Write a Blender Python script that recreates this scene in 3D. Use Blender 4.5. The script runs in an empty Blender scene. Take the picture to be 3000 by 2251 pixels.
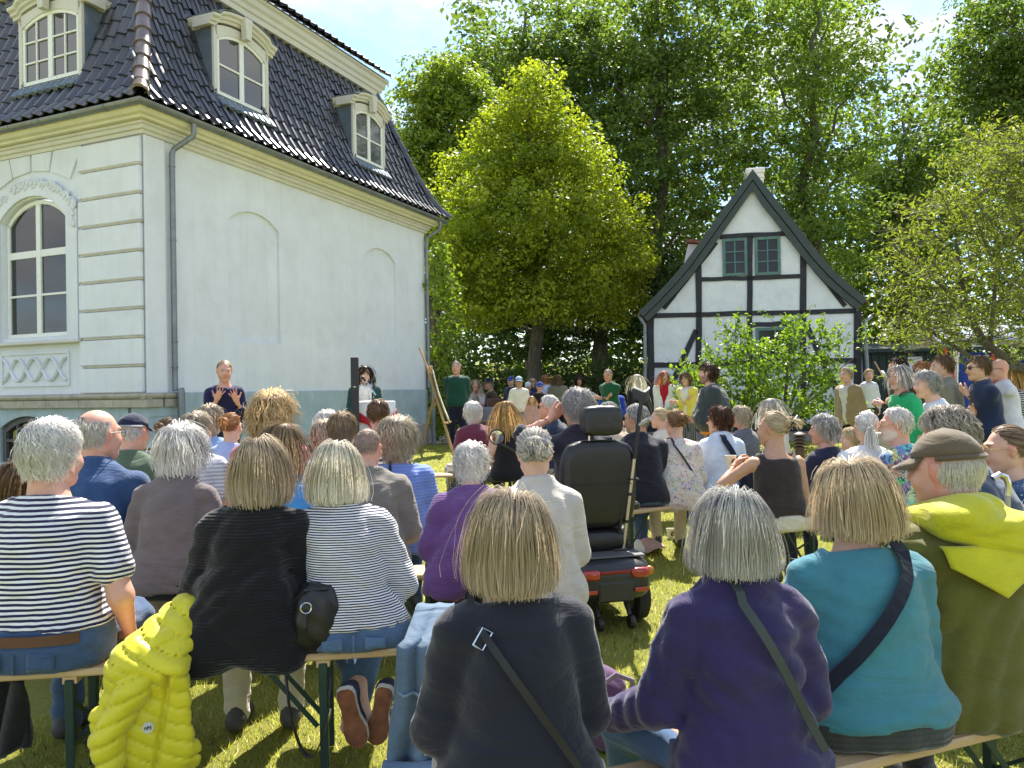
import bpy, bmesh, math, random
import numpy as np
from mathutils import Vector, Matrix
R_ = math.radians
random.seed(7); RNG = np.random.default_rng(11)
SC = bpy.context.scene
COL = SC.collection
# ---------------------------------------------------------------- camera
FPX, ROLL, CH = 2300.0, 0.017, 1.47            # focal length in photo pixels (3000 wide), roll, camera height
PITCH = math.atan((1141 - 1125.5) / FPX)
cr, sr, cp, sp = math.cos(ROLL), math.sin(ROLL), math.cos(PITCH), math.sin(PITCH)
C_R = Vector((cr, 0, -sr)); C_U0 = Vector((sr, 0, cr)); C_F0 = Vector((0, 1, 0))
C_F = C_F0 * cp + C_U0 * sp; C_U = C_U0 * cp - C_F0 * sp
CAM = Vector((0, 0, CH))
cam = bpy.data.cameras.new('camera'); camo = bpy.data.objects.new('camera', cam); COL.objects.link(camo)
cam.sensor_width = 36; cam.sensor_fit = 'HORIZONTAL'; cam.lens = FPX / 3000 * 36
cam.clip_start = 0.05; cam.clip_end = 2000
M3 = Matrix((C_R, C_U, -C_F)).transposed()
camo.matrix_world = Matrix.Translation(CAM) @ M3.to_4x4()
SC.camera = camo
# ---------------------------------------------------------------- light
SUN_AZ, SUN_EL = R_(11), R_(53)                  # azimuth from +Y towards +X
sd = Vector((math.sin(SUN_AZ) * math.cos(SUN_EL), math.cos(SUN_AZ) * math.cos(SUN_EL), math.sin(SUN_EL)))
sl = bpy.data.lights.new('sun', 'SUN'); sl.energy = 5.0; sl.angle = R_(0.55); sl.color = (1.0, 0.94, 0.84)
so = bpy.data.objects.new('sun', sl); COL.objects.link(so); so.location = sd * 60
so.rotation_euler = sd.to_track_quat('Z', 'Y').to_euler()
W = bpy.data.worlds.new('World'); SC.world = W; W.use_nodes = True
nt = W.node_tree; nt.nodes.clear()
def nn(nt, t, **kw):
    n = nt.nodes.new(t)
    for k, v in kw.items():
        if k.startswith('i_'):
            n.inputs[k[2:].replace('_', ' ')].default_value = v
        else:
            setattr(n, k, v)
    return n
sky = nn(nt, 'ShaderNodeTexSky', sky_type='NISHITA', sun_disc=False, sun_elevation=SUN_EL, sun_rotation=SUN_AZ)
sky.air_density = 1.0; sky.dust_density = 0.1; sky.ozone_density = 2.5
bg = nn(nt, 'ShaderNodeBackground'); bg.inputs['Strength'].default_value = 0.12
out = nn(nt, 'ShaderNodeOutputWorld')
tc = nn(nt, 'ShaderNodeTexCoord')
mp = nn(nt, 'ShaderNodeMapping'); mp.inputs['Scale'].default_value = (1, 1, 2.4); mp.inputs['Location'].default_value = (0.37, 0.1, 0.25)
nz = nn(nt, 'ShaderNodeTexNoise', i_Scale=3.1, i_Detail=9.0, i_Roughness=0.58, i_Distortion=0.25)
rp = nn(nt, 'ShaderNodeValToRGB'); rp.color_ramp.elements[0].position = 0.44; rp.color_ramp.elements[1].position = 0.60
nz2 = nn(nt, 'ShaderNodeTexNoise', i_Scale=6.0, i_Detail=6.0, i_Roughness=0.6)
rp2 = nn(nt, 'ShaderNodeValToRGB')
rp2.color_ramp.elements[0].color = (2.9, 3.1, 3.5, 1); rp2.color_ramp.elements[0].position = 0.35
rp2.color_ramp.elements[1].color = (5.0, 5.0, 4.9, 1); rp2.color_ramp.elements[1].position = 0.65
mix = nn(nt, 'ShaderNodeMix', data_type='RGBA')
L = nt.links.new
L(tc.outputs['Generated'], mp.inputs['Vector']); L(mp.outputs[0], nz.inputs['Vector']); L(mp.outputs[0], nz2.inputs['Vector'])
L(nz.outputs['Fac'], rp.inputs[0]); L(nz2.outputs['Fac'], rp2.inputs[0])
L(rp.outputs[0], mix.inputs[0]); L(sky.outputs[0], mix.inputs[6]); L(rp2.outputs[0], mix.inputs[7])
L(mix.outputs[2], bg.inputs['Color']); L(bg.outputs[0], out.inputs[0])
SC.view_settings.view_transform = 'Standard'; SC.view_settings.look = 'None'
SC.view_settings.exposure = 1.35; SC.view_settings.gamma = 1.0; SC.view_settings.use_curve_mapping = False
SC.render.engine = 'CYCLES'
SC.cycles.use_denoising = True; SC.cycles.max_bounces = 8; SC.cycles.transparent_max_bounces = 8
SC.cycles.sample_clamp_indirect = 6.0
try: SC.cycles.denoiser = 'OPENIMAGEDENOISE'
except Exception: pass

# ---------------------------------------------------------------- photo pixel -> direction, with a distance from the place itself
def ray(px, py): return C_F + C_R * ((px - 1500) / FPX) - C_U * ((py - 1125.5) / FPX)
def at(px, py, Y):
    d = ray(px, py); return CAM + d * (Y / d.y)
def atz(px, py, z):
    d = ray(px, py); return CAM + d * ((z - CH) / d.z)
def sstep(a, b, x):
    t = np.clip((np.asarray(x, float) - a) / (b - a), 0, 1); return t * t * (3 - 2 * t)
def gz(x, y):                                    # the lawn rises gently towards the buildings
    return 0.28 * sstep(6, 16, y) + 0.012 * np.sin(np.asarray(x) * 1.7) * np.sin(np.asarray(y) * 1.3)
def gzf(x, y): return float(gz(x, y))
def on_ground(px, py):
    z = 0.1
    for _ in range(12):
        p = atz(px, py, z); z = gzf(p.x, p.y)
    return Vector((p.x, p.y, z))

# ---------------------------------------------------------------- materials
MATS = {}
def principled(name, color=(.5, .5, .5), rough=.6, metal=0., spec=.5, sheen=0., sss=0., trans=0., alpha=1., coat=0.):
    m = bpy.data.materials.new(name); m.use_nodes = True
    b = m.node_tree.nodes['Principled BSDF']
    b.inputs['Base Color'].default_value = (*color[:3], 1); b.inputs['Roughness'].default_value = rough
    b.inputs['Metallic'].default_value = metal; b.inputs['Specular IOR Level'].default_value = spec
    b.inputs['Sheen Weight'].default_value = sheen; b.inputs['Coat Weight'].default_value = coat
    if sss:
        b.inputs['Subsurface Weight'].default_value = sss; b.inputs['Subsurface Scale'].default_value = 0.01
        b.inputs['Subsurface Radius'].default_value = (1, .35, .2)
    if trans: b.inputs['Transmission Weight'].default_value = trans
    return m, m.node_tree, b
def coords(nt, scale=(1, 1, 1), kind='Object', rot=(0, 0, 0)):
    t = nn(nt, 'ShaderNodeTexCoord'); mp = nn(nt, 'ShaderNodeMapping')
    mp.inputs['Scale'].default_value = scale; mp.inputs['Rotation'].default_value = rot
    nt.links.new(t.outputs[kind], mp.inputs[0]); return mp.outputs[0]
def ramp(nt, fac, stops):
    r = nn(nt, 'ShaderNodeValToRGB'); e = r.color_ramp.elements
    while len(e) < len(stops): e.new(0.5)
    for k, (p, c) in enumerate(stops):
        e[k].position = p; e[k].color = (*c[:3], 1)
    nt.links.new(fac, r.inputs[0]); return r.outputs[0]
def mixc(nt, fac, a, b, mode='MIX'):
    m = nn(nt, 'ShaderNodeMix', data_type='RGBA', blend_type=mode)
    for s, v in ((0, fac), (6, a), (7, b)):
        if isinstance(v, (int, float)): m.inputs[s].default_value = v
        elif isinstance(v, (tuple, list)): m.inputs[s].default_value = (*v[:3], 1)
        else: nt.links.new(v, m.inputs[s])
    return m.outputs[2]
def noise(nt, vec, scale, detail=4., rough=.55, dist=0.):
    n = nn(nt, 'ShaderNodeTexNoise', i_Scale=scale, i_Detail=detail, i_Roughness=rough, i_Distortion=dist)
    nt.links.new(vec, n.inputs['Vector']); return n.outputs['Fac']
def bump(nt, b, h, strength=.3, dist=.01):
    n = nn(nt, 'ShaderNodeBump'); n.inputs['Strength'].default_value = strength; n.inputs['Distance'].default_value = dist
    nt.links.new(h, n.inputs['Height'])
    nt.links.new(n.outputs[0], b.inputs['Normal'])
def sc3(c, k): return tuple(min(1, v * k) for v in c[:3])
def mat(name, color, rough=.6, metal=0., var=.15, scale=6., bmp=.0, bscale=60., spec=.4, sheen=0., coat=0., kind='Object', stretch=(1, 1, 1), bdist=.006, dirt=None, streak=None):
    """one surface: colour with uneven patches, fine relief"""
    key = name
    if key in MATS: return MATS[key]
    m, nt, b = principled(name, color, rough, metal, spec, sheen, coat=coat)
    v = coords(nt, stretch, kind)
    n = noise(nt, v, scale, 6., .6)
    c = ramp(nt, n, [(.3, sc3(color, 1 - var)), (.7, sc3(color, 1 + var))])
    if dirt:
        n2 = noise(nt, v, dirt[1], 8., .65)
        fac = ramp(nt, n2, [(dirt[2], (0, 0, 0)), (dirt[3], (1, 1, 1))])
        c = mixc(nt, fac, c, dirt[0])
    if streak:
        v2 = coords(nt, (7, 7, .35), kind); fs = ramp(nt, noise(nt, v2, 1.4, 6., .6), [(.52, (0, 0, 0)), (.8, (.55, .55, .55))]); c = mixc(nt, fs, c, streak)
        vo = nn(nt, 'ShaderNodeTexVoronoi', feature='DISTANCE_TO_EDGE', i_Scale=.9); vd = nn(nt, 'ShaderNodeVectorMath', operation='ADD'); nz_ = nn(nt, 'ShaderNodeTexNoise', i_Scale=2.5, i_Detail=5.); nt.links.new(v, nz_.inputs['Vector']); nt.links.new(v, vd.inputs[0]); nt.links.new(nz_.outputs['Color'], vd.inputs[1]); nt.links.new(vd.outputs[0], vo.inputs['Vector']); n6 = noise(nt, v, 1.3, 3., .5); cr2 = ramp(nt, vo.outputs['Distance'], [(.0, (.3, .3, .3)), (.004, (0, 0, 0))]); mk2 = ramp(nt, n6, [(.60, (0, 0, 0)), (.66, (1, 1, 1))]); c = mixc(nt, mixc(nt, 1., cr2, mk2, 'MULTIPLY'), c, sc3(streak, .6))
    nt.links.new(c, b.inputs['Base Color'])
    if bmp:
        bump(nt, b, noise(nt, v, bscale, 5., .6), bmp, bdist)
    MATS[key] = m; return m

# ---------------------------------------------------------------- mesh helpers
def obj(name, me, mat=None, parent=None):
    o = bpy.data.objects.new(name, me); COL.objects.link(o)
    if mat is not None and me is not None and hasattr(me, 'materials') and len(me.materials) == 0: me.materials.append(mat)
    if parent is not None: o.parent = parent
    return o
def empty(name, loc=(0, 0, 0), rz=0.):
    o = bpy.data.objects.new(name, None); COL.objects.link(o); o.location = loc; o.rotation_euler = (0, 0, rz)
    o.empty_display_size = .1; return o
def tag(o, label=None, cat=None, group=None, kind=None):
    if label: o['label'] = label
    if cat: o['category'] = cat
    if group: o['group'] = group
    if kind: o['kind'] = kind
    return o
def mesh_np(name, V, faces, smooth=True, col=None, mats=None, midx=None):
    """V (n,3); faces: list of int arrays (m,3) or (m,4)"""
    V = np.ascontiguousarray(V, dtype=np.float32)
    faces = [np.asarray(f, dtype=np.int32) for f in (faces if isinstance(faces, list) else [faces]) if len(f)]
    me = bpy.data.meshes.new(name)
    me.vertices.add(len(V)); me.vertices.foreach_set('co', V.ravel())
    li = np.concatenate([f.ravel() for f in faces]); tot = np.concatenate([np.full(len(f), f.shape[1], np.int32) for f in faces])
    st = np.concatenate([[0], np.cumsum(tot)[:-1]]).astype(np.int32)
    me.loops.add(len(li)); me.loops.foreach_set('vertex_index', li)
    me.polygons.add(len(tot)); me.polygons.foreach_set('loop_start', st)
    if midx is not None: me.polygons.foreach_set('material_index', np.asarray(midx, np.int32))
    me.update(calc_edges=True)
    me.polygons.foreach_set('use_smooth', np.full(len(tot), bool(smooth)))
    if col is not None:
        a = me.attributes.new('Col', 'FLOAT_COLOR', 'POINT')
        c4 = np.ones((len(V), 4), np.float32); c4[:, :3] = col
        a.data.foreach_set('color', c4.ravel())
    for m in (mats or []): me.materials.append(m)
    return me
def _unit_bevel():
    bm = bmesh.new(); pts = []
    for ax in range(3):
        for sx in (-1, 1):
            for sy in (-1, 1):
                for sz in (-1, 1):
                    s = [sx, sy, sz]; v = [.8 * q for q in s]; v[ax] = float(s[ax]); pts.append((v, s, ax))
    for v, s, ax in pts: bm.verts.new(v)
    bm.verts.ensure_lookup_table(); bm.verts.index_update()
    bmesh.ops.convex_hull(bm, input=bm.verts[:])
    bmesh.ops.dissolve_limit(bm, angle_limit=.01, verts=bm.verts[:], edges=bm.edges[:])
    bm.verts.ensure_lookup_table()
    order = []
    for vv in bm.verts:
        order.append(min(range(len(pts)), key=lambda k: (Vector(pts[k][0]) - vv.co).length))
    F = [tuple(v.index for v in f.verts) for f in bm.faces]
    P = [pts[k] for k in order]; bm.free(); return P, F
BEV = _unit_bevel()
class MB:
    """collects hard-surface shapes into one mesh"""
    def __init__(s): s.V = []; s.F = []; s.M = Matrix.Identity(4)
    def add(s, V, F):
        o = len(s.V); s.V += [tuple(s.M @ Vector(v)) for v in V]; s.F += [tuple(i + o for i in f) for f in F]; return s
    def box(s, c, size, rot=None, bev=0.):
        h = [q / 2 for q in size]; R = rot if rot is not None else Matrix.Identity(3); c = Vector(c)
        if bev:
            V = []
            for v, sg, ax in BEV[0]:
                V.append(c + R @ Vector([sg[k] * (h[k] if k == ax else max(h[k] - bev, h[k] * .2)) for k in range(3)]))
            return s.add(V, BEV[1])
        V = [c + R @ Vector((x * h[0], y * h[1], z * h[2])) for x in (-1, 1) for y in (-1, 1) for z in (-1, 1)]
        return s.add(V, [(0, 1, 3, 2), (4, 6, 7, 5), (0, 4, 5, 1), (2, 3, 7, 6), (0, 2, 6, 4), (1, 5, 7, 3)])
    def bar(s, p, q, w, h=None, up=(0, 0, 1), bev=0., ext=0.):
        p = Vector(p); q = Vector(q); d = (q - p); l = d.length; d.normalize(); up = Vector(up)
        x = d.cross(up)
        if x.length < 1e-4: x = d.cross(Vector((1, 0, 0)))
        x.normalize(); z = x.cross(d)
        return s.box((p + q) / 2, (w, l + ext, h or w), Matrix((x, d, z)).transposed(), bev)
    def tube(s, pts, r, n=8, caps=True, rs=None, flat=None):
        pts = [Vector(p) for p in pts]; k = len(pts); V = []; F = []
        t0 = (pts[1] - pts[0]).normalized(); ref = Vector((0, 0, 1)) if abs(t0.z) < .9 else Vector((1, 0, 0))
        x = t0.cross(ref).normalized()
        for i, p in enumerate(pts):
            t = (pts[min(i + 1, k - 1)] - pts[max(i - 1, 0)]).normalized()
            x = (x - t * x.dot(t)).normalized(); y = t.cross(x); rr = rs[i] if rs else r
            for j in range(n):
                a = 2 * math.pi * j / n
                V.append(p + x * (rr * math.cos(a)) + y * (rr * math.sin(a) * (flat or 1)))
        for i in range(k - 1):
            for j in range(n):
                F.append((i * n + j, i * n + (j + 1) % n, (i + 1) * n + (j + 1) % n, (i + 1) * n + j))
        if caps: F += [tuple(range(n - 1, -1, -1)), tuple(range((k - 1) * n, k * n))]
        return s.add(V, F)
    def lathe(s, prof, n=16, c=(0, 0, 0), rot=None, caps=True):
        R = rot or Matrix.Identity(3); c = Vector(c); V = []; F = []
        for (r, z) in prof:
            for j in range(n):
                a = 2 * math.pi * j / n; V.append(c + R @ Vector((r * math.cos(a), r * math.sin(a), z)))
        for i in range(len(prof) - 1):
            for j in range(n): F.append((i * n + j, i * n + (j + 1) % n, (i + 1) * n + (j + 1) % n, (i + 1) * n + j))
        if caps: F += [tuple(range(n - 1, -1, -1)), tuple(range((len(prof) - 1) * n, len(prof) * n))]
        return s.add(V, F)
    def prism(s, poly, o, ex, ey, depth):
        """poly 2D in axes ex, ey from o, thickened along ex x ey"""
        o = Vector(o); ex = Vector(ex); ey = Vector(ey); nz_ = ex.cross(ey).normalized() * depth; n = len(poly)
        V = [o + ex * a + ey * b for a, b in poly]; V += [v + nz_ for v in V]
        F = [tuple(range(n - 1, -1, -1)), tuple(range(n, 2 * n))] + [(i, (i + 1) % n, n + (i + 1) % n, n + i) for i in range(n)]
        return s.add(V, F)
    def sweep(s, path, prof, closed=False):
        """path: list of (origin, ex, ey); prof: 2D closed outline"""
        n = len(prof); V = []; F = []
        for o, ex, ey in path: V += [Vector(o) + Vector(ex) * a + Vector(ey) * b for a, b in prof]
        for i in range(len(path) - 1):
            for j in range(n): F.append((i * n + j, i * n + (j + 1) % n, (i + 1) * n + (j + 1) % n, (i + 1) * n + j))
        F += [tuple(range(n - 1, -1, -1)), tuple(range((len(path) - 1) * n, len(path) * n))]
        return s.add(V, F)
    def mesh(s, name, m=None, smooth=False):
        me = bpy.data.meshes.new(name); me.from_pydata(s.V, [], s.F); me.update()
        if smooth:
            me.polygons.foreach_set('use_smooth', np.ones(len(s.F), bool))
            try: me.set_sharp_from_angle(angle=R_(40))
            except Exception: pass
        if m is not None: me.materials.append(m)
        return me
    def build(s, name, m, parent=None, smooth=False):
        return obj(name, s.mesh(name, m, smooth), None, parent)
def rotz(a): return Matrix.Rotation(a, 3, 'Z')
def rotx(a): return Matrix.Rotation(a, 3, 'X')
def roty(a): return Matrix.Rotation(a, 3, 'Y')
# ================================================================= ground
def lawn_material():
    m, nt, b = principled('lawn', (.08, .12, .03), .9, spec=.15)
    v = coords(nt)
    a = noise(nt, v, 1.1, 5., .6); f = noise(nt, v, 38., 4., .7); g = noise(nt, v, 180., 3., .7)
    c1 = ramp(nt, a, [(.3, (.25, .29, .035)), (.55, (.34, .36, .05)), (.75, (.44, .41, .10))])
    c2 = ramp(nt, f, [(.3, (.15, .19, .025)), (.7, (.42, .41, .09))])
    c = mixc(nt, .5, c1, c2)
    c = mixc(nt, ramp(nt, g, [(.4, (0, 0, 0)), (.75, (.6, .6, .6))]), c, (.36, .31, .14))
    nt.links.new(c, b.inputs['Base Color']); bump(nt, b, g, .9, .03); return m
def gravel_material():
    m, nt, b = principled('gravel', (.2, .18, .15), .95, spec=.1)
    v = coords(nt); n1 = noise(nt, v, 3., 6., .6)
    vo = nn(nt, 'ShaderNodeTexVoronoi', i_Scale=45.); nt.links.new(v, vo.inputs['Vector'])
    c = mixc(nt, .5, ramp(nt, n1, [(.3, (.15, .13, .10)), (.7, (.26, .23, .18))]), vo.outputs['Color'], 'OVERLAY')
    c = mixc(nt, .75, c, (.2, .18, .14)); nt.links.new(c, b.inputs['Base Color']); bump(nt, b, vo.outputs['Distance'], .6, .02); return m
def make_ground():
    xs = np.concatenate([np.linspace(-160, -14, 16), np.linspace(-12, 14, 105), np.linspace(16, 160, 16)])
    ys = np.concatenate([np.linspace(-30, -1, 8), np.linspace(0, 32, 129), np.linspace(36, 260, 20)])
    X, Y = np.meshgrid(xs, ys, indexing='ij'); Z = gz(X, Y)
    hill = sstep(27, 60, Y) * 3.2; Z = Z + hill
    V = np.stack([X, Y, Z], -1).reshape(-1, 3); nx, ny = len(xs), len(ys)
    i, j = np.meshgrid(np.arange(nx - 1), np.arange(ny - 1), indexing='ij'); a = (i * ny + j).ravel()
    F = np.stack([a, a + ny, a + ny + 1, a + 1], -1)
    o = obj('ground', mesh_np('ground', V, F), lawn_material()); tag(o, kind='structure')
make_ground()
def sheet(name, poly, lift, m, n=14):
    """a flat sheet that follows the lawn's slope; poly corners (4)"""
    P = [Vector(p) for p in poly]; V = []; F = []
    for i in range(n + 1):
        for j in range(n + 1):
            a = P[0].lerp(P[1], i / n); c = P[3].lerp(P[2], i / n); q = a.lerp(c, j / n)
            V.append((q.x, q.y, gzf(q.x, q.y) + lift))
    for i in range(n):
        for j in range(n):
            k = i * (n + 1) + j; F.append((k, k + n + 1, k + n + 2, k + 1))
    me = bpy.data.meshes.new(name); me.from_pydata(V, [], F); me.update(); o = obj(name, me, m); tag(o, kind='structure'); return o
sheet('gravel_yard', [(-2.2, 17.3), (12.5, 15.6), (18, 30), (-9, 30)], .012, gravel_material(), 30)

# ================================================================= the white manor house
plaster = mat('plaster_white', (.68, .71, .755), .9, var=.06, scale=1.6, bmp=.3, bscale=30., spec=.15, dirt=((.58, .60, .62), 2.2, .50, .85), streak=(.60, .60, .58))
plaster_blue = mat('plaster_plinth', (.36, .45, .49), .9, var=.14, scale=2.2, bmp=.3, bscale=24., spec=.15, dirt=((.48, .54, .56), 3.5, .52, .8), streak=(.30, .33, .33))
granite = mat('granite', (.34, .32, .31), .9, var=.3, scale=18., bmp=.5, bscale=60., spec=.2, bdist=.01)
sandstone = mat('sandstone', (.40, .37, .30), .9, var=.18, scale=6., bmp=.3, bscale=50., spec=.15, dirt=((.22, .21, .19), 7., .5, .8))
trim_paint = mat('trim_paint', (.58, .565, .50), .6, var=.06, scale=3., bmp=.08, bscale=30., spec=.3, dirt=((.52, .50, .42), 5., .58, .8))
soffit_glow_tint = mat('soffit_glow_tint', (.62, .60, .46), .7, var=.07, scale=3., bmp=.1, bscale=24., dirt=((.45, .43, .30), 8., .62, .75))  # yellow glow bounced up from the grass is put into this colour
white_wood = mat('white_window_wood', (.74, .76, .72), .5, var=.08, scale=14., bmp=.2, bscale=40., dirt=((.50, .49, .44), 14., .6, .72))
zinc = mat('zinc', (.20, .22, .235), .5, metal=.55, var=.2, scale=4., bmp=.1, bscale=20., spec=.5, dirt=((.30, .31, .31), 5., .55, .8))
lead = mat('lead_sheet', (.16, .20, .24), .55, metal=.5, var=.2, scale=3., bmp=.12, bscale=12., dirt=((.30, .34, .37), 4., .5, .8))
def tile_material():
    m, nt, b = principled('glazed_tile', (.04, .042, .05), .26, spec=.6, coat=.35)
    oi = nn(nt, 'ShaderNodeObjectInfo'); v = coords(nt)
    geo = nn(nt, 'ShaderNodeNewGeometry')
    n = noise(nt, v, 9., 5., .6)
    c = ramp(nt, n, [(.3, (.022, .024, .032)), (.7, (.055, .056, .066))])
    w = nn(nt, 'ShaderNodeTexWhiteNoise', noise_dimensions='1D')
    ad = nn(nt, 'ShaderNodeMath', operation='ADD'); nt.links.new(oi.outputs['Random'], ad.inputs[0]); nt.links.new(geo.outputs['Random Per Island'], ad.inputs[1])
    nt.links.new(ad.outputs[0], w.inputs['W'])
    c = mixc(nt, .35, c, ramp(nt, w.outputs['Value'], [(0., (.02, .022, .03)), (1., (.085, .08, .085))]))
    nt.links.new(c, b.inputs['Base Color'])
    r = nn(nt, 'ShaderNodeMapRange'); nt.links.new(n, r.inputs[0]); r.inputs[3].default_value = .18; r.inputs[4].default_value = .42
    nt.links.new(r.outputs[0], b.inputs['Roughness']); return m
tile_m = tile_material()
hip_m = mat('hip_tile_clay', (.16, .12, .11), .3, var=.3, scale=5., bmp=.1, bscale=20., spec=.6, coat=.3)
def glass_material(name='window_glass', tint=(.02, .025, .03)):
    m, nt, b = principled(name, tint, .05, spec=.9, coat=.6)
    v = coords(nt); bump(nt, b, noise(nt, v, 2.2, 2., .5), .06, .02); return m
glass = glass_material()
def clear_glass():
    m = bpy.data.materials.new('clear_pane'); m.use_nodes = True; nt = m.node_tree; nt.nodes.clear()
    o = nn(nt, 'ShaderNodeOutputMaterial'); g = nn(nt, 'ShaderNodeBsdfGlossy', i_Roughness=.03); t = nn(nt, 'ShaderNodeBsdfTransparent')
    f = nn(nt, 'ShaderNodeFresnel', i_IOR=1.5); mx = nn(nt, 'ShaderNodeMixShader')
    md = nn(nt, 'ShaderNodeMath', operation='MULTIPLY_ADD'); nt.links.new(f.outputs[0], md.inputs[0]); md.inputs[1].default_value = 1.3; md.inputs[2].default_value = .05
    t.inputs[0].default_value = (.78, .8, .8, 1)
    nt.links.new(md.outputs[0], mx.inputs[0]); nt.links.new(t.outputs[0], mx.inputs[1]); nt.links.new(g.outputs[0], mx.inputs[2]); nt.links.new(mx.outputs[0], o.inputs[0]); return m
pane_m = clear_glass()
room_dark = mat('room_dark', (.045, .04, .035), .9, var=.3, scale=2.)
curtain_m = mat('curtain', (.78, .77, .70), .9, var=.1, scale=4., sheen=.2)

AX, AY, LW = -4.86, 10.437, 7.535
root_m = empty('manor_house', (AX, AY, 0), R_(90 - 23.22))
tag(root_m, 'white plastered manor house with black tiled mansard roof and dormer windows', 'house')
def arc_pts(s0, s1, zs, zt, n=14):
    """segmental arch from (s0,zs) over zt to (s1,zs)"""
    c = (s0 + s1) / 2; w = (s1 - s0) / 2; h = zt - zs; r = (w * w + h * h) / (2 * h); z0 = zt - r; a = math.asin(min(1, w / r))
    return [(c + r * math.sin(t), z0 + r * math.cos(t)) for t in np.linspace(-a, a, n)]
def wall_layer(mb, s0, s1, z0, z1, ops, O, ex, ez, depth):
    """wall sheet with arched openings, pieces butted in columns; depth along ex x ez"""
    cur = s0
    for (a, b_, zb, zs, zt) in sorted(ops):
        mb.prism([(cur, z0), (a, z0), (a, z1), (cur, z1)], O, ex, ez, depth)
        if zb > z0: mb.prism([(a, z0), (b_, z0), (b_, zb), (a, zb)], O, ex, ez, depth)
        arc = arc_pts(a, b_, zs, zt)
        for (p, q) in zip(arc[:-1], arc[1:]): mb.prism([p, q, (q[0], z1), (p[0], z1)], O, ex, ez, depth)
        cur = b_
    mb.prism([(cur, z0), (s1, z0), (s1, z1), (cur, z1)], O, ex, ez, depth)
B1, B2 = (1.54, 2.70, 2.28, 4.12, 4.33), (5.17, 6.31, 2.27, 4.12, 4.33)
ex_u, ex_v, ez = Vector((1, 0, 0)), Vector((0, 1, 0)), Vector((0, 0, 1))
mb = MB()
wall_layer(mb, 0, LW, 1.5, 5.05, [B1, B2], (0, 0, 0), ex_u, ez, -.001 - .04)   # ex_u x ez = -v -> outward; negative depth goes inwards
mb.box((LW / 2 + .17, .04 + .15, 3.2), (LW - .34, .3, 3.7))
mb.build('long_wall', plaster, root_m)
mb = MB(); mb.box((.165, -.014, 3.22), (.334, .03, 3.46), bev=.004); mb.build('corner_pilaster', plaster, root_m)
mb = MB(); mb.box((LW / 2 + .25, .12, 1.12), (LW - .49, .30, .77), bev=.01); mb.build('plinth', plaster_blue, root_m)
mb = MB(); mb.box((LW / 2, .125, .45), (LW + .02, .315, .59), bev=.012); mb.build('granite_base', granite, root_m)
mb = MB(); mb.box((.27, .12, 1.25), (.55, .33, .14), bev=.005); mb.box((.27, .12, .98), (.56, .31, .42), bev=.006); mb.build('corner_base', plaster_blue, root_m)
# front wall (u = 0, going along +v); outward = -u ; ex_v x ez = +u  -> positive depth inwards
FO = [(1.46, 2.84, 2.33, 4.02, 4.34), (5.2, 6.6, 2.33, 4.02, 4.34)]
mb = MB(); wall_layer(mb, 0.0, 8, 1.5, 5.05, FO, (0, 0, 0), ex_v, ez, .12); mb.build('front_wall', plaster, root_m)
mb = MB(); wall_layer(mb, 0.33, 8, .1, 1.31, [(1.75, 2.93, .52, 1.02, 1.20)], (-.012, 0, 0), ex_v, ez, .2); mb.build('front_plinth', plaster_blue, root_m)
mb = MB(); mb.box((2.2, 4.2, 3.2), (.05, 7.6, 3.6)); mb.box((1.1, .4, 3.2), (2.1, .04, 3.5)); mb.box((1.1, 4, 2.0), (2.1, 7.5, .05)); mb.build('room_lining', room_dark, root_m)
# quoin blocks of the corner pilaster (raised courses with open joints between)
joint_m = mat('joint_mortar', (.46, .43, .34), .9, var=.15, scale=8., bmp=.2)
ys_ = [1.512] + [1.87 + k * .384 for k in range(8)] + [4.94]
for k in range(9):
    z0, z1 = ys_[k] + (.018 if k else 0), ys_[k + 1] - .018
    mb = MB(); mb.box((-.03 + .0, .60, (z0 + z1) / 2), (.07, 1.165, z1 - z0), bev=.012); mb.build('quoin_block', plaster, root_m)
    mb = MB()
    if k < 8: mb.box((-.036, .56, ys_[k + 1]), (.06, 1.10, .030), bev=.005); mb.build('joint_strip', joint_m, root_m)
# voussoirs over the front window
for k, (a0, a1) in enumerate(((-.52, -.26), (-.25, -.02), (.0, .22), (.24, .5))):
    c = 2.15; mb = MB()
    def fan(a, r): return (c - math.sin(a) * r * 1.0, 3.1 + math.cos(a) * r)
    mb.prism([fan(a0, 1.62), fan(a1, 1.62), (c - math.tan(a1) * 1.86, 4.95), (c - math.tan(a0) * 1.86, 4.95)][::1], (-.028, 0, 0), ex_v, ez, .03)
    mb.build('voussoir', plaster, root_m)
# window surround with carved crest
mb = MB()
mb.prism([(1.22, 2.26), (1.44, 2.26), (1.44, 4.02), (1.22, 4.06)], (-.05, 0, 0), ex_v, ez, .05)
mb.prism([(2.86, 2.26), (3.08, 2.26), (3.08, 4.06), (2.86, 4.02)], (-.05, 0, 0), ex_v, ez, .05)
ai, ao = arc_pts(1.44, 2.86, 4.02, 4.36, 12), arc_pts(1.22, 3.08, 4.06, 4.58, 12)
for k in range(11): mb.prism([ai[k], ai[k + 1], ao[k + 1], ao[k]], (-.05, 0, 0), ex_v, ez, .05)
mb.build('window_surround', plaster, root_m)
mb = MB(); rr = random.Random(3)
for k in range(46):
    t = rr.random(); a = arc_pts(1.28, 3.02, 4.12, 4.52, 40)[int(t * 39)]
    tu = [(-.055, a[0] + .05 * math.cos(q) + rr.uniform(-.02, .02), a[1] + rr.uniform(-.02, .05) + .045 * math.sin(q)) for q in np.linspace(0, 4.6, 7)]
    mb.tube(tu, .014, 5)
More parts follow.
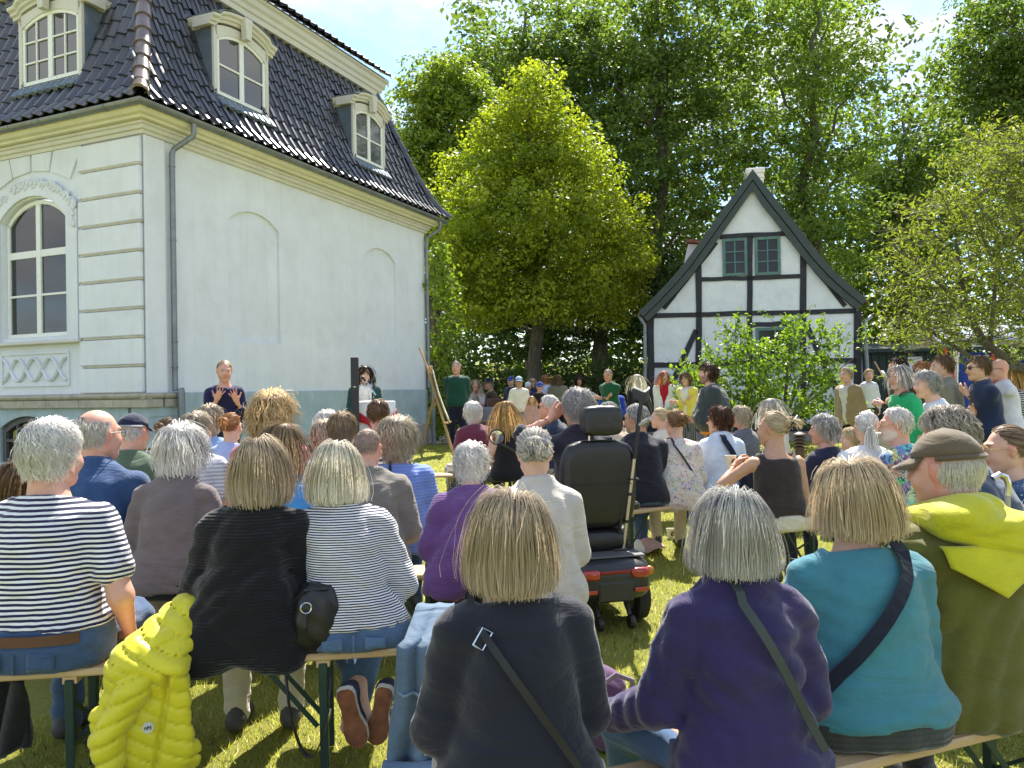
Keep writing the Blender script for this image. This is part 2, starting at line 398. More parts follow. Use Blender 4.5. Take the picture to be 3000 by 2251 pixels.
for k in range(12): mb.lathe([(.002, -.03), (.03, -.01), (.035, .02), (.004, .05)], 6, (-.06, 1.28 + rr.uniform(-.03, .03), 3.85 + k * .03))
mb.build('carved_crest', plaster, root_m, True)
# sills, relief panel with interlaced ribbon
mb = MB(); mb.box((-.05, 2.15, 2.245), (.14, 2.0, .05), bev=.012); mb.build('window_sill', trim_paint, root_m)
mb = MB(); 
for z, h in ((2.1, .025), (1.64, .025)): mb.box((-.012, 2.16, z), (.03, 1.42, h))
for y in (1.455, 2.865): mb.box((-.012, y, 1.87), (.029, .025, .435))
for ph in (0, math.pi):
    pts = [(-.012, 1.48 + 1.36 * t, 1.87 + .16 * math.cos(2 * math.pi * 2 * t + ph) * 1.0) for t in np.linspace(0, 1, 40)]
    mb.tube(pts, .042, 6, flat=.5)
mb.build('relief_panel', plaster, root_m, True)
# sandstone string course: single stones
xs_ = [0.0, .52, 1.18, 1.85, 2.3, 2.95, 3.6, 4.3, 5.0, 5.8]
for a, b_ in zip(xs_[:-1], xs_[1:]):
    mb = MB(); mb.box((-.035, (a + b_) / 2 - (.05 if a == 0 else 0), 1.366), (.10, b_ - a - .006 + (.1 if a == 0 else 0), .108), bev=.006); mb.build('band_stone', sandstone, root_m)
xs_ = [0.0, .62, 1.5, 2.12, 3.0, 3.9, 4.7, 5.8]
prof = [(0, 1.422), (.07, 1.424), (.10, 1.445), (.107, 1.468), (.095, 1.492), (.06, 1.506), (0, 1.508)]
for a, b_ in zip(xs_[:-1], xs_[1:]):
    mb = MB(); y0 = a + .003 - (.1 if a == 0 else 0)
    mb.sweep([((0, y0, 0), (-1, 0, 0), ez), ((0, b_ - .003, 0), (-1, 0, 0), ez)], prof); mb.build('band_moulding', sandstone, root_m, True)
for a, b_ in ((-.11, .20), (.205, .55)):
    mb = MB(); mb.box(((a + b_) / 2 + .012, -.04, 1.366), (b_ - a - .025, .10, .108), bev=.006); mb.build('band_stone', sandstone, root_m)
    mb = MB(); mb.sweep([((a + .012, 0, 0), (0, -1, 0), ez), ((b_, 0, 0), (0, -1, 0), ez)], prof); mb.build('band_moulding', sandstone, root_m, True)
# basement window
w = empty('basement_window', (0, 0, 0)); w.parent = root_m
mb = MB(); mb.box((.09, 2.34, .86), (.02, 1.16, .7)); mb.build('pane', glass, w)
iron = mat('dark_window_wood', (.10, .095, .09), .7, var=.25, scale=10., bmp=.2)
mb = MB()
for y in (1.79, 2.34, 2.89): mb.box((.05, y, .8), (.05, .07, .62))
for y in (2.06, 2.62): mb.box((.052, y, .8), (.04, .03, .64))
for z in (.55, .84): mb.box((.05, 2.34, z), (.045, 1.13, .04 if z > .6 else .07))
ar = arc_pts(1.77, 2.91, 1.0, 1.185, 10); ar2 = arc_pts(1.83, 2.85, .96, 1.12, 10)
for k in range(9): mb.prism([ar2[k], ar2[k + 1], ar[k + 1], ar[k]], (.03, 0, 0), ex_v, ez, .05)
mb.build('frame', iron, w)
# tall front window with curtains
def casement(parent, name, y0, y1, z0, zs, zt, cols, bars, x=.06, mframe=white_wood, plane_axis='v', curtains=True, pm=None, th=.055):
    """window in the plane u=x (or v=x): outer frame, mullion, muntins, separate panes"""
    w = empty(name); w.parent = parent
    P = (lambda s, z, d=0: (x + d, s, z)) if plane_axis == 'v' else (lambda s, z, d=0: (s, x + d, z))
    ex = ex_v if plane_axis == 'v' else ex_u
    dep = .05 if plane_axis == 'v' else -.05
    mb = MB()
    for a, b_ in ((y0, y0 + th), (y1 - th, y1)): mb.prism([(a, z0), (b_, z0), (b_, zs + .02), (a, zs + .02)], P(0, 0), ex, ez, dep)
    mb.prism([(y0 + th, z0), (y1 - th, z0), (y1 - th, z0 + th), (y0 + th, z0 + th)], P(0, 0), ex, ez, dep)
    A, B_ = arc_pts(y0, y1, zs, zt, 13), arc_pts(y0 + th, y1 - th, zs - .02, zt - th, 13)
    for k in range(12): mb.prism([B_[k], B_[k + 1], A[k + 1], A[k]], P(0, 0), ex, ez, dep)
    ym = (y0 + y1) / 2
    mb.prism([(ym - .045, z0 + th), (ym + .045, z0 + th), (ym + .045, zt - th - .005), (ym - .045, zt - th - .005)], P(0, 0, -.004 if dep > 0 else .0), ex, ez, dep * .98)
    for z, t in bars:
        mb.prism([(y0 + th, z - t / 2), (ym - .045, z - t / 2), (ym - .045, z + t / 2), (y0 + th, z + t / 2)], P(0, 0), ex, ez, dep * .9)
        mb.prism([(ym + .045, z - t / 2), (y1 - th, z - t / 2), (y1 - th, z + t / 2), (ym + .045, z + t / 2)], P(0, 0), ex, ez, dep * .9)
    for s in cols: mb.prism([(s - .011, z0 + th), (s + .011, z0 + th), (s + .011, zs + .06), (s - .011, zs + .06)], P(0, 0), ex, ez, dep * .8)
    mb.build('frame', mframe, w)
    lv = [z0 + th] + [z for z, t in bars] + [zt - th]
    for (a, b_) in ((y0 + th, ym - .045), (ym + .045, y1 - th)):
        cs = [a] + [c for c in cols if a < c < b_] + [b_]
        for ca, cb in zip(cs[:-1], cs[1:]):
            for za, zb in zip(lv[:-1], lv[1:]):
                def top(s):
                    t = (s - ym) / ((y1 - y0) / 2); return zt - th - (zt - zs) * t * t * .9
                if zb == lv[-1]: poly = [(ca, za), (cb, za), (cb, top(cb)), ((ca + cb) / 2, top((ca + cb) / 2)), (ca, top(ca))]
                else: poly = [(ca, za), (cb, za), (cb, zb), (ca, zb)]
                mb = MB(); mb.prism(poly, P(0, 0, .022 if dep > 0 else .022), ex, ez, .004 if dep > 0 else -.004); mb.build('pane', pm or glass, w)
    return w
w1 = casement(root_m, 'arched_window', 1.47, 2.83, 2.34, 4.0, 4.32, [], [(2.95, .03), (3.55, .10)], pm=pane_m)
def curtain(parent, y0, y1, z0, z1, x, side):
    V = []; F = []; n, m_ = 26, 14
    for j in range(m_):
        t = j / (m_ - 1); z = z1 + (z0 - z1) * t
        pull = .55 * math.sin(min(1, t * 1.3) * math.pi / 2) if t < .75 else .55
        for i in range(n):
            s = i / (n - 1); wd = (y1 - y0) * (1 - pull * 1.05)
            y = (y0 + s * wd) if side < 0 else (y1 - s * wd)
            V.append((x + .025 * math.sin(s * 38) * (1 - .3 * t), y, z))
    for j in range(m_ - 1):
        for i in range(n - 1): k = j * n + i; F.append((k, k + 1, k + n + 1, k + n))
    me = bpy.data.meshes.new('curtain'); me.from_pydata(V, [], F); me.polygons.foreach_set('use_smooth', np.ones(len(F), bool)); me.update()
    o = obj('curtain', me, curtain_m, parent); so_ = o.modifiers.new('t', 'SOLIDIFY'); so_.thickness = .004
curtain(w1, 1.5, 2.14, 2.4, 4.2, .165, -1); curtain(w1, 2.16, 2.8, 2.4, 4.2, .165, 1)
# cornice, gutter, downpipes
OV = .40
def eave_path(o=0): return [((LW, 0, 0), (1, -1, 0), ez), ((0, 0, 0), (-1, -1, 0), ez), ((0, 8, 0), (-1, 0, 0), ez)]
mb = MB(); mb.sweep(eave_path(), [(-.1, 4.95), (.045, 4.955), (.05, 5.0), (.085, 5.01), (.09, 5.055), (.12, 5.065), (.12, 5.10), (-.1, 5.10)]); mb.build('cornice_moulding', trim_paint, root_m)
mb = MB(); mb.sweep(eave_path(), [(-.1, 5.102), (.19, 5.108), (.20, 5.14), (.26, 5.15), (.30, 5.19), (.31, 5.215), (-.1, 5.215)]); mb.build('soffit', soffit_glow_tint, root_m)
gp = [(.27 + .068 * (1 + math.cos(a)), 5.262 - .066 * math.sin(a)) for a in np.linspace(math.pi, 0, 9)][::-1]
gp = [(.41 - .0, 5.262)] + [(.342 + .066 * math.cos(a), 5.262 + .066 * math.sin(a)) for a in np.linspace(0, -math.pi, 11)] + [(.27, 5.262)] + [(.282, 5.25)] + [(.342 + .056 * math.cos(a), 5.258 + .056 * math.sin(a)) for a in np.linspace(-math.pi, 0, 9)]
mb = MB(); mb.sweep(eave_path(), gp); mb.build('gutter', zinc, root_m, True)
for k in range(13):
    u = -.2 + k * .64; mb = MB(); mb.sweep([((u, 0, 0), (0, -1, 0), ez), ((u + .025, 0, 0), (0, -1, 0), ez)], [(.342 + .071 * math.cos(a), 5.262 + .071 * math.sin(a)) for a in np.linspace(0, -math.pi, 11)]); mb.build('gutter_bracket', zinc, root_m, True)
for k in range(7):
    y = .25 + k * .62; mb = MB(); mb.sweep([((0, y, 0), (-1, 0, 0), ez), ((0, y + .025, 0), (-1, 0, 0), ez)], [(.342 + .071 * math.cos(a), 5.262 + .071 * math.sin(a)) for a in np.linspace(0, -math.pi, 11)]); mb.build('gutter_bracket', zinc, root_m, True)
def downpipe(u, big):
    mb = MB(); r = .038
    mb.tube([(u + .12, -.35, 5.2), (u + .12, -.35, 5.08), (u + .115, -.345, 5.03), (u + .02, -.09, 4.86), (u, -.075, 4.80), (u, -.07, 4.7), (u, -.07, 1.55), (u + .0, -.075, 1.53)], r, 12)
    mb.tube([(u + .015, -.145, 1.56), (u + .017, -.16, 1.50), (u + .017, -.165, .29)], .052, 12)
    for z in (4.62, 3.6, 2.2, 1.85): mb.lathe([(r + .002, -.012), (r + .008, -.01), (r + .008, .01), (r + .002, .012)], 12, (u, -.07, z))
    mb.build('downpipe', zinc, root_m, True)
downpipe(.42, 0); downpipe(LW - .02, 1)
# ---- mansard roof
WP = [(-.40, 5.285), (-.2, 5.50), (.0, 5.86), (.15, 6.2), (.35, 6.72), (.55, 7.28), (.78, 7.95)]
wpx = np.array([p[0] for p in WP]); wpz = np.array([p[1] for p in WP])
seg = np.hypot(np.diff(wpx), np.diff(wpz)); wps = np.concatenate([[0], np.cumsum(seg)])
def prof_at(s): return float(np.interp(s, wps, wpx)), float(np.interp(s, wps, wpz))
roof = empty('mansard_roof'); roof.parent = root_m
mb = MB()
for a, b_ in zip(WP[:-1], WP[1:]):
    za, zb = a[1] - .055, b_[1] - .055; wa, wb = a[0] + .03, b_[0] + .03
    mb.add([(wa, wa, za), (LW - wa, wa, za), (LW - wb, wb, zb), (wb, wb, zb)], [(0, 1, 2, 3)])
    mb.add([(wa, 8, za), (wa, wa, za), (wb, wb, zb), (wb, 8, zb)], [(0, 1, 2, 3)])
    mb.add([(LW - wa, wa, za), (LW - wa, 6, za), (LW - wb, 6, zb), (LW - wb, wb, zb)], [(0, 1, 2, 3)])
mb.build('roof_deck', mat('roof_deck_dark', (.02, .02, .022), .9), roof)
TW, TLn = .212, .36
def tile_mesh():
    """one pantile: S-curved across, lying along +y (up the slope)"""
    n = 8; V = []; F = []
    for j, y in enumerate((0.0, .36)):
        for k in range(n + 1):
            t = k / n; x = (t - .5) * (TW + .03)
            z = .030 * math.sin((t * 1.0) * 2 * math.pi + .6) * (1.0 if t < .55 else .8)
            V.append((x, y, z + (.028 if j == 0 else .0)))
    for k in range(n): F.append((k, k + 1, n + 2 + k, n + 1 + k))
    o = len(V)
    for k in range(n + 1): V.append((V[k][0], .004, V[k][2] - .02))
    for k in range(n): F.append((o + k, o + k + 1, k + 1, k))
    me = bpy.data.meshes.new('roof_tile'); me.from_pydata(V, [], F); me.materials.append(tile_m)
    me.polygons.foreach_set('use_smooth', np.ones(len(F), bool)); me.update()
    try: me.set_sharp_from_angle(angle=R_(50))
    except Exception: pass
    return me, V, F
tile_me, tile_V, tile_F = tile_mesh()
DORM_L = [(1.41, 2.47), (4.99, 5.97)]; DORM_F = [(1.24, 2.41)]
tiles = []                                          # (distance, matrix)
inv = Matrix.Translation((AX, AY, 0)) @ Matrix.Rotation(R_(90 - 23.22), 4, 'Z')
nrow = int(wps[-1] / .285)
def tile_rows(side):
    for r in range(nrow + 1):
        s0 = r * .285 - .01; s1 = min(s0 + .36, wps[-1] + .06)
        (wa, za), (wb, zb) = prof_at(max(s0, 0)), prof_at(s1)
        if s0 < 0: wa -= .0
        lim0 = wa
        length = (LW if side == 'L' else 4.6)
        n = int((length + .9) / TW)
        for k in range(-2, n):
            u = -.34 + (k + .5) * TW
            if side == 'L' and not (wa + .03 < u < LW - wa - .03): continue
            if side == 'F' and not (wa + .03 < u < 4.6): continue
            hit = False
            for (d0, d1) in (DORM_L if side == 'L' else DORM_F):
                if d0 - .02 < u < d1 + .02 and 5.86 < (za + zb) / 2 < 7.42: hit = True
            if hit: continue
            jz = random.uniform(-.004, .004)
            if side == 'L': p, q, ax = Vector((u, wa, za)), Vector((u, wb, zb)), Vector((1, 0, 0))
            else: p, q, ax = Vector((wa, u, za)), Vector((wb, u, zb)), Vector((0, -1, 0))
            y = (q - p).normalized(); nrm = ax.cross(y)
            if nrm.z < 0: nrm = -nrm; 
            ax2 = y.cross(nrm)
            M = Matrix.Translation(p + nrm * (.012 + jz)) @ Matrix((ax2, y, nrm)).transposed().to_4x4() @ Matrix.Rotation(random.uniform(-.012, .012), 4, 'Z')
            tiles.append(((inv @ (p)).xy.length + (0 if side == 'L' else .5), M))
tile_rows('L'); tile_rows('F'); tiles.sort(key=lambda t: t[0])
for d, M in tiles[:300]:
    o = bpy.data.objects.new('roof_tile', tile_me); COL.objects.link(o); o.parent = roof; o.matrix_local = M
mb = MB()
for d, M in tiles[300:]: mb.add([M @ Vector(v) for v in tile_V], tile_F)
o = mb.build('far_roof_tiles', tile_m, roof, True); tag(o, kind='stuff')
def hip(fn, n, nm='hip_tile'):
    for k in range(n):
        a = fn(k / n); b_ = fn((k + 1.25) / n); d = (b_ - a).normalized()
        mb = MB(); ref = Vector((1, 1, 0)); x = d.cross(Vector((0, 0, 1))).normalized(); y = x.cross(d)
        if y.z < 0: y = -y
        V = []; F = []; m_ = 9
        for p, r in ((a, .115), (b_, .085)):
            for j in range(m_):
                t = math.pi * (j / (m_ - 1)) * 1.15 - .2; V.append(p + x * (r * math.cos(t)) + y * (r * math.sin(t)))
        for j in range(m_ - 1): F.append((j, j + 1, m_ + j + 1, m_ + j))
        for j in range(m_): V.append(V[j] - y * .022 * 1 + (Vector(V[j]) - a) * -.12)
        for j in range(m_ - 1): F.append((2 * m_ + j, 2 * m_ + j + 1, j + 1, j))
        mb.add(V, F); mb.build(nm, hip_m if nm == 'hip_tile' else tile_m, roof, True)
def hp1(t):
    w_, z = prof_at(t * wps[-1]); return Vector((w_ - .01, w_ - .01, z + .02))
def hp2(t):
    w_, z = prof_at(t * wps[-1]); return Vector((LW - w_ + .01, w_ - .01, z + .02))
hip(hp1, 11); hip(hp2, 11, 'far_hip_tile')
# upper cornice and upper roof
uo = .78
up = [((LW - uo, uo, 0), (1, -1, 0), ez), ((uo, uo, 0), (-1, -1, 0), ez), ((uo, 8, 0), (-1, 0, 0), ez)]
mb = MB(); mb.sweep(up, [(-.1, 7.84), (.115, 7.85), (.12, 7.94), (.15, 7.96), (.16, 8.03), (.20, 8.07), (.22, 8.15), (.26, 8.18), (.26, 8.23), (-.1, 8.24)]); mb.build('upper_cornice', trim_paint, root_m)
mb = MB(); mb.add([(uo - .3, uo - .3, 8.22), (LW - uo + .3, uo - .3, 8.22), (LW - 3, 3, 9.7), (3, 3, 9.7)], [(0, 1, 2, 3)]); mb.add([(uo - .3, 8, 8.22), (uo - .3, uo - .3, 8.22), (3, 3, 9.7), (3, 8, 9.7)], [(0, 1, 2, 3)])
mb.build('upper_roof_deck', MATS['roof_deck_dark'], roof)
mb = MB(); yv = Vector((0, 2.2, 1.48)).normalized(); ns = Vector((1, 0, 0)).cross(yv)
for r in range(4):
    for k in range(int((LW - 2 * uo + .6) / TW)):
        u = uo - .3 + (k + .5) * TW
        if u < uo - .3 + r * .24 or u > LW - uo + .3 - r * .24: continue
        p = Vector((u, uo - .34, 8.24)) + yv * (r * .285)
        M = Matrix.Translation(p + ns * .04) @ Matrix((Vector((1, 0, 0)), yv, ns)).transposed().to_4x4(); mb.add([M @ Vector(v) for v in tile_V], tile_F)
o = mb.build('upper_roof_tiles', tile_m, roof, True); tag(o, kind='stuff')
# ---- dormers
def dormer(s0, s1, z0, axis, bars, cols, w0=.05):
    """axis 'L': front in plane v=w0 along u; 'F': plane u=w0 along v"""
    d = empty('dormer'); d.parent = root_m
    if axis == 'L': T = lambda s, w, z: (s, w, z)
    else: T = lambda s, w, z: (w, s, z)
    zs, zt = z0 + .84, z0 + 1.0; c = (s0 + s1) / 2; hw = (s1 - s0) / 2 + .07
    fl = Vector
    mb = MB()
    def bx(a0, a1, b0, b1, c0, c1, bev=.004):
        p, q = Vector(T(a0, b0, c0)), Vector(T(a1, b1, c1)); mb.box((p + q) / 2, [abs(k) for k in (q - p)], bev=bev)
    # cheeks and body
    for s in (c - hw, c + hw - .05):
        mb = MB(); bx(s, s + .05, w0 + .02, w0 + .62, z0 - .05, zs + .22); mb.build('cheek', lead, d)
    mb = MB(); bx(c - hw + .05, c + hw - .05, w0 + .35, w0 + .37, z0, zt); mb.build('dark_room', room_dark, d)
    mb = MB(); bx(c - hw, s0 - .0, w0 - .02, w0 + .03, z0 - .04, zs + .2); bx(s1, c + hw, w0 - .02, w0 + .03, z0 - .04, zs + .2); bx(c - hw, c + hw, w0 - .04, w0 + .03, z0 - .08, z0 - .04)
    A = arc_pts(s0, s1, zs, zt, 13); top = arc_pts(s0 - .07, s1 + .07, zs + .16, zt + .12, 13)
    ex = ex_u if axis == 'L' else ex_v
    for k in range(12): mb.prism([A[k], A[k + 1], top[k + 1], top[k]], T(0, w0 - .02, 0), ex, ez, -.05 if axis == 'L' else .05)
    mb.build('casing', trim_paint, d)
    casement(d, 'casement', s0, s1, z0, zs, zt, cols, bars, x=w0 - .005, plane_axis='u' if axis == 'L' else 'v', th=.05)
    # moulded arched pediment, returning along the cheeks
    path = []; pa = [(c - hw - .10, zs + .14), (c - hw + .03, zs + .16)] + [(x, z + .03) for x, z in arc_pts(s0 + .02, s1 - .02, zs + .20, zt + .13, 11)] + [(c + hw - .03, zs + .16), (c + hw + .10, zs + .14)]
    out = (0, -1, 0) if axis == 'L' else (-1, 0, 0)
    prf = [(-.3, 0), (.03, 0), (.035, .04), (.07, .05), (.075, .09), (.12, .11), (.13, .15), (-.3, .16)]
    mb = MB(); mb.sweep([(T(x, w0, z), out, (0, 0, 1)) for x, z in pa], prf); mb.build('pediment', trim_paint, d)
    for sgn in (-1, 1):
        mb = MB(); x0 = c + sgn * (hw - .01); oo = (sgn, 0, 0) if axis == 'L' else (0, sgn, 0)
        mb.sweep([(T(x0, w0 + .25, zs + .142), oo, ez), (T(x0, w0 + .85, zs + .142), oo, ez)], [(0, 0), (.03, 0), (.035, .04), (.07, .05), (.1, .09), (.11, .155), (0, .158)]); mb.build('side_moulding', trim_paint, d)
    mb = MB(); p0 = T(c, w0 - .16, 0)
    ky = [(-.05, zt - .02), (.05, zt - .02), (.085, zt + .31), (-.085, zt + .31)]
    mb.prism([(c + a, z) for a, z in ky], T(0, w0 - .16, 0), ex, ez, -.10 if axis == 'L' else .10)
    mb.build('keystone', trim_paint, d)
    # lead roof and apron
    mb = MB(); mb.sweep([(T(x, w0, z + .165), out, (0, 0, 1)) for x, z in pa], [(-.9, 0), (.135, 0), (.14, .012), (-.9, .014)]); mb.build('lead_roof', lead, d)
    mb = MB(); n = 9
    for k in range(n):
        s = c - hw + (k + .5) * 2 * hw / n; mb.tube([T(s, w0 - .03, z0 - .06), T(s, w0 - .10, z0 - .13), T(s, w0 - .17, z0 - .22)], .065, 6, flat=.5)
    mb.build('apron', lead, d, True)
for s0, s1 in DORM_L: dormer(s0 + .0, s1, 5.99, 'L', [(6.45, .028)], [])
dormer(1.24, 2.41, 6.0, 'F', [(6.32, .022), (6.62, .022)], [1.53, 2.12])

# ================================================================= half-timbered house
HA = R_(-13.9)
HX, HY = 6.2, 20.0
root_h = empty('timbered_house', (HX, HY, 0), HA)
tag(root_h, 'half-timbered cottage with white infill, black beams and steep dark green gable', 'house')
hR = Matrix.Rotation(HA, 3, 'Z'); hn = hR @ Vector((0, 1, 0)); hx = hR @ Vector((1, 0, 0))
def hp(px, py, off=0.):
    d = ray(px, py); P = Vector((HX, HY, 0)) + hn * off; t = (P - CAM).dot(hn) / d.dot(hn); q = CAM + d * t - Vector((HX, HY, 0))
    return (q.dot(hx), q.z)
def hz(a, b, off=0.): return hp(1800 + a / 2.075, 450 + b / 2.075, off)
limewash = mat('limewash', (.66, .69, .71), .95, var=.07, scale=2.5, bmp=.5, bscale=7., spec=.1, bdist=.03, dirt=((.52, .55, .58), 3., .5, .85))
tar = mat('tarred_timber', (.022, .022, .028), .6, var=.35, scale=8., bmp=.25, bscale=30., stretch=(1, 1, 1), spec=.35)
green_paint = mat('barge_green', (.030, .045, .040), .45, var=.2, scale=5., bmp=.1, bscale=20., spec=.4)
frame_green = mat('frame_green', (.085, .165, .145), .5, var=.2, scale=9., bmp=.15, bscale=30., dirt=((.18, .22, .2), 20., .62, .75))
apex = hz(838, 175); lb = hz(205, 985); rb = hz(1500, 960)
GL = [hz(*p) for p in ((838, 215), (640, 470), (520, 635), (430, 760), (330, 870), (240, 960))]
GR = [hz(*p) for p in ((838, 215), (1000, 440), (1130, 610), (1250, 740), (1340, 840), (1450, 940))]
zb = .2
mb = MB(); poly = [(lb[0], zb), (rb[0], zb), (rb[0], rb[1])] + GR[::-1][:-1] + [GR[0]] + GL[1:] + [(lb[0], lb[1])]
mb.prism(poly, (0, 0, 0), ex_u, ez, -.25); mb.build('gable_wall', limewash, root_h)
mb = MB(); mb.box(((lb[0] + .1), 4.1, 1.6), (.2, 7.6, 2.8)); mb.build('side_wall', limewash, root_h)
mb = MB(); mb.box(((rb[0] - .1), 4.1, 1.6), (.2, 7.6, 2.8)); mb.build('side_wall', limewash, root_h)
mb = MB(); mb.box(((lb[0] + rb[0]) / 2, .1, .33), (rb[0] - lb[0] + .05, .28, .3)); mb.build('tarred_base', tar, root_h)
def beam(a, b_, w, wob=.012):
    p, q = hz(*a), hz(*b_); P, Q = Vector((p[0], 0, p[1])), Vector((q[0], 0, q[1])); n = 7; d = (Q - P).normalized(); x = Vector((-d.z, 0, d.x)); V = []; F = []
    for k in range(n + 1):
        c = P.lerp(Q, k / n) + x * random.uniform(-wob, wob); ww = w / 2 * random.uniform(.93, 1.06)
        V += [c + x * ww + Vector((0, -.028, 0)), c - x * ww + Vector((0, -.028, 0)), c - x * ww + Vector((0, .02, 0)), c + x * ww + Vector((0, .02, 0))]
    for k in range(n):
        for j in range(4): F.append((4 * k + j, 4 * k + (j + 1) % 4, 4 * k + 4 + (j + 1) % 4, 4 * k + 4 + j))
    F += [(3, 2, 1, 0), tuple(4 * n + j for j in range(4))]
    mb = MB(); mb.add(V, F); mb.build('beam', tar, root_h)
BW = .145
for a, b_, w in [((222, 985), (222, 1740), .17), ((1478, 955), (1478, 1740), .19), ((512, 645), (512, 1700), .15), ((824, 500), (824, 1700), .14), ((1146, 600), (1146, 1700), .15),
                 ((640, 509), (1035, 487), .125), ((530, 766), (1130, 747), .11), ((240, 985), (1470, 958), .125), ((240, 1289), (1470, 1258), .135),
                 ((838, 1043), (1130, 1030), .12), ((500, 1075), (255, 1600), .15), ((1170, 1060), (1410, 1560), .15), ((300, 945), (620, 540), .1), ((1400, 930), (1040, 480), .1)]:
    beam(a, b_, w)
dark_glass, _n, _b = principled('old_glass', (.018, .02, .02), .12, spec=.35)
def house_window(a0, b0, a1, b1, rows):
    x0, z1 = hz(a0, b0); x1, z0 = hz(a1, b1); x0b, _ = hz(a0, b1)
    w = empty('green_window'); w.parent = root_h; th = .075
    mb = MB()
    for s in ((x0, x0 + th), (x1 - th, x1)): mb.box((sum(s) / 2, -.02, (z0 + z1) / 2), (th, .07, z1 - z0), bev=.006)
    for s in ((z0, z0 + th), (z1 - th, z1)): mb.box(((x0 + x1) / 2, -.022, sum(s) / 2), (x1 - x0 - 2 * th, .066, th), bev=.006)
    xm = (x0 + x1) / 2; mb.box((xm, -.02, (z0 + z1) / 2), (.03, .05, z1 - z0 - 2 * th))
    for k in range(1, rows): mb.box((xm, -.024, z0 + th + (z1 - z0 - 2 * th) * k / rows), (x1 - x0 - 2 * th, .044, .026))
    mb.build('frame', frame_green, w)
    for k in range(rows):
        za = z0 + th + (z1 - z0 - 2 * th) * k / rows; zc = za + (z1 - z0 - 2 * th) / rows
        for xa, xb in ((x0 + th, xm), (xm, x1 - th)):
            mb = MB(); mb.M = Matrix.Translation(((xa + xb) / 2, -.012, (za + zc) / 2)) @ Matrix.Rotation(random.uniform(-.02, .02), 4, 'X') @ Matrix.Rotation(random.uniform(-.02, .02), 4, 'Z')
            mb.box((0, 0, 0), (xb - xa, .004, zc - za)); mb.build('pane', dark_glass, w)
house_window(655, 522, 810, 742, 3); house_window(850, 512, 1012, 736, 3); house_window(858, 1062, 1100, 1330, 3)
# barge boards and roof
OL = [hz(*p) for p in ((838, 108), (640, 375), (530, 530), (430, 670), (330, 785), (240, 880), (150, 968))]
OR = [hz(*p) for p in ((838, 108), (960, 265), (1100, 440), (1230, 610), (1330, 720), (1430, 810), (1530, 890))]
def barge(line, sgn):
    for (t0, t1, y0, y1) in ((0., .17, -.20, -.15), (.19, .34, -.16, -.09)):
        V = []; F = []
        for k, (x, z) in enumerate(line):
            a = line[max(k - 1, 0)]; c = line[min(k + 1, len(line) - 1)]; d = Vector((c[0] - a[0], 0, c[1] - a[1])).normalized(); nin = Vector((d.z, 0, -d.x)) * sgn
            if k == 0: nin = Vector((0, 0, -1.5))
            p = Vector((x, 0, z))
            V += [p + nin * t0 + Vector((0, y0, 0)), p + nin * t1 + Vector((0, y0, 0)), p + nin * t1 + Vector((0, y1, 0)), p + nin * t0 + Vector((0, y1, 0))]
        for k in range(len(line) - 1):
            for j in range(4): F.append((4 * k + j, 4 * k + (j + 1) % 4, 4 * k + 4 + (j + 1) % 4, 4 * k + 4 + j))
        F += [(3, 2, 1, 0), tuple(4 * (len(line) - 1) + j for j in range(4))]
        mb = MB(); mb.add(V, F); mb.build('barge_board', green_paint, root_h)
barge(OL, -1); barge(OR, 1)
red_tile = mat('red_tile', (.20, .085, .055), .8, var=.3, scale=6., bmp=.4, bscale=14.)
for line in (OL, OR):
    mb = MB()
    for (a, b_) in zip(line[:-1], line[1:]):
        mb.add([(a[0], -.19, a[1]), (b_[0], -.19, b_[1]), (b_[0], 8.2, b_[1]), (a[0], 8.2, a[1]), (a[0], -.19, a[1] - .09), (b_[0], -.19, b_[1] - .09), (b_[0], 8.2, b_[1] - .09), (a[0], 8.2, a[1] - .09)], [(0, 1, 2, 3), (7, 6, 5, 4), (0, 4, 5, 1), (2, 6, 7, 3)])
    mb.build('roof_slope', red_tile, root_h)
# side dormer at the left slope, chimney
xd, zd = hz(405, 672, 1.5); xe, ze = hz(448, 545, 1.5); 
mb = MB(); mb.prism([(xd, zd - .3), (xe, ze), (xe + .9, ze - .12), (xe + .9, zd - .3)], (0, 1.6, 0), ex_u, ez, -1.3); mb.build('side_dormer', limewash, root_h)
mb = MB(); mb.box((xe + .45, 2.2, ze + .0), (1.0, 1.5, .08), roty(.13)); mb.build('dormer_roof', red_tile, root_h)
cx0, cz1 = hz(797, 85, 4.); cx1, cz0 = hz(917, 200, 4.)
chim = mat('chimney_white', (.78, .76, .73), .9, var=.1, scale=4., bmp=.3, bscale=14., dirt=((.42, .26, .20), 6., .6, .72))
mb = MB(); mb.box(((cx0 + cx1) / 2, 4.3, (cz0 + cz1) / 2 - .2), (cx1 - cx0 - .08, .6, cz1 - cz0 + .3), bev=.01); mb.box(((cx0 + cx1) / 2, 4.3, cz1 - .12), (cx1 - cx0, .7, .16), bev=.02); mb.box(((cx0 + cx1) / 2, 4.3, cz1 - .32), (cx1 - cx0 - .02, .66, .06), bev=.02); mb.build('chimney', chim, root_h)
for pts in ([(150, 985), (165, 1010), (188, 1045), (190, 1300), (188, 1730)], [(1560, 990), (1518, 1025), (1515, 1060), (1530, 1300), (1540, 1730)]):
    mb = MB(); q = [hz(*p) for p in pts]; mb.tube([(x, -.14 + (.0 if k else .1), z) for k, (x, z) in enumerate(q)], .045, 10); mb.build('downpipe', zinc, root_h, True)
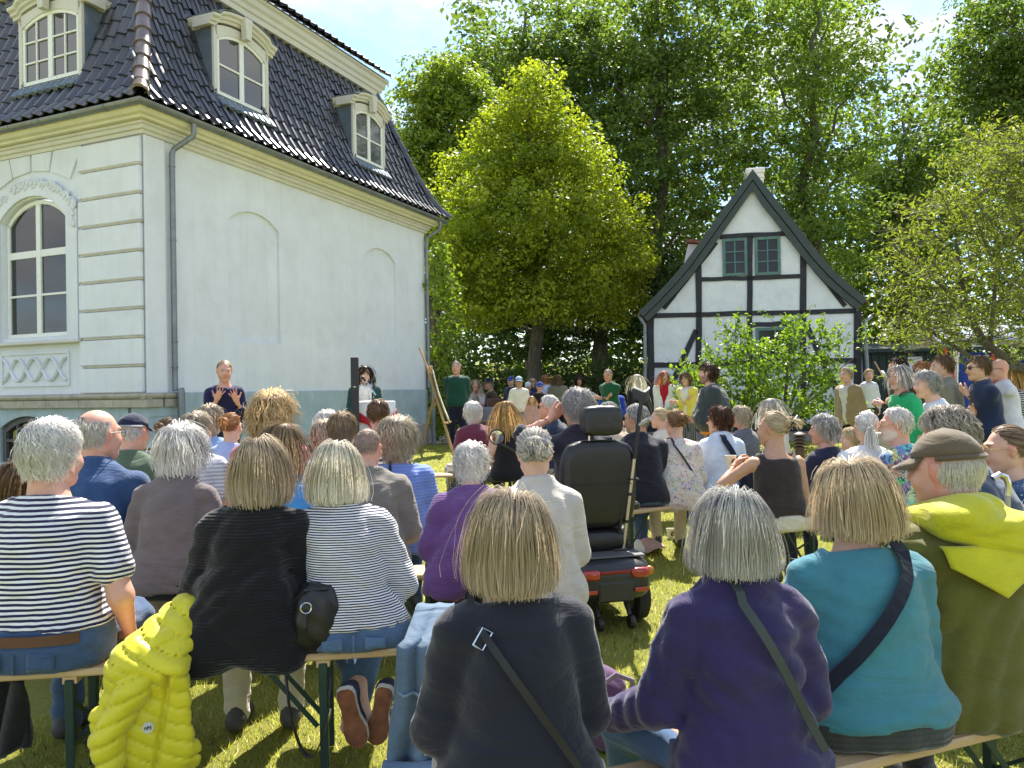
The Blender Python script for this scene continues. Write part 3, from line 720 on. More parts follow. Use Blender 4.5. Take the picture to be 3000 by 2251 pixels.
# ================================================================= plants
def attr_col(nt, name='Col'):
    a = nn(nt, 'ShaderNodeAttribute', attribute_name=name); return a.outputs['Color']
def leaf_material(name, rough=.5, trans=.45, sat=1.0):
    m = bpy.data.materials.new(name); m.use_nodes = True; nt = m.node_tree; b = nt.nodes['Principled BSDF']; o = nt.nodes['Material Output']
    b.inputs['Roughness'].default_value = rough; b.inputs['Specular IOR Level'].default_value = .35
    c = attr_col(nt); nt.links.new(c, b.inputs['Base Color'])
    t = nn(nt, 'ShaderNodeBsdfTranslucent'); c2 = mixc(nt, 1., c, (1.5, 1.55, .55), 'MULTIPLY'); nt.links.new(c2, t.inputs[0])
    mx = nn(nt, 'ShaderNodeMixShader'); mx.inputs[0].default_value = trans
    nt.links.new(b.outputs[0], mx.inputs[1]); nt.links.new(t.outputs[0], mx.inputs[2]); nt.links.new(mx.outputs[0], o.inputs[0]); return m
leaf_m = leaf_material('leaf', .5, .52); gloss_leaf = leaf_material('glossy_leaf', .33, .5); grass_m = leaf_material('grass_blade', .6, .35)
bark_m = mat('bark', (.10, .085, .065), .95, var=.3, scale=5., bmp=.8, bscale=18., stretch=(3, 3, .6), bdist=.03, dirt=((.16, .16, .11), 3., .5, .7))
twig_m = mat('twig', (.07, .055, .04), .9, var=.2)
def leaves(P, N, size, col, rng, aspect=.55, droop=0., fold=.0):
    """diamond leaves at P with normals N"""
    n = len(P); N = N / (np.linalg.norm(N, axis=1)[:, None] + 1e-6); r = rng.normal(size=(n, 3)); r[:, 2] -= droop; T = r - N * (r * N).sum(1)[:, None]; T /= np.linalg.norm(T, axis=1)[:, None] + 1e-6; B = np.cross(N, T)
    s = (size * rng.uniform(.65, 1.25, n))[:, None]; w = s * aspect
    V = np.stack([P - T * s * .5, P + B * w * .5 - T * s * .05 + N * w * fold, P + T * s * .5, P - B * w * .5 - T * s * .05 + N * w * fold], 1).reshape(-1, 3)
    i = np.arange(n) * 4; Q = np.stack([i, i + 1, i + 2, i + 3], 1); return V, Q, np.repeat(col, 4, 0)
def clumpcloud(centers, radii, per, size, c_lo, c_hi, rng, flat=.7, up=.6, aspect=.6, shell=.55, sun=None):
    """leaf clumps: many leaves around each centre, mostly on the clump's surface"""
    n = len(centers); k = np.repeat(np.arange(n), per); d = rng.normal(size=(len(k), 3)); d /= np.linalg.norm(d, axis=1)[:, None]; rad = radii[k] * (shell + (1 - shell) * rng.random(len(k)) ** .5)
    P = centers[k] + d * rad[:, None] * np.array([1, 1, flat]); N = d * .8 + rng.normal(size=d.shape) * .55 + np.array([0, 0, up])
    t = np.clip(rng.random(n)[k] * .65 + rng.random(len(k)) * .35, 0, 1)[:, None]; col = np.array(c_lo) * (1 - t) + np.array(c_hi) * t; return leaves(P, N, size, col * rng.uniform(.8, 1.2, (len(k), 1)), rng, aspect)
def limb(mb, p, q, r0, r1, rng, n=6, wob=.06, k=6):
    p, q = np.array(p, float), np.array(q, float); L = np.linalg.norm(q - p); pts = [p + (q - p) * t + rng.normal(size=3) * wob * L * (0 if i in (0, n) else 1) * .5 + np.array([0, 0, .10 * L * math.sin(math.pi * t)]) for i, t in enumerate(np.linspace(0, 1, n + 1))]
    mb.tube(pts, r0, k, True, [r0 + (r1 - r0) * t for t in np.linspace(0, 1, n + 1)]); return pts
def tree(name, label, x, y, trunk_h, r, lobes, n_cl, per, size, clump_r, c_lo, c_hi, seed, flat=.7, group=None, nlimb=14, up=.6, lean=(0, 0), limb_vis=1., aspect=.6, z0=None):
    """lobes: list of (dx, dy, z, rx, ry, rz) ellipsoids that the crown's leaf clumps fill"""
    rng = np.random.default_rng(seed); g = z0 if z0 is not None else gzf(x, y) + float(sstep(27, 60, y)) * 3.2; root = empty(name, (x, y, g)); tag(root, label, 'tree', group)
    L_ = np.array(lobes, float); vol = (L_[:, 3] * L_[:, 4] * L_[:, 5]) ** .8; pick = rng.choice(len(L_), n_cl, p=vol / vol.sum()); d = rng.normal(size=(n_cl, 3)); d /= np.linalg.norm(d, axis=1)[:, None]; rad = (rng.random(n_cl) ** .38)[:, None]
    C = L_[pick, :3] + d * rad * L_[pick, 3:6]; C[:, 2] = np.maximum(C[:, 2], trunk_h * .75); R = clump_r * rng.uniform(.55, 1.25, n_cl)
    V, Q, col = clumpcloud(C, R, per, size, c_lo, c_hi, rng, flat, up, aspect); o = obj('crown', mesh_np('crown', V, Q, False, col), leaf_m, root)
    mb = MB(); topz = max(l[2] + l[5] * .6 for l in lobes); mid = np.array([lean[0] * .5, lean[1] * .5, trunk_h]); limb(mb, (0, 0, -.15), mid, r * 1.25, r * .85, rng, 7, .015, 10); limb(mb, mid, (lean[0], lean[1], topz), r * .85, r * .16, rng, 9, .03, 8); mb.build('trunk', bark_m, root, True)
    order = rng.choice(n_cl, min(nlimb, n_cl), replace=False)
    for k in order:
        mb = MB(); t = np.clip((C[k, 2] - trunk_h) / max(topz - trunk_h, .1) * .75, 0, .9); st = mid + (np.array([lean[0], lean[1], topz]) - mid) * t * .9; limb(mb, st, C[k], r * .32 * (1 - .5 * t) * limb_vis, r * .05, rng, 6, .08, 5); mb.build('limb', bark_m, root, True)
    return root
def px_lobe(px, py, Y, wpx, hpx, base, depth=None):
    """ellipsoid lobe seen at a pixel, size in pixels, at distance Y; base = tree foot"""
    p = at(px, py, Y); k = Y / FPX; g = gzf(base[0], base[1]) + float(sstep(27, 60, base[1])) * 3.2
    return (p.x - base[0], p.y - base[1], p.z - g, wpx * k / 2, (depth or wpx * .8) * k / 2, hpx * k / 2)
# --- the bright lime tree in the middle
LB = (at(1568, 1140, 24).x, 24.0)
lob = [px_lobe(*q, LB) for q in ((1570, 270, 24, 190, 200), (1540, 370, 24, 300, 200), (1640, 400, 24, 200, 200), (1480, 450, 24, 280, 200), (1600, 520, 24, 420, 260), (1700, 520, 23.5, 300, 220), (1400, 560, 23.6, 280, 240), (1540, 650, 23, 560, 300), (1790, 640, 23.6, 240, 200), (1360, 700, 24, 250, 280), (1450, 800, 23, 420, 300), (1700, 780, 23, 440, 320), (1820, 790, 24, 220, 240), (1580, 880, 22.8, 500, 150), (1400, 860, 24, 280, 200), (1760, 870, 24, 290, 190))]
tree('lime_tree', 'rounded yellow-green lime tree standing between the two houses', *LB, 2.2, .24, lob, 1300, 62, .124, .43, (.105, .165, .014), (.36, .40, .038), 3, flat=.8, nlimb=26)
# --- tall beeches and other trees behind
BG = [  # px, Y, lobes (px,py,Y,w,h), colours, per, size
    ('chestnut_tree', 'open crowned tree with pale leaves above the manor roof corner', 1285, 30, [(1290, 250, 30, 260, 200), (1210, 330, 30, 200, 160), (1350, 330, 30, 260, 240), (1200, 460, 30, 220, 200), (1300, 480, 30, 300, 240), (1250, 640, 30, 260, 260), (1330, 760, 30, 200, 300)], (.045, .075, .014), (.135, .165, .03), 300, .19, .55, 1.3),
    ('beech_tree', 'broad dark beech behind the top of the lime tree', 1560, 36, [(1480, 170, 36, 300, 220), (1620, 110, 36, 360, 260), (1400, 260, 36, 260, 240), (1760, 220, 36, 380, 380), (1560, 320, 36, 420, 400), (1750, 480, 36, 380, 380), (1420, 480, 36, 300, 400), (1850, 700, 36, 300, 400)], (.028, .05, .016), (.075, .105, .025), 330, .24, .75, 1.),
    ('beech_tree', 'towering beech with dense foliage behind the cottage chimney', 1950, 34, [(1860, 60, 34, 380, 360), (2030, 20, 34, 360, 380), (1930, 260, 34, 460, 360), (2080, 300, 34, 360, 400), (1860, 470, 34, 380, 380), (2020, 560, 34, 420, 360), (1900, 740, 34, 420, 340)], (.030, .055, .018), (.085, .115, .028), 360, .23, .75, 1.),
    ('beech_tree', 'sparse tall beech with visible trunk and sky showing through', 2400, 33, [(2260, 60, 33, 320, 300), (2440, 40, 33, 330, 260), (2510, 170, 33, 200, 130), (2300, 260, 33, 360, 320), (2460, 340, 33, 340, 240), (2260, 480, 33, 360, 320), (2440, 540, 33, 360, 300), (2350, 740, 33, 420, 320)], (.035, .065, .018), (.105, .14, .032), 300, .21, .62, 1.2),
    ('beech_tree', 'mid-green beech rising beyond the cottage roof', 2660, 38, [(2640, 520, 38, 280, 260), (2560, 620, 38, 280, 260), (2720, 640, 38, 320, 320), (2600, 800, 38, 340, 300), (2760, 420, 38, 220, 220)], (.035, .06, .018), (.095, .13, .03), 230, .25, .7, 1.),
    ('beech_tree', 'overhanging beech with drooping branches in the upper corner', 3080, 22, [(2990, 60, 22, 420, 300), (2900, 200, 22, 340, 200), (3060, 260, 22, 420, 300), (2860, 330, 22, 260, 120), (2950, 420, 22, 320, 200), (3100, 480, 22, 300, 400)], (.022, .042, .012), (.085, .12, .026), 300, .15, .5, 1.),
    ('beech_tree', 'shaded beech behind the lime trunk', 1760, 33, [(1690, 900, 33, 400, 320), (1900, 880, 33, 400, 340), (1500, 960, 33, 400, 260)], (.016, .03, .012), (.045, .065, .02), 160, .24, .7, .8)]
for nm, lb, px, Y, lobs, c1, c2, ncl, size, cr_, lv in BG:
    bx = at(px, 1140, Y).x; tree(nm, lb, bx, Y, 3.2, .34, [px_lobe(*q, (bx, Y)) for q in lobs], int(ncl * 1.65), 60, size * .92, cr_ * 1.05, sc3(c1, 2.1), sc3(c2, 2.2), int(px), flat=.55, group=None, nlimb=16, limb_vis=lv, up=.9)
# --- the wood further back, one mass
def wood():
    rng = np.random.default_rng(77); n = 1750; X = rng.uniform(-10, 46, n); Y = rng.uniform(42, 58, n); H = 10 + 16 * sstep(-9, 0, X) - 10 * np.exp(-((X - 25.5) / 3.2) ** 2)
    Z = 1.0 + rng.random(n) ** 1.2 * H; V, Q, C = clumpcloud(np.stack([X, Y, Z], 1), rng.uniform(1.2, 2.2, n), 54, .44, (.05, .085, .025), (.12, .17, .045), rng, .7, .7); o = obj('far_wood', mesh_np('far_wood', V, Q, False, C), leaf_m); tag(o, kind='stuff')
wood()
# --- understorey shrubs and ferns
def shrub(name, label, x, y, rx, ry, h, n, size, c1, c2, seed, aspect=.6, cat='shrub', m=None, group=None):
    rng = np.random.default_rng(seed); g = gzf(x, y) + float(sstep(27, 60, y)) * 3.2; root = empty(name, (x, y, g)); tag(root, label, cat, group); k = max(6, n // 60); d = rng.normal(size=(k, 3)); d /= np.linalg.norm(d, axis=1)[:, None]; rr = rng.random((k, 1)) ** .45
    C = d * rr * np.array([rx, ry, h / 2]) + np.array([0, 0, h * .52]); V, Q, col = clumpcloud(C, np.full(k, min(rx, h) * .33), 60, size, c1, c2, rng, .8, .6, aspect); V[:, 2] = np.maximum(V[:, 2], .01); obj('foliage', mesh_np('foliage', V, Q, False, col), m or leaf_m, root)
    mb = MB()
    for q in C[:10]: limb(mb, (rng.normal() * .06, rng.normal() * .06, -.05), q, .02, .006, rng, 5, .05, 5)
    mb.build('stem', twig_m, root, True); return root
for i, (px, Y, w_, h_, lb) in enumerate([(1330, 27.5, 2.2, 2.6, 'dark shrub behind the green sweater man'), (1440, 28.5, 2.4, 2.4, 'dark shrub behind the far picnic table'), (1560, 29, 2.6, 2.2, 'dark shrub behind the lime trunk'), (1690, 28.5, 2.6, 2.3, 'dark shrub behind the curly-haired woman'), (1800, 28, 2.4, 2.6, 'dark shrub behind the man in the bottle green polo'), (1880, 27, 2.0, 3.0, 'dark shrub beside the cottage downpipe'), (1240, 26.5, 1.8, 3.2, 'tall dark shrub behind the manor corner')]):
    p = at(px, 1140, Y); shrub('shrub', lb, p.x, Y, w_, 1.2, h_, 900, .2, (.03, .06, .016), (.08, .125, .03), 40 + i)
def fern(x, y, h, n, seed, label):
    rng = np.random.default_rng(seed); g = gzf(x, y); root = empty('fern', (x, y, g)); tag(root, label, 'fern', 'ferns at the edge of the wood'); V = []; Q = []; C = []; o = 0
    for k in range(n):
        a = rng.uniform(0, 6.28); L = h * rng.uniform(.8, 1.25); pts = []
        for t in np.linspace(0, 1, 12): pts.append(np.array([math.cos(a) * L * .75 * t, math.sin(a) * L * .75 * t, L * (1.1 * t - .55 * t * t)]))
        P = np.array(pts); tg = np.gradient(P, axis=0); tg /= np.linalg.norm(tg, axis=1)[:, None]; sd_ = np.cross(tg, [0, 0, 1.]); sd_ /= np.linalg.norm(sd_, axis=1)[:, None]
        for i in range(1, 12):
            wl = L * .22 * math.sin(math.pi * (i / 12) ** .7) + .01
            for s_ in (-1, 1):
                b = P[i]; tip = b + sd_[i] * s_ * wl + tg[i] * wl * .35; e = tg[i] * L * .035; V += [b - e, b + e, tip + e * .3, tip - e * .3]; Q.append([o, o + 1, o + 2, o + 3]); o += 4; c = np.array([.06, .11, .022]) * rng.uniform(.6, 1.3); C += [c] * 4
    obj('frond', mesh_np('frond', np.array(V), np.array(Q), False, np.array(C)), leaf_m, root)
for i in range(16):
    fx = 1620 + i * 17; p = at(fx, 1140, 23.5 + (i % 3) * .9); fern(p.x, p.y, .8 + .25 * (i % 4) / 3, 13, 200 + i, 'green fern on the bank behind the gathering')
# --- leafy twigs: bush in front of the cottage, small tree at the edge, climber on the manor corner
def sprays(roots, rng, L, nleaf, size, c1, c2, droop, aspect, upb=.5, curve=.3):
    """each root (p, dir): a curved twig with leaves along it -> twig tubes + leaf arrays"""
    Vs, Ns, Cs, tubes = [], [], [], []
    for p, d in roots:
        d = np.array(d, float); d /= np.linalg.norm(d); l = L * rng.uniform(.6, 1.2); pts = [np.array(p, float)]; m = 6
        for k in range(m): d = d + rng.normal(size=3) * .12 + np.array([0, 0, curve * (.5 - k / m)]); d /= np.linalg.norm(d); pts.append(pts[-1] + d * l / m)
        tubes.append(pts); pts = np.array(pts); t = np.sort(rng.random(nleaf)) * .95 + .05; idx = np.clip(t * m, 0, m - .01); i0 = idx.astype(int); P = pts[i0] + (pts[i0 + 1] - pts[i0]) * (idx - i0)[:, None]
        off = rng.normal(size=(nleaf, 3)); off /= np.linalg.norm(off, axis=1)[:, None]; P = P + off * size * .8 - np.array([0, 0, droop * size]); N = off * .5 + rng.normal(size=off.shape) * .5 + np.array([0, 0, upb]); Vs.append(P); Ns.append(N)
        tt = (rng.random((nleaf, 1)) * .6 + .4 * t[:, None]); Cs.append((np.array(c1) * (1 - tt) + np.array(c2) * tt) * rng.uniform(.8, 1.2, (nleaf, 1)))
    V, Q, C = leaves(np.concatenate(Vs), np.concatenate(Ns), size, np.concatenate(Cs), rng, aspect, .4, .18); return V, Q, C, tubes
def oval_leaf(V, Q, C):
    """turn diamonds into hexagon leaves with rounded shoulders"""
    D = V.reshape(-1, 4, 3); a, b, c, d = D[:, 0], D[:, 1], D[:, 2], D[:, 3]; V2 = np.stack([a, b * .8 + a * .2, b * .85 + c * .15 + (b - d) * .03, c, d * .85 + c * .15 + (d - b) * .03, d * .8 + a * .2], 1).reshape(-1, 3)
    i = np.arange(len(D)) * 6; return V2, [np.stack([i, i + 1, i + 2, i + 3], 1), np.stack([i, i + 3, i + 4, i + 5], 1)], np.repeat(C[::4], 6, 0)
def twiggy(name, label, base, starts, L, nleaf, size, c1, c2, seed, droop, aspect, cat, trunk_pts, upb=.5, curve=.3, m=None, thin=.006):
    rng = np.random.default_rng(seed); root = empty(name, base); tag(root, label, cat); b = np.array(base); st = [(np.array(p) - b, d) for p, d in starts]; V, Q, C, tubes = sprays(st, rng, L, nleaf, size, c1, c2, droop, aspect, upb, curve); V, Q, C = oval_leaf(V, Q, C)
    o = obj('foliage', mesh_np('foliage', V, Q, False, C), m or gloss_leaf, root); mb = MB()
    for pts in tubes: mb.tube(pts, thin, 4, False, [thin * (1 - .7 * k / 6) for k in range(7)])
    o = mb.build('twigs', twig_m, root, True); tag(o, kind='stuff')
    for pts, r0, r1 in trunk_pts:
        mb = MB(); pts = [np.array(q) - b for q in pts]; mb.tube(pts, r0, 8, True, [r0 + (r1 - r0) * k / (len(pts) - 1) for k in range(len(pts))]); mb.build('branch', bark_m, root, True)
    return root
def px_bush():
    rng = np.random.default_rng(5); Y0 = 14.7; base = at(2290, 1320, Y0); base.z = gzf(base.x, Y0); st = []
    prof = [(1990, 1060), (2060, 1000), (2110, 930), (2140, 900), (2170, 930), (2230, 960), (2290, 900), (2310, 870), (2340, 900), (2380, 930), (2420, 930), (2460, 960), (2490, 1010), (2530, 1000), (2510, 1090), (2470, 1150), (2440, 1210)]
    def top(x): return np.interp(x, [q[0] for q in prof], [q[1] for q in prof])
    for k in range(440):
        x = rng.uniform(2010, 2490); t = top(min(x, 2500)); y = t + 45 + (1250 - t - 45) * rng.random() ** .6; Y = Y0 + rng.normal() * .5; p = at(x, y, Y); d = np.array([(x - 2270) / 420 + rng.normal() * .55, rng.normal() * .6, .7 + rng.normal() * .4]); st.append((np.array(p), d))
    for (x, y) in ((2148, 985), (2160, 1010), (2185, 975), (2318, 960), (2330, 985), (2310, 985), (2400, 985), (2440, 1000), (2520, 1010), (2010, 1095), (2060, 1080), (2130, 1010), (2350, 1000), (2460, 1040)):
        for q in range(2): st.append((np.array(at(x + q * 8, y + 20, Y0 + rng.normal() * .2)), np.array([rng.normal() * .12, rng.normal() * .1, 1.])))
    tr = [([base, at(2285, 1260, Y0), at(2300, 1180, Y0), at(2310, 1050, Y0), at(2315, 950, Y0)], .06, .012)]
    for q in ((2060, 1120), (2130, 1010), (2200, 1030), (2400, 1020), (2470, 1110), (2500, 1050)): tr.append(([at(2285, 1260, Y0), at((2285 + q[0]) / 2, (1230 + q[1]) / 2, Y0 + .1), at(*q, Y0)], .032, .008))
    twiggy('apple_bush', 'leafy green bush with upright shoots in front of the cottage gable', tuple(base), st, .52, 15, .092, (.055, .12, .018), (.20, .30, .04), 6, .2, .72, 'bush', tr, .4, .1)
px_bush()
def px_edge_tree():
    rng = np.random.default_rng(9); base = at(3120, 1500, 9.6); base.z = gzf(base.x, 9.6); st = []
    outl = [(360, 2985), (440, 2800), (520, 2790), (600, 2700), (650, 2650), (700, 2570), (780, 2590), (850, 2535), (900, 2580), (960, 2560), (1010, 2590), (1060, 2620)]
    for k in range(760):
        y = rng.uniform(400, 1060); xl = np.interp(y, [q[0] for q in outl], [q[1] for q in outl]) + 40; x = xl + (3120 - xl) * rng.random() ** .8; Y = 9.6 + rng.normal() * .7; p = at(x, y, Y)
        if y > 1000 and x > 2700 and rng.random() < .8: continue
        st.append((np.array(p), np.array([-.75 + rng.normal() * .4, rng.normal() * .4, .25 + rng.normal() * .35])))
    T0 = at(3140, 1120, 9.6); tr = [([base, T0, at(3130, 1080, 9.6)], .12, .1), ([at(3150, 1130, 9.6), at(2980, 1075, 9.5), at(2880, 1000, 9.4), at(2830, 900, 9.5), at(2800, 700, 9.6)], .075, .015), ([at(3000, 1085, 9.5), at(2850, 1050, 9.3), at(2740, 980, 9.4), at(2640, 900, 9.5)], .04, .012), ([at(3130, 1080, 9.6), at(3020, 800, 9.7), at(2960, 560, 9.8), at(2950, 420, 9.8)], .07, .015), ([at(2900, 1010, 9.5), at(2920, 800, 9.3), at(2850, 620, 9.4)], .03, .01), ([at(2850, 930, 9.5), at(2700, 780, 9.5), at(2610, 720, 9.6)], .028, .008)]
    twiggy('willow_pear_tree', 'narrow-leaved light green tree reaching over the bystanders', tuple(base), st, .55, 21, .072, (.075, .115, .022), (.215, .245, .05), 10, .15, .34, 'tree', tr, .4, -.1, leaf_m)
px_edge_tree()
def px_climber():
    rng = np.random.default_rng(15); base = at(1282, 1280, 17.9); base.z = gzf(base.x, 17.9); st = []
    for k in range(230):
        y = rng.uniform(700, 1255); w_ = np.interp(y, [700, 800, 900, 1000, 1060, 1255], [30, 60, 72, 70, 85, 95]); x = 1262 + rng.random() * w_; p = at(x, y, 17.9 + rng.normal() * .25); st.append((np.array(p), np.array([.4 + rng.normal() * .3, -.3 + rng.normal() * .3, -.5])))
    tr = [([base, at(1275, 1150, 18.), at(1278, 950, 18.), at(1270, 720, 18.)], .04, .01)]
    twiggy('climbing_vine', 'sunlit leafy vine growing past the corner of the manor', tuple(base), st, .4, 14, .12, (.07, .13, .02), (.22, .28, .035), 16, .5, .6, 'plant', tr, .3, -.2)
px_climber()
# --- grass blades
def grass():
    rng = np.random.default_rng(21); P = []
    for (n, y0, y1, x0, x1, hh, ww) in ((52000, 2.0, 4.2, -2.2, 2.4, .026, .0042), (52000, 4.2, 8.5, -3.6, 4.4, .027, .007), (26000, 8.5, 16.5, -3.6, 6.5, .03, .014)):
        y = y0 + (y1 - y0) * rng.random(n); x = x0 + (x1 - x0) * rng.random(n); P.append(np.stack([x, y, np.full(n, hh), np.full(n, ww)], 1))
    P = np.concatenate(P); n = len(P); x, y, hh, ww = P.T; z = gz(x, y); a = rng.uniform(0, 6.28, n); l = hh * rng.uniform(.5, 1.35, n); be = rng.normal(size=(n, 2)) * (l * .55)[:, None]; dx, dy = np.cos(a) * ww / 2, np.sin(a) * ww / 2
    V = np.stack([np.stack([x - dx, y - dy, z - .003], 1), np.stack([x + dx, y + dy, z - .003], 1), np.stack([x + be[:, 0], y + be[:, 1], z + l], 1)], 1).reshape(-1, 3)
    pt = np.clip(.5 + .5 * np.sin(x * 2.1 + np.sin(y * 1.7)) * np.sin(y * 1.9 + 1.3 * np.sin(x * 1.3)), 0, 1); t = np.clip(rng.random(n) * .6 + pt * .4, 0, 1)[:, None]; col = np.array([.27, .32, .03]) * (1 - t) + np.array([.56, .54, .10]) * t; dry = rng.random(n) < .16; col[dry] = np.array([.58, .50, .24]); col *= rng.uniform(.75, 1.2, (n, 1))
    me = mesh_np('grass', V, np.arange(3 * n).reshape(-1, 3), True, np.repeat(col, 3, 0)); NN = np.repeat(rng.normal(size=(n, 3)) * .35 + np.array([0, 0, 1.]), 3, 0); me.normals_split_custom_set_from_vertices((NN / np.linalg.norm(NN, axis=1)[:, None]).astype(np.float32)); o = obj('grass', me, grass_m); tag(o, 'short sunlit lawn grass with dry blades', 'grass', kind='stuff')
grass()
# sunlit ground cover in front of the cottage
p = at(2390, 1310, 8.9); shrub('ground_cover', 'low bright green ground cover beside the brown bollard', p.x, 8.9, .55, .3, .22, 700, .05, (.08, .15, .02), (.24, .30, .04), 61, cat='plant')
# ================================================================= people: smooth implicit bodies turned into meshes
BIG = 1.0
class Grid:
    def __init__(s, lo, hi, h):
        s.lo = np.array(lo, np.float32); s.h = h; s.n = np.maximum(4, np.ceil((np.array(hi) - s.lo) / h).astype(int) + 1)
        s.x, s.y, s.z = (s.lo[k] + h * np.arange(s.n[k], dtype=np.float32) for k in range(3))
    def new(s): return np.full(s.n, BIG, np.float32)
    def sl(s, lo, hi):
        a = np.clip(np.floor((np.array(lo) - s.lo) / s.h).astype(int), 0, s.n); b = np.clip(np.ceil((np.array(hi) - s.lo) / s.h).astype(int) + 1, 0, s.n)
        return slice(a[0], b[0]), slice(a[1], b[1]), slice(a[2], b[2])
    def xyz(s, q): return s.x[q[0]][:, None, None], s.y[q[1]][None, :, None], s.z[q[2]][None, None, :]
def smin(a, b, k):
    if k <= 0: return np.minimum(a, b)
    h = np.maximum(k - np.abs(a - b), 0) / k
    return np.minimum(a, b) - h * h * k * .25
def add_cone(A, G, a, b, ra, rb, k=.03, m=.07):
    a = np.array(a, np.float32); b = np.array(b, np.float32); r = max(ra, rb) + m
    q = G.sl(np.minimum(a, b) - r, np.maximum(a, b) + r); X, Y, Z = G.xyz(q); d = b - a; L2 = float(d @ d) + 1e-9
    t = np.clip(((X - a[0]) * d[0] + (Y - a[1]) * d[1] + (Z - a[2]) * d[2]) / L2, 0, 1)
    D = np.sqrt((X - a[0] - t * d[0]) ** 2 + (Y - a[1] - t * d[1]) ** 2 + (Z - a[2] - t * d[2]) ** 2) - (ra + (rb - ra) * t)
    A[q] = smin(A[q], D, k)
def add_ell(A, G, c, r, k=.02, R=None, m=.06, op='u'):
    c = np.array(c, np.float32); r = np.array(r, np.float32); e = float(r.max()) + m
    q = G.sl(c - e, c + e); X, Y, Z = G.xyz(q); X, Y, Z = X - c[0], Y - c[1], Z - c[2]
    if R is not None:
        R = np.array(R, np.float32); X, Y, Z = R[0, 0] * X + R[1, 0] * Y + R[2, 0] * Z, R[0, 1] * X + R[1, 1] * Y + R[2, 1] * Z, R[0, 2] * X + R[1, 2] * Y + R[2, 2] * Z
    k0 = np.sqrt((X / r[0]) ** 2 + (Y / r[1]) ** 2 + (Z / r[2]) ** 2); k1 = np.sqrt((X / r[0] ** 2) ** 2 + (Y / r[1] ** 2) ** 2 + (Z / r[2] ** 2) ** 2) + 1e-6
    D = k0 * (k0 - 1) / k1
    if op == 'u': A[q] = smin(A[q], D, k)
    else: A[q] = -smin(-A[q], D, k)
def nets(D, G):
    """surface nets: (verts, quads)"""
    ins = D < 0
    c = [ins[i:D.shape[0] - 1 + i, j:D.shape[1] - 1 + j, l:D.shape[2] - 1 + l] for i in (0, 1) for j in (0, 1) for l in (0, 1)]
    s = np.zeros(c[0].shape, np.int8)
    for a in c: s += a
    idx = np.argwhere((s > 0) & (s < 8))
    if not len(idx): return np.zeros((0, 3)), np.zeros((0, 4), int)
    I, J, K = idx.T; val = {}
    for i in (0, 1):
        for j in (0, 1):
            for l in (0, 1): val[i, j, l] = D[I + i, J + j, K + l]
    P = np.zeros((len(idx), 3)); N = np.zeros(len(idx))
    for ax in range(3):
        o = [k for k in range(3) if k != ax]
        for p in (0, 1):
            for r in (0, 1):
                a = [0, 0, 0]; a[o[0]] = p; a[o[1]] = r; b = list(a); b[ax] = 1
                va, vb = val[tuple(a)], val[tuple(b)]; m = (va < 0) != (vb < 0); t = np.where(m, va / np.where(m, va - vb, 1), 0)
                q = np.array(a, float)[None] + 0 * P; q[:, ax] += t
                P[m] += q[m]; N[m] += 1
    V = (idx + P / N[:, None]) * G.h + G.lo
    num = -np.ones(s.shape, np.int64); num[I, J, K] = np.arange(len(idx)); Q = []
    for ax in range(3):
        o = [k for k in range(3) if k != ax]
        sa = [slice(None)] * 3; sb = [slice(None)] * 3; sa[ax] = slice(0, -1); sb[ax] = slice(1, None)
        A, B = ins[tuple(sa)], ins[tuple(sb)]; e = np.argwhere(A != B); ok = (e[:, o[0]] > 0) & (e[:, o[1]] > 0) & (e[:, o[0]] < s.shape[o[0]]) & (e[:, o[1]] < s.shape[o[1]])
        e = e[ok]; fl = A[tuple(e.T)]
        def cell(d0, d1):
            f = e.copy(); f[:, o[0]] += d0; f[:, o[1]] += d1; return num[tuple(f.T)]
        q = np.stack([cell(-1, -1), cell(0, -1), cell(0, 0), cell(-1, 0)], 1)
        rev = fl if ax != 1 else ~fl
        q = np.where(rev[:, None], q, q[:, ::-1]); q = q[(q >= 0).all(1)]; Q.append(q)
    return V, np.concatenate(Q)
def v3(*a): return np.array(a, np.float32)
def rotm(yaw=0, pitch=0, roll=0):
    return np.array(Matrix.Rotation(yaw, 3, 'Z') @ Matrix.Rotation(pitch, 3, 'X') @ Matrix.Rotation(roll, 3, 'Y'), np.float32)
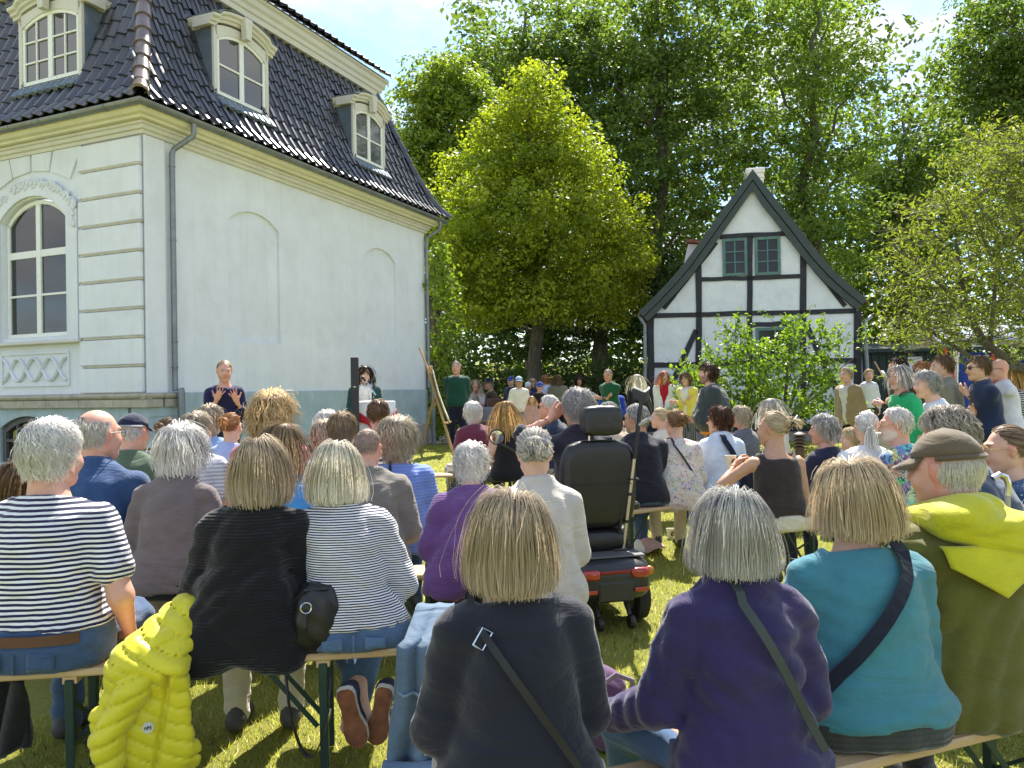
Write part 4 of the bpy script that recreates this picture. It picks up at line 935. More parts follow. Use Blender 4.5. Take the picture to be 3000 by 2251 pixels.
# ---- heads
HEADS = {}
def head_proto(sex, res):
    key = (sex, res)
    if key in HEADS: return HEADS[key]
    G = Grid((-.11, -.14, -.20), (.11, .15, .135), res); A = G.new(); j = {'m': 1.06, 'f': .95, 'c': .9}[sex]
    add_ell(A, G, (0, -.012, .022), (.074, .094, .090), .02)
    add_ell(A, G, (0, .026, -.045), (.056 * j, .064, .072), .045)
    add_ell(A, G, (0, .066, -.092), (.024 * j, .024, .022), .03)
    add_cone(A, G, (-.05 * j, .0, -.065), (-.012, .066, -.098), .018, .014, .03); add_cone(A, G, (.05 * j, .0, -.065), (.012, .066, -.098), .018, .014, .03)
    add_cone(A, G, (0, .088, .018), (0, .108, -.022), .008, .013, .016); add_ell(A, G, (0, .104, -.028), (.017, .014, .010), .01)
    for s in (-1, 1):
        add_ell(A, G, (s * .032, .094, .008), (.019, .014, .012), .014, op='s'); add_cone(A, G, (s * .016, .087, .027), (s * .046, .074, .026), .010, .008, .016)
        add_ell(A, G, (s * .031, .0755, .006), (.0125, .0125, .0115), .002); add_ell(A, G, (s * .038, .066, -.035), (.022, .02, .022), .03)
        add_ell(A, G, (s * .076, -.006, -.006), (.008, .019, .032), .008, rotm(s * -.35, -.15)); add_ell(A, G, (s * .083, -.012, .008), (.006, .014, .016), .004, rotm(s * -.5, -.1))
    add_cone(A, G, (-.020, .083, -.058), (.020, .083, -.058), .0075, .0075, .008); add_cone(A, G, (-.016, .083, -.069), (.016, .083, -.069), .008, .008, .008)
    nr = {'m': .058, 'f': .049, 'c': .043}[sex]
    add_cone(A, G, (0, -.022, -.03), (0, -.034, -.19), nr, nr * 1.03, .03)
    V, Q = nets(A, G); x, y, z = V.T
    reg = np.zeros(len(V), int)                      # 0 skin, 1 scalp, 2 lip, 3 white of the eye, 4 iris, 5 brow, 6 cheek/ear/nose
    d = (V - v3(0, -.012, .022)) / v3(.074, .094, .090); d /= np.linalg.norm(d, axis=1)[:, None]
    reg[(np.abs(x) > .073) & (z < .04) | (y > .098) & (np.abs(x) < .02) & (z < -.01)] = 6
    lip = (y > .075) & (np.abs(x) < .024) & (z < -.052) & (z > -.076); reg[lip] = 2
    for s in (-1, 1):
        r = np.sqrt((x - s * .031) ** 2 + (z - .006) ** 2); reg[(r < .0105) & (np.abs(z - .006) < .0055) & (y > .07)] = 3; reg[(r < .005) & (y > .075)] = 4
    reg[(np.abs(np.abs(x) - .031) < .017) & (np.abs(z - .0275 + .1 * (np.abs(np.abs(x) - .028) - .005)) < .0042) & (y > .06)] = 5
    HEADS[key] = (V, Q, reg, d); return HEADS[key]
def scalp_mask(d, front=.25, low=-.62, side=-.12):
    x, y, z = d[:, 0], d[:, 1], d[:, 2]
    zmin = np.where(y < -.25, low, low + (side - low) * np.clip((y + .25) / .3, 0, 1))
    return (y < front + .62 * np.maximum(z, 0)) & (z > zmin)
# ---- hands
HANDS = {}
def hand_proto(kind, res):
    key = (kind, res)
    if key in HANDS: return HANDS[key]
    G = Grid((-.09, -.05, -.10), (.11, .22, .06), res); A = G.new()
    add_ell(A, G, (0, .048, 0), (.041, .054, .016), .01); add_ell(A, G, (.024, .03, -.008), (.022, .034, .016), .012)
    add_cone(A, G, (0, -.04, 0), (0, .02, 0), .026, .026, .02)
    cu = {'relax': (.35, .5, .35), 'spread': (.06, .12, .08), 'hold': (.75, .85, .5), 'point': (1.2, 1.5, 1.), 'fist': (1.2, 1.5, 1.), 'flat': (.12, .15, .12)}[kind]; sprd = {'spread': .22}.get(kind, .045)
    for f, (bx, ln) in enumerate(((-.031, .060), (-.011, .074), (.010, .080), (.030, .072))):
        c = np.array(cu) * (1.08 - .05 * f)
        if kind == 'point' and f == 3: c = np.array((0., .05, .05))
        a = (f - 1.6) * sprd; p = v3(bx, .09 - .006 * abs(f - 1.7), .002); pit = 0.; r = .0095
        for s_, (cc, l) in enumerate(zip(c, (.45, .31, .24))):
            pit += cc; q = p + v3(math.sin(a) * math.cos(pit), math.cos(a) * math.cos(pit), -math.sin(pit)) * (ln * l * 1.1); add_cone(A, G, p, q, r, r * .92, .006); p = q; r *= .92
    th = {'spread': (1.0, -.0), 'hold': (.55, -.9), 'relax': (.55, -.35), 'flat': (.6, -.15)}.get(kind, (.35, -.6)); p = v3(.028, .022, -.006); pit = th[1] * .5; az = th[0]
    for l, r0, r1 in ((.036, .014, .0115), (.030, .0115, .0105), (.024, .0105, .0085)):
        q = p + v3(math.sin(az) * math.cos(pit), math.cos(az) * math.cos(pit), math.sin(pit)) * l; add_cone(A, G, p, q, r0, r1, .008); p = q; az *= .75; pit += th[1] * .3
    V, Q = nets(A, G); HANDS[key] = (V, Q); return HANDS[key]
def shoe_mesh(kind='sneaker', res=.009):
    key = ('shoe', kind, res)
    if key in HANDS: return HANDS[key]
    G = Grid((-.07, -.12, -.01), (.07, .21, .26), res); A = G.new()
    add_cone(A, G, (0, -.06, .045), (0, .09, .04), .038, .036, .03); add_ell(A, G, (0, .12, .035), (.042, .055, .034), .03); add_cone(A, G, (0, -.045, .06), (0, -.04, .10 if kind != 'boot' else .22), .04, .036 if kind != 'boot' else .05, .03)
    X, Y, Z = G.xyz((slice(None),) * 3); A = np.maximum(A, .004 - Z)
    V, Q = nets(A, G); HANDS[key] = (V, Q); return HANDS[key]
# ---- materials for people
def skin_material():
    m, nt, b = principled('skin', (.6, .4, .3), .5, spec=.35, sss=.12)
    v = coords(nt); c = attr_col(nt); n = noise(nt, v, 26., 5., .6); n2 = noise(nt, v, 140., 3., .6)
    c = mixc(nt, .5, c, ramp(nt, n, [(.3, (.42, .40, .40)), (.7, (.58, .56, .55))]), 'OVERLAY'); nt.links.new(c, b.inputs['Base Color']); bump(nt, b, n2, .12, .004); return m
skin_m = skin_material()
def hair_material():
    m = bpy.data.materials.new('hair'); m.use_nodes = True; nt = m.node_tree; b = nt.nodes['Principled BSDF']; o = nt.nodes['Material Output']
    b.inputs['Roughness'].default_value = .5; b.inputs['Specular IOR Level'].default_value = .3
    c = attr_col(nt); nt.links.new(c, b.inputs['Base Color'])
    t = nn(nt, 'ShaderNodeBsdfTranslucent'); nt.links.new(c, t.inputs[0]); mx = nn(nt, 'ShaderNodeMixShader'); mx.inputs[0].default_value = .34
    nt.links.new(b.outputs[0], mx.inputs[1]); nt.links.new(t.outputs[0], mx.inputs[2]); nt.links.new(mx.outputs[0], o.inputs[0]); return m
hair_m = hair_material()
CLOTH = {}
def cloth(color, pat=None, c2=None, sc=30., rough=.85, sheen=.25, rib=0., key=None):
    """a fabric; pat: None, 'stripes', 'vstripes', 'check', 'floral', 'print', 'dots', 'denim', 'knit', 'quilt', 'plaid', 'zebra'"""
    k = (tuple(color), pat, tuple(c2) if c2 else None, sc, rough)
    if k in CLOTH: return CLOTH[k]
    m, nt, b = principled('fabric', color, rough, spec=.2, sheen=sheen); b.inputs['Sheen Roughness'].default_value = .5
    v = coords(nt); n = noise(nt, v, 7., 5., .6); c = ramp(nt, n, [(.3, sc3(color, .86)), (.7, sc3(color, 1.12))])
    def wave(s, d, prof='SIN'):
        w = nn(nt, 'ShaderNodeTexWave', bands_direction=d, wave_profile=prof, i_Scale=s, i_Distortion=.35, i_Detail=1.0); w.inputs['Detail Scale'].default_value = .6; nt.links.new(v, w.inputs[0]); return w.outputs['Fac']
    hgt = noise(nt, v, 300., 2., .7); hs = .3
    c = mixc(nt, .3, c, ramp(nt, noise(nt, v, 420., 2., .8), [(.3, (.3, .3, .3)), (.7, (.7, .7, .7))]), 'OVERLAY')
    if pat in ('stripes', 'vstripes'):
        f = ramp(nt, wave(sc, 'Z' if pat == 'stripes' else 'X'), [(.42, (0, 0, 0)), (.54, (1, 1, 1))]); c = mixc(nt, f, c, c2)
    elif pat == 'check':
        f = ramp(nt, wave(sc, 'Z'), [(.45, (0, 0, 0)), (.5, (.6, .6, .6))]); g = ramp(nt, wave(sc, 'X'), [(.45, (0, 0, 0)), (.5, (.6, .6, .6))]); c = mixc(nt, f, c, c2); c = mixc(nt, g, c, c2)
    elif pat in ('floral', 'print'):
        vo = nn(nt, 'ShaderNodeTexVoronoi', i_Scale=sc); nt.links.new(v, vo.inputs['Vector']); n3 = noise(nt, v, sc * 2.2, 4., .7, 1.5)
        f = ramp(nt, n3, [(.54, (0, 0, 0)), (.58, (1, 1, 1))]) if pat == 'floral' else ramp(nt, n3, [(.44, (0, 0, 0)), (.47, (1, 1, 1))])
        hue = mixc(nt, .45, vo.outputs['Color'], c2, 'MIX') if pat == 'floral' else vo.outputs['Color']
        hue = mixc(nt, .5, hue, c2, 'MULTIPLY') if pat == 'floral' else mixc(nt, .55, hue, c2); c = mixc(nt, f, c, hue)
    elif pat == 'dots':
        vo = nn(nt, 'ShaderNodeTexVoronoi', i_Scale=sc); nt.links.new(v, vo.inputs['Vector']); c = mixc(nt, ramp(nt, vo.outputs['Distance'], [(.22, (1, 1, 1)), (.3, (0, 0, 0))]), c, c2)
    elif pat == 'zebra':
        w = nn(nt, 'ShaderNodeTexWave', bands_direction='Z', i_Scale=sc, i_Distortion=5., i_Detail=2.); nt.links.new(v, w.inputs[0]); c = mixc(nt, ramp(nt, w.outputs['Fac'], [(.45, (0, 0, 0)), (.55, (1, 1, 1))]), c, c2)
    elif pat == 'denim':
        n4 = noise(nt, v, 3.2, 6., .65); c = ramp(nt, n4, [(.3, sc3(color, .7)), (.55, color), (.8, c2 or sc3(color, 1.7))]); hgt = noise(nt, v, 420., 2., .6); hs = .2
    elif pat == 'knit':
        hgt = wave(sc, 'Z'); hs = .5; c = mixc(nt, ramp(nt, hgt, [(.2, (.35, .35, .35)), (.7, (0, 0, 0))]), c, sc3(color, .55))
    elif pat == 'quilt':
        hs = .1
    n5 = nn(nt, 'ShaderNodeTexNoise', i_Scale=5.5, i_Detail=3.5, i_Roughness=.5, i_Distortion=1.6); mp = nn(nt, 'ShaderNodeMapping'); mp.inputs['Scale'].default_value = (.6, .6, 1.7)
    nt.links.new(v, mp.inputs[0]); nt.links.new(mp.outputs[0], n5.inputs['Vector'])
    b1 = nn(nt, 'ShaderNodeBump'); b1.inputs['Strength'].default_value = .38; b1.inputs['Distance'].default_value = .05; nt.links.new(n5.outputs['Fac'], b1.inputs['Height'])
    b2 = nn(nt, 'ShaderNodeBump'); b2.inputs['Strength'].default_value = hs; b2.inputs['Distance'].default_value = .004; nt.links.new(hgt, b2.inputs['Height']); nt.links.new(b1.outputs[0], b2.inputs['Normal']); nt.links.new(b2.outputs[0], b.inputs['Normal'])
    nt.links.new(c, b.inputs['Base Color']); CLOTH[k] = m; return m
# ---- hair
def make_hair(style, c1, c2, dens, width, rng, length=None, thick=None, cut=None, nseg=None, maxz=None):
    """ribbon strands in the head frame -> verts, quads, colours"""
    S = {'bob': dict(L=.30, th=.026, g=.34, curl=.007, cut=-.15, front=.12, inw=.22, out=.0, hel=.0022, fr=.7), 'long': dict(L=.42, th=.026, g=.30, curl=.012, cut=-.34, front=.12, inw=.05, out=0., hel=.006, fr=.7),
         'short': dict(L=.058, th=.017, g=.20, curl=.010, cut=-9, front=.20, inw=0., out=.10), 'crop': dict(L=.026, th=.006, g=.14, curl=.004, cut=-9, front=.22, inw=0., out=.10),
         'curly': dict(L=.085, th=.026, g=.20, curl=.028, cut=-9, front=.12, inw=0., out=.16, hel=.011, fr=1.0), 'wavy': dict(L=.12, th=.024, g=.26, curl=.016, cut=-.12, front=.15, inw=.12, out=.10, hel=.007, fr=.8),
         'bigcurl': dict(L=.21, th=.052, g=.36, curl=.022, cut=-.17, front=.1, inw=0., out=.08, hel=.019, fr=1.9), 'soft': dict(L=.055, th=.020, g=.22, curl=.012, cut=-9, front=.15, inw=0., out=.12, hel=.0045, fr=.9), 'fringe': dict(L=.032, th=.010, g=.2, curl=.008, cut=-9, front=-.05, inw=0., out=.3),
         'tied': dict(hel=.0015, fr=.6, L=.22, th=.014, g=.0, curl=.008, cut=-9, front=.2, inw=0., out=.0), 'updo': dict(hel=.003, fr=.7, L=.22, th=.018, g=.0, curl=.014, cut=-9, front=.2, inw=0., out=.1)}[style].copy()
    if length: S['L'] = length
    if thick: S['th'] = thick
    if cut is not None: S['cut'] = cut
    n = int(dens); d = rng.normal(size=(n * 3, 3)); d /= np.linalg.norm(d, axis=1)[:, None]
    m = scalp_mask(d, S['front'], -.66 if style not in ('tied', 'updo') else -.62, -.15)
    if style == 'fringe': m &= (d[:, 2] < .42 - .25 * np.clip(-d[:, 1], 0, 1) * 0) | (d[:, 1] < -.75)
    if maxz is not None: m &= d[:, 2] < maxz
    d = d[m][:n]; n = len(d)
    C0, RR = v3(0, -.012, .022), v3(.074, .094, .090); ns = nseg or 9; P = C0 + d * RR * 1.0; nrm = d / RR; nrm /= np.linalg.norm(nrm, axis=1)[:, None]
    whorl = v3(0, -.38, .9) if style not in ('bob', 'long') else v3(rng.uniform(-.25, .25), .1, 1.0)
    tv = d - whorl / np.linalg.norm(whorl); tv -= nrm * (tv * nrm).sum(1)[:, None]; tv /= np.linalg.norm(tv, axis=1)[:, None] + 1e-6
    if style == 'short' or style == 'crop': tv = tv * .8 + v3(0, -.35, 0)
    vel = tv + nrm * S['out'] + rng.normal(size=(n, 3)) * .12; vel /= np.linalg.norm(vel, axis=1)[:, None]
    off = S['th'] * (.15 + .85 * rng.random(n) ** .7); Ln = S['L'] * rng.uniform(.8, 1.08, n); st = Ln / ns
    fly = rng.random(n) < .03; off[fly] *= 1.6
    gather = v3(0, -.128, .012) if style == 'tied' else v3(0, -.118, .03)
    ph = rng.uniform(0, 6.28, n); pts = [P.copy()]; N = [nrm.copy()]; lay = off / S['th']
    clump = np.sin(d[:, 0] * 23 + d[:, 2] * 9) * .5 + np.sin(d[:, 1] * 19 - d[:, 0] * 31) * .5
    for k in range(ns):
        if style in ('tied', 'updo'):
            to = gather - P; dist = np.linalg.norm(to, axis=1)[:, None]; vel = vel * .35 + to / (dist + 1e-4); vel /= np.linalg.norm(vel, axis=1)[:, None]
            P = P + vel * np.minimum(st * 1.25, dist[:, 0] * .7)[:, None]
        else:
            a = ph + k * (1.1 + clump * .4); cv = np.stack([np.cos(a), np.sin(a * 1.3), np.cos(a * .7 + 1)], 1) * (S['curl'] * 14)
            vel = vel + v3(0, 0, -S['g']) + cv * .5 + rng.normal(size=(n, 3)) * (S['curl'] * 1.5 + .13 * fly[:, None])
            low = np.clip((-.03 - P[:, 2]) / .1, 0, 1)[:, None]; vel = vel - (P - C0) * v3(1, 1, 0) * low * S['inw'] * 14
            vel /= np.linalg.norm(vel, axis=1)[:, None]; stop = (P[:, 2] < S['cut'] + (lay - .5) * .022 + .006 * clump)[:, None]
            P = P + np.where(stop, vel * .0015, vel * st[:, None])
        q = (P - C0) / (RR + off[:, None] + .002); r = np.linalg.norm(q, axis=1)[:, None]; inside = (r < 1) & (P[:, 2:3] > -.06)
        newP = C0 + q / np.maximum(r, 1e-4) * (RR + off[:, None] + .002); P = np.where(inside, newP, P)
        # keep hair off the throat and nape below the skull
        rad = np.hypot(P[:, 0], P[:, 1] + .02); minr = .062 + off * .8; lowm = (P[:, 2] < -.05) & (rad < minr); f = np.where(lowm, minr / np.maximum(rad, 1e-4), 1); P[:, 0] *= f; P[:, 1] = (P[:, 1] + .02) * f - .02
        face = (P[:, 1] > .015) & (np.abs(P[:, 0]) < .066) & (P[:, 2] < .04); P[face, 0] = np.where(P[face, 0] < 0, -1, 1) * (.068 + off[face] * .4); P[face, 1] = np.minimum(P[face, 1], .055)
        nn_ = (P - C0) / RR ** 2; nn_ /= np.linalg.norm(nn_, axis=1)[:, None] + 1e-6; low = np.clip((-.02 - P[:, 2]) / .06, 0, 1)[:, None]; side = (P - C0) * v3(1, 1, 0); side /= np.linalg.norm(side, axis=1)[:, None] + 1e-6
        nn_ = nn_ * (1 - low) + side * low; pts.append(P.copy()); N.append(nn_ / (np.linalg.norm(nn_, axis=1)[:, None] + 1e-6))
    if S.get('hel'):
        ph2 = 5 * clump + np.round(d[:, 0] * 9) * 1.7 + np.round(d[:, 2] * 7) * 2.3 + rng.normal(size=n) * .45; A_ = np.stack(pts, 1); N_ = np.stack(N, 1); T_ = np.gradient(A_, axis=1); T_ /= np.linalg.norm(T_, axis=2)[:, :, None] + 1e-7; B_ = np.cross(T_, N_); kk = np.arange(ns + 1)[None] * (9. / ns)
        a_ = ph2[:, None] + kk * S['fr']; am = (S['hel'] * np.minimum(1, kk / 3.) * rng.uniform(.7, 1.2, (n, 1)))[:, :, None]; A_ = A_ + am * (B_ * np.cos(a_)[:, :, None] + N_ * (.75 * np.sin(a_) + .4)[:, :, None]); pts = [A_[:, k] for k in range(ns + 1)]
    lum = float(np.mean(c2)); t = rng.random(n); t = np.clip(.55 * t + .22 * (clump + 1), 0, 1)[:, None]; base = np.array(c1) * (1 - t) + np.array(c2) * t; base = base * rng.uniform(.82 if lum > .5 else .75, 1.12, (n, 1))
    return ribbons(pts, N, width, base, rng)
def ribbons(pts, N, width, base, rng, taper=True, tip=.6):
    pts = np.stack(pts, 1); N = np.stack(N, 1); n, k, _ = pts.shape
    T = np.gradient(pts, axis=1); T /= np.linalg.norm(T, axis=2)[:, :, None] + 1e-7; B = np.cross(T, N); B /= np.linalg.norm(B, axis=2)[:, :, None] + 1e-7
    tw = rng.normal(size=(n, 1, 1)) * .3; B = B * np.cos(tw) + N * np.sin(tw)
    w = width * rng.uniform(.6, 1.25, (n, 1, 1)) * (np.linspace(1, tip, k)[None, :, None] if taper else 1)
    V = np.stack([pts - B * w / 2, pts + B * w / 2], 2).reshape(-1, 3)
    i = (np.arange(n)[:, None] * k + np.arange(k - 1)[None]).ravel() * 2; Q = np.stack([i, i + 1, i + 3, i + 2], 1)
    global LASTN
    LASTN = np.repeat(N.reshape(-1, 3) + T.reshape(-1, 3) * .15, 2, 0)
    col = np.repeat(base, k * 2, 0); g = np.tile(np.repeat(np.linspace(.9, 1.08, k), 2), n)[:, None]
    return V, Q, np.clip(col * g, 0, 1), LASTN
def tail_strands(start, dirn, L, n, spread, width, c1, c2, rng, g=.25, curl=.01, ns=7):
    P = np.array(start) + rng.normal(size=(n, 3)) * spread * .35; vel = np.array(dirn) + rng.normal(size=(n, 3)) * .22; pts = [P.copy()]; N = []; out0 = rng.normal(size=(n, 3)) * .5 + v3(0, -1, .1); out0 /= np.linalg.norm(out0, axis=1)[:, None]; N.append(out0)
    st = L * rng.uniform(.75, 1.1, n) / ns; ph = rng.uniform(0, 6.28, n)
    for k in range(ns):
        a = ph + k; vel = vel + v3(0, 0, -g) + np.stack([np.cos(a), np.sin(a), 0 * a], 1) * curl * 8; vel /= np.linalg.norm(vel, axis=1)[:, None]; P = P + vel * st[:, None]; pts.append(P.copy()); N.append(out0)
    t = rng.random((n, 1)); base = (np.array(c1) * (1 - t) + np.array(c2) * t) * rng.uniform(.75, 1.2, (n, 1)); return ribbons(pts, N, width, base, rng)
def bun_strands(c, r, n, width, c1, c2, rng, ns=7):
    d = rng.normal(size=(n, 3)); d /= np.linalg.norm(d, axis=1)[:, None]; ax = rng.normal(size=(n, 3)) * .5 + v3(0, -1, .2); ax /= np.linalg.norm(ax, axis=1)[:, None]; pts = []; N = []; rr = (r * rng.uniform(.7, 1.05, n))[:, None]
    for k in range(ns + 1):
        a = k / ns * 2.4; q = d * np.cos(a) + np.cross(ax, d) * np.sin(a) + ax * (ax * d).sum(1)[:, None] * (1 - np.cos(a)); pts.append(np.array(c) + q * rr * v3(1, .8, .9)); N.append(q)
    t = rng.random((n, 1)); base = (np.array(c1) * (1 - t) + np.array(c2) * t) * rng.uniform(.75, 1.2, (n, 1)); return ribbons(pts, N, width, base, rng)
def join(parts):
    V, Q, C, o = [], [], [], 0
    for p in parts:
        V.append(p[0]); Q.append(p[1] + o); C.append(p[2]); o += len(p[0])
    return np.concatenate(V), np.concatenate(Q), np.concatenate(C)

# ---- the body
TZ = np.array([-.05, -.02, .03, .10, .17, .25, .33, .41, .47, .525, .565, .60, .625])
TA = np.array([.10, .155, .178, .180, .164, .146, .146, .150, .148, .132, .098, .068, .055])
TB = np.array([.07, .110, .128, .128, .115, .106, .110, .116, .116, .105, .085, .064, .055])
def ik(S, T, l1, l2, hint):
    S, T, hint = (np.array(q, float) for q in (S, T, hint)); d = T - S; L = np.linalg.norm(d); mx = (l1 + l2) * .985
    if L > mx: T = S + d / L * mx; d = T - S; L = mx
    a = (l1 * l1 - l2 * l2 + L * L) / (2 * L); h = math.sqrt(max(l1 * l1 - a * a, 1e-6)); u = d / L; p = hint - u * (hint @ u); p /= np.linalg.norm(p) + 1e-9
    return S + u * a + p * h, T
SKIN = {'fair': (.60, .38, .28), 'ruddy': (.60, .33, .24), 'tan': (.48, .28, .18), 'pale': (.66, .45, .36), 'warm': (.54, .33, .22)}
PEOPLE = []
def folds(G, rng, amp, q=None):
    q = q or (slice(None),) * 3; X, Y, Z = G.xyz(q); F = 0
    for i in range(5):
        k = rng.normal(size=3) * v3(.6, .6, 1.0); k = k / np.linalg.norm(k) * 2 * math.pi / rng.uniform(.11, .28); p = rng.uniform(0, 6.28, 4); w = rng.normal(size=3) * 9
        s = np.sin(k[0] * X + k[1] * Y + k[2] * Z + p[0] + 1.3 * np.sin(w[0] * X + w[1] * Y + w[2] * Z + p[1])); mk = .5 + .5 * np.sin(rng.normal() * 8 * X + rng.normal() * 8 * Z + p[2]); F = F + (1 - np.abs(s)) * mk
    return (F - 1.2) * amp * .85
def person(label, px, py, d, yaw=None, pose='sit', sex='f', skin='fair', hair=('short', (.3, .25, .2), (.4, .3, .25)), top=(.3, .3, .3), bot=(.05, .05, .07), sleeve='long', neck=.59, hem=None, w=1., fat=0., lean=6., hunch=.02, hy=0., hp=0., hr=0., al=None, ar=None, hands=('relax', 'relax'), seat=.46, group=None, wr=.006, inflate=.014, shoes=(.05, .05, .05), cap=None, glasses=None, beard=None, collar=None, trouser_len=1., legs=None, child=False, slant=0., look=None, scale=None, jacket=None, name='person', hairkw=None, strapless=False, elbow=None, hat=None, bare_feet=False, flare=0.):
    """px,py: photo pixel of the top of the head; d: distance along the view; yaw 0 looks away from the camera"""
    seed = len(PEOPLE) * 17 + 5; rng = np.random.default_rng(seed)
    Wp = at(px, py, d); tgt = look or (-2.0, 11.3)
    if yaw is None: yaw = math.degrees(math.atan2(-(tgt[0] - Wp.x), tgt[1] - Wp.y))
    ya = R_(yaw); res = .0105 if d < 3.3 else .0135 if d < 5 else .019 if d < 8 else .026 if d < 12.5 else .034
    hs = hair[0] if hair else None
    hair_h = {'bob': .016, 'long': .016, 'curly': .028, 'soft': .018, 'bigcurl': .04, 'wavy': .02, 'short': .014, 'updo': .014, 'tied': .01, 'crop': .006}.get(hs, .004)
    if cap or hat: hair_h = .02
    nomU = .745 + (.112 + hair_h) * 1.05
    lean_r = R_(lean); zt = nomU
    base = seat if pose == 'sit' else .835
    # head position along the bent spine
    gx = Wp.x; gy = Wp.y; zg = gzf(gx, gy); tot = Wp.z - zg
    s = scale or ((tot - base) / (nomU * math.cos(lean_r * .6)) if pose == 'sit' else tot / (base + nomU))
    if pose != 'sit': base = base * s
    s2 = s
    yo = lambda z: math.tan(lean_r) * z * .8 + hunch * (z / .55) ** 2 if z > 0 else 0.
    xo = lambda z: math.tan(R_(slant)) * z
    hz_ = .745; hoff = v3(xo(hz_), yo(hz_) + .01, hz_)
    fw = v3(-math.sin(ya), math.cos(ya), 0); rt = v3(math.cos(ya), math.sin(ya), 0)
    rx = Wp.x - (rt[0] * hoff[0] + fw[0] * hoff[1]) * s; ry = Wp.y - (rt[1] * hoff[0] + fw[1] * hoff[1]) * s
    root = empty(name, (rx, ry, 0), ya); zg2 = gzf(rx, ry); root.location.z = zg2
    tag(root, label, 'person' if not child else 'child', group)
    up = lambda x, y, z: v3(x * s, y * s, base + z * s)                # upper body point from rel coords
    sp = lambda x, z, y=0.: up(x + xo(z), y + yo(z), z)
    shw = .176 * w ** .8 * (1. if sex == 'm' else .93) * (.85 if child else 1)
    S = {k: sp(sg * shw, .497) for k, sg in (('l', -1), ('r', 1))}
    l1, l2 = .285 * s, .245 * s
    dflt = {k: (up(sg * .13, .30, .15) if pose == 'sit' else up(sg * (.215 * w), .06, -.02)) for k, sg in (('l', -1), ('r', 1))}
    T = {'l': up(*al) if al else dflt['l'], 'r': up(*ar) if ar else dflt['r']}; E = {}
    for k, sg in (('l', -1), ('r', 1)):
        hint = (sg * (.62 if pose == 'sit' else .45), -.75, -.75)
        if elbow and elbow.get(k): hint = elbow[k]
        E[k], T[k] = ik(S[k], T[k], l1, l2, hint)
    # legs
    if legs is None: legs = 'sit' if pose == 'sit' else 'stand'
    Lg = {}
    for k, sg in (('l', -1), ('r', 1)):
        hip = up(sg * .088, .02, .085 if pose == 'sit' else .04)
        if pose == 'sit':
            kn = v3(sg * .13 * s, .46 * s, max(base + .04, .42)); an = v3(sg * .12 * s, .40 * s, .07)
            if legs == 'under': an = v3(sg * .10 * s, .02, .09)
            if legs == 'cross': an = v3(-sg * .05 * s, .04, .12)
        else: kn = v3(sg * .10 * s, .02 * s, .45 * s); an = v3(sg * .11 * s, -.02 * s, .075 * s)
        if legs == 'wide': kn = kn * v3(2.15, .92, 1); an = an * v3(1.6, 1, 1)
        Lg[k] = (hip, kn, an)
    fatw = lambda z: 1 + fat * math.exp(-((z - .20) / .20) ** 2)
    zz = TZ * s + base; tf = np.array([fatw(z) for z in TZ]); ww = np.where(TZ > .56, 1., w)
    ta = TA * tf * ww * s; tb = TB * np.array([1 + (fat * 1.15) * math.exp(-((z - .20) / .2) ** 2) for z in TZ]) * np.where(TZ > .56, 1., .5 + .5 * w) * s
    if sex == 'f': ta = ta * np.interp(TZ, [0, .1, .25, .4, .5], [1.06, 1.08, .99, .95, .93])
    if pose == 'sit': ta = ta * np.interp(TZ, [-.05, .05, .15, .3], [1.16, 1.14, 1.04, 1.])
    ty = np.array([yo(z) for z in TZ]) * s; tx = np.array([xo(z) for z in TZ]) * s
    bellyf = np.array([fat * .09 * math.exp(-((z - .17) / .18) ** 2) for z in TZ]) * s
    def torso(A, G, k=.03, infl=0., zmin=-9, zmax=9):
        q = G.sl((-.6, -.6, base - .07 * s), (.6, .9, base + .66 * s)); X, Y, Z = G.xyz(q); z1 = G.z[q[2]]
        a = (np.interp(z1, zz, ta) + infl)[None, None, :]; b = (np.interp(z1, zz, tb) + infl)[None, None, :]; cy = (np.interp(z1, zz, ty) + np.interp(z1, zz, bellyf))[None, None, :]; cx = np.interp(z1, zz, tx)[None, None, :]
        e = 2.35; r = ((np.abs(X - cx) / a) ** e + (np.abs(Y - cy) / b) ** e) ** (1 / e); D = (r - 1) * np.minimum(a, b) * .95
        D = np.maximum(D, np.maximum(Z - (base + .625 * s), base + (-.045 * s if pose != 'sit' else .002) - Z)); A[q] = smin(A[q], D, k)
    def surf_y(x, z, side=-1, extra=.02):
        """y on the back (side -1) or chest (+1) of the clothed torso at rel x,z"""
        Zv = base + z * s; a = np.interp(Zv, zz, ta) + inflate; b = np.interp(Zv, zz, tb) + inflate; cy = np.interp(Zv, zz, ty) + np.interp(Zv, zz, bellyf); X = x * s - np.interp(Zv, zz, tx) * 0
        r = max(0., 1 - (abs(X) / a) ** 2.35); return cy + side * (b * r ** (1 / 2.35) + extra)
    ext = .75 * s
    pts_all = np.array([S['l'], S['r'], E['l'], E['r'], T['l'], T['r']] + [q for k in Lg for q in Lg[k]] + [sp(0, .7), up(-.26 * w * (1 + fat), -.2 - fat * .1, 0), up(.26 * w * (1 + fat), .2 + fat * .2, .3)])
    lo, hi = pts_all.min(0) - .13, pts_all.max(0) + .13
    fa = 1 + .35 * max(0, w - 1) + .3 * fat
    # ---------------- skin body (coarser, mostly under the clothes)
    G = Grid(lo, hi, res * (2.7 if sleeve == 'long' else 1.6)); A = G.new(); torso(A, G, .03, -.012)
    nb, nt_ = sp(0, .52), sp(0, .70, .008)
    add_cone(A, G, nb, nt_, .062 * s, .052 * s, .05)
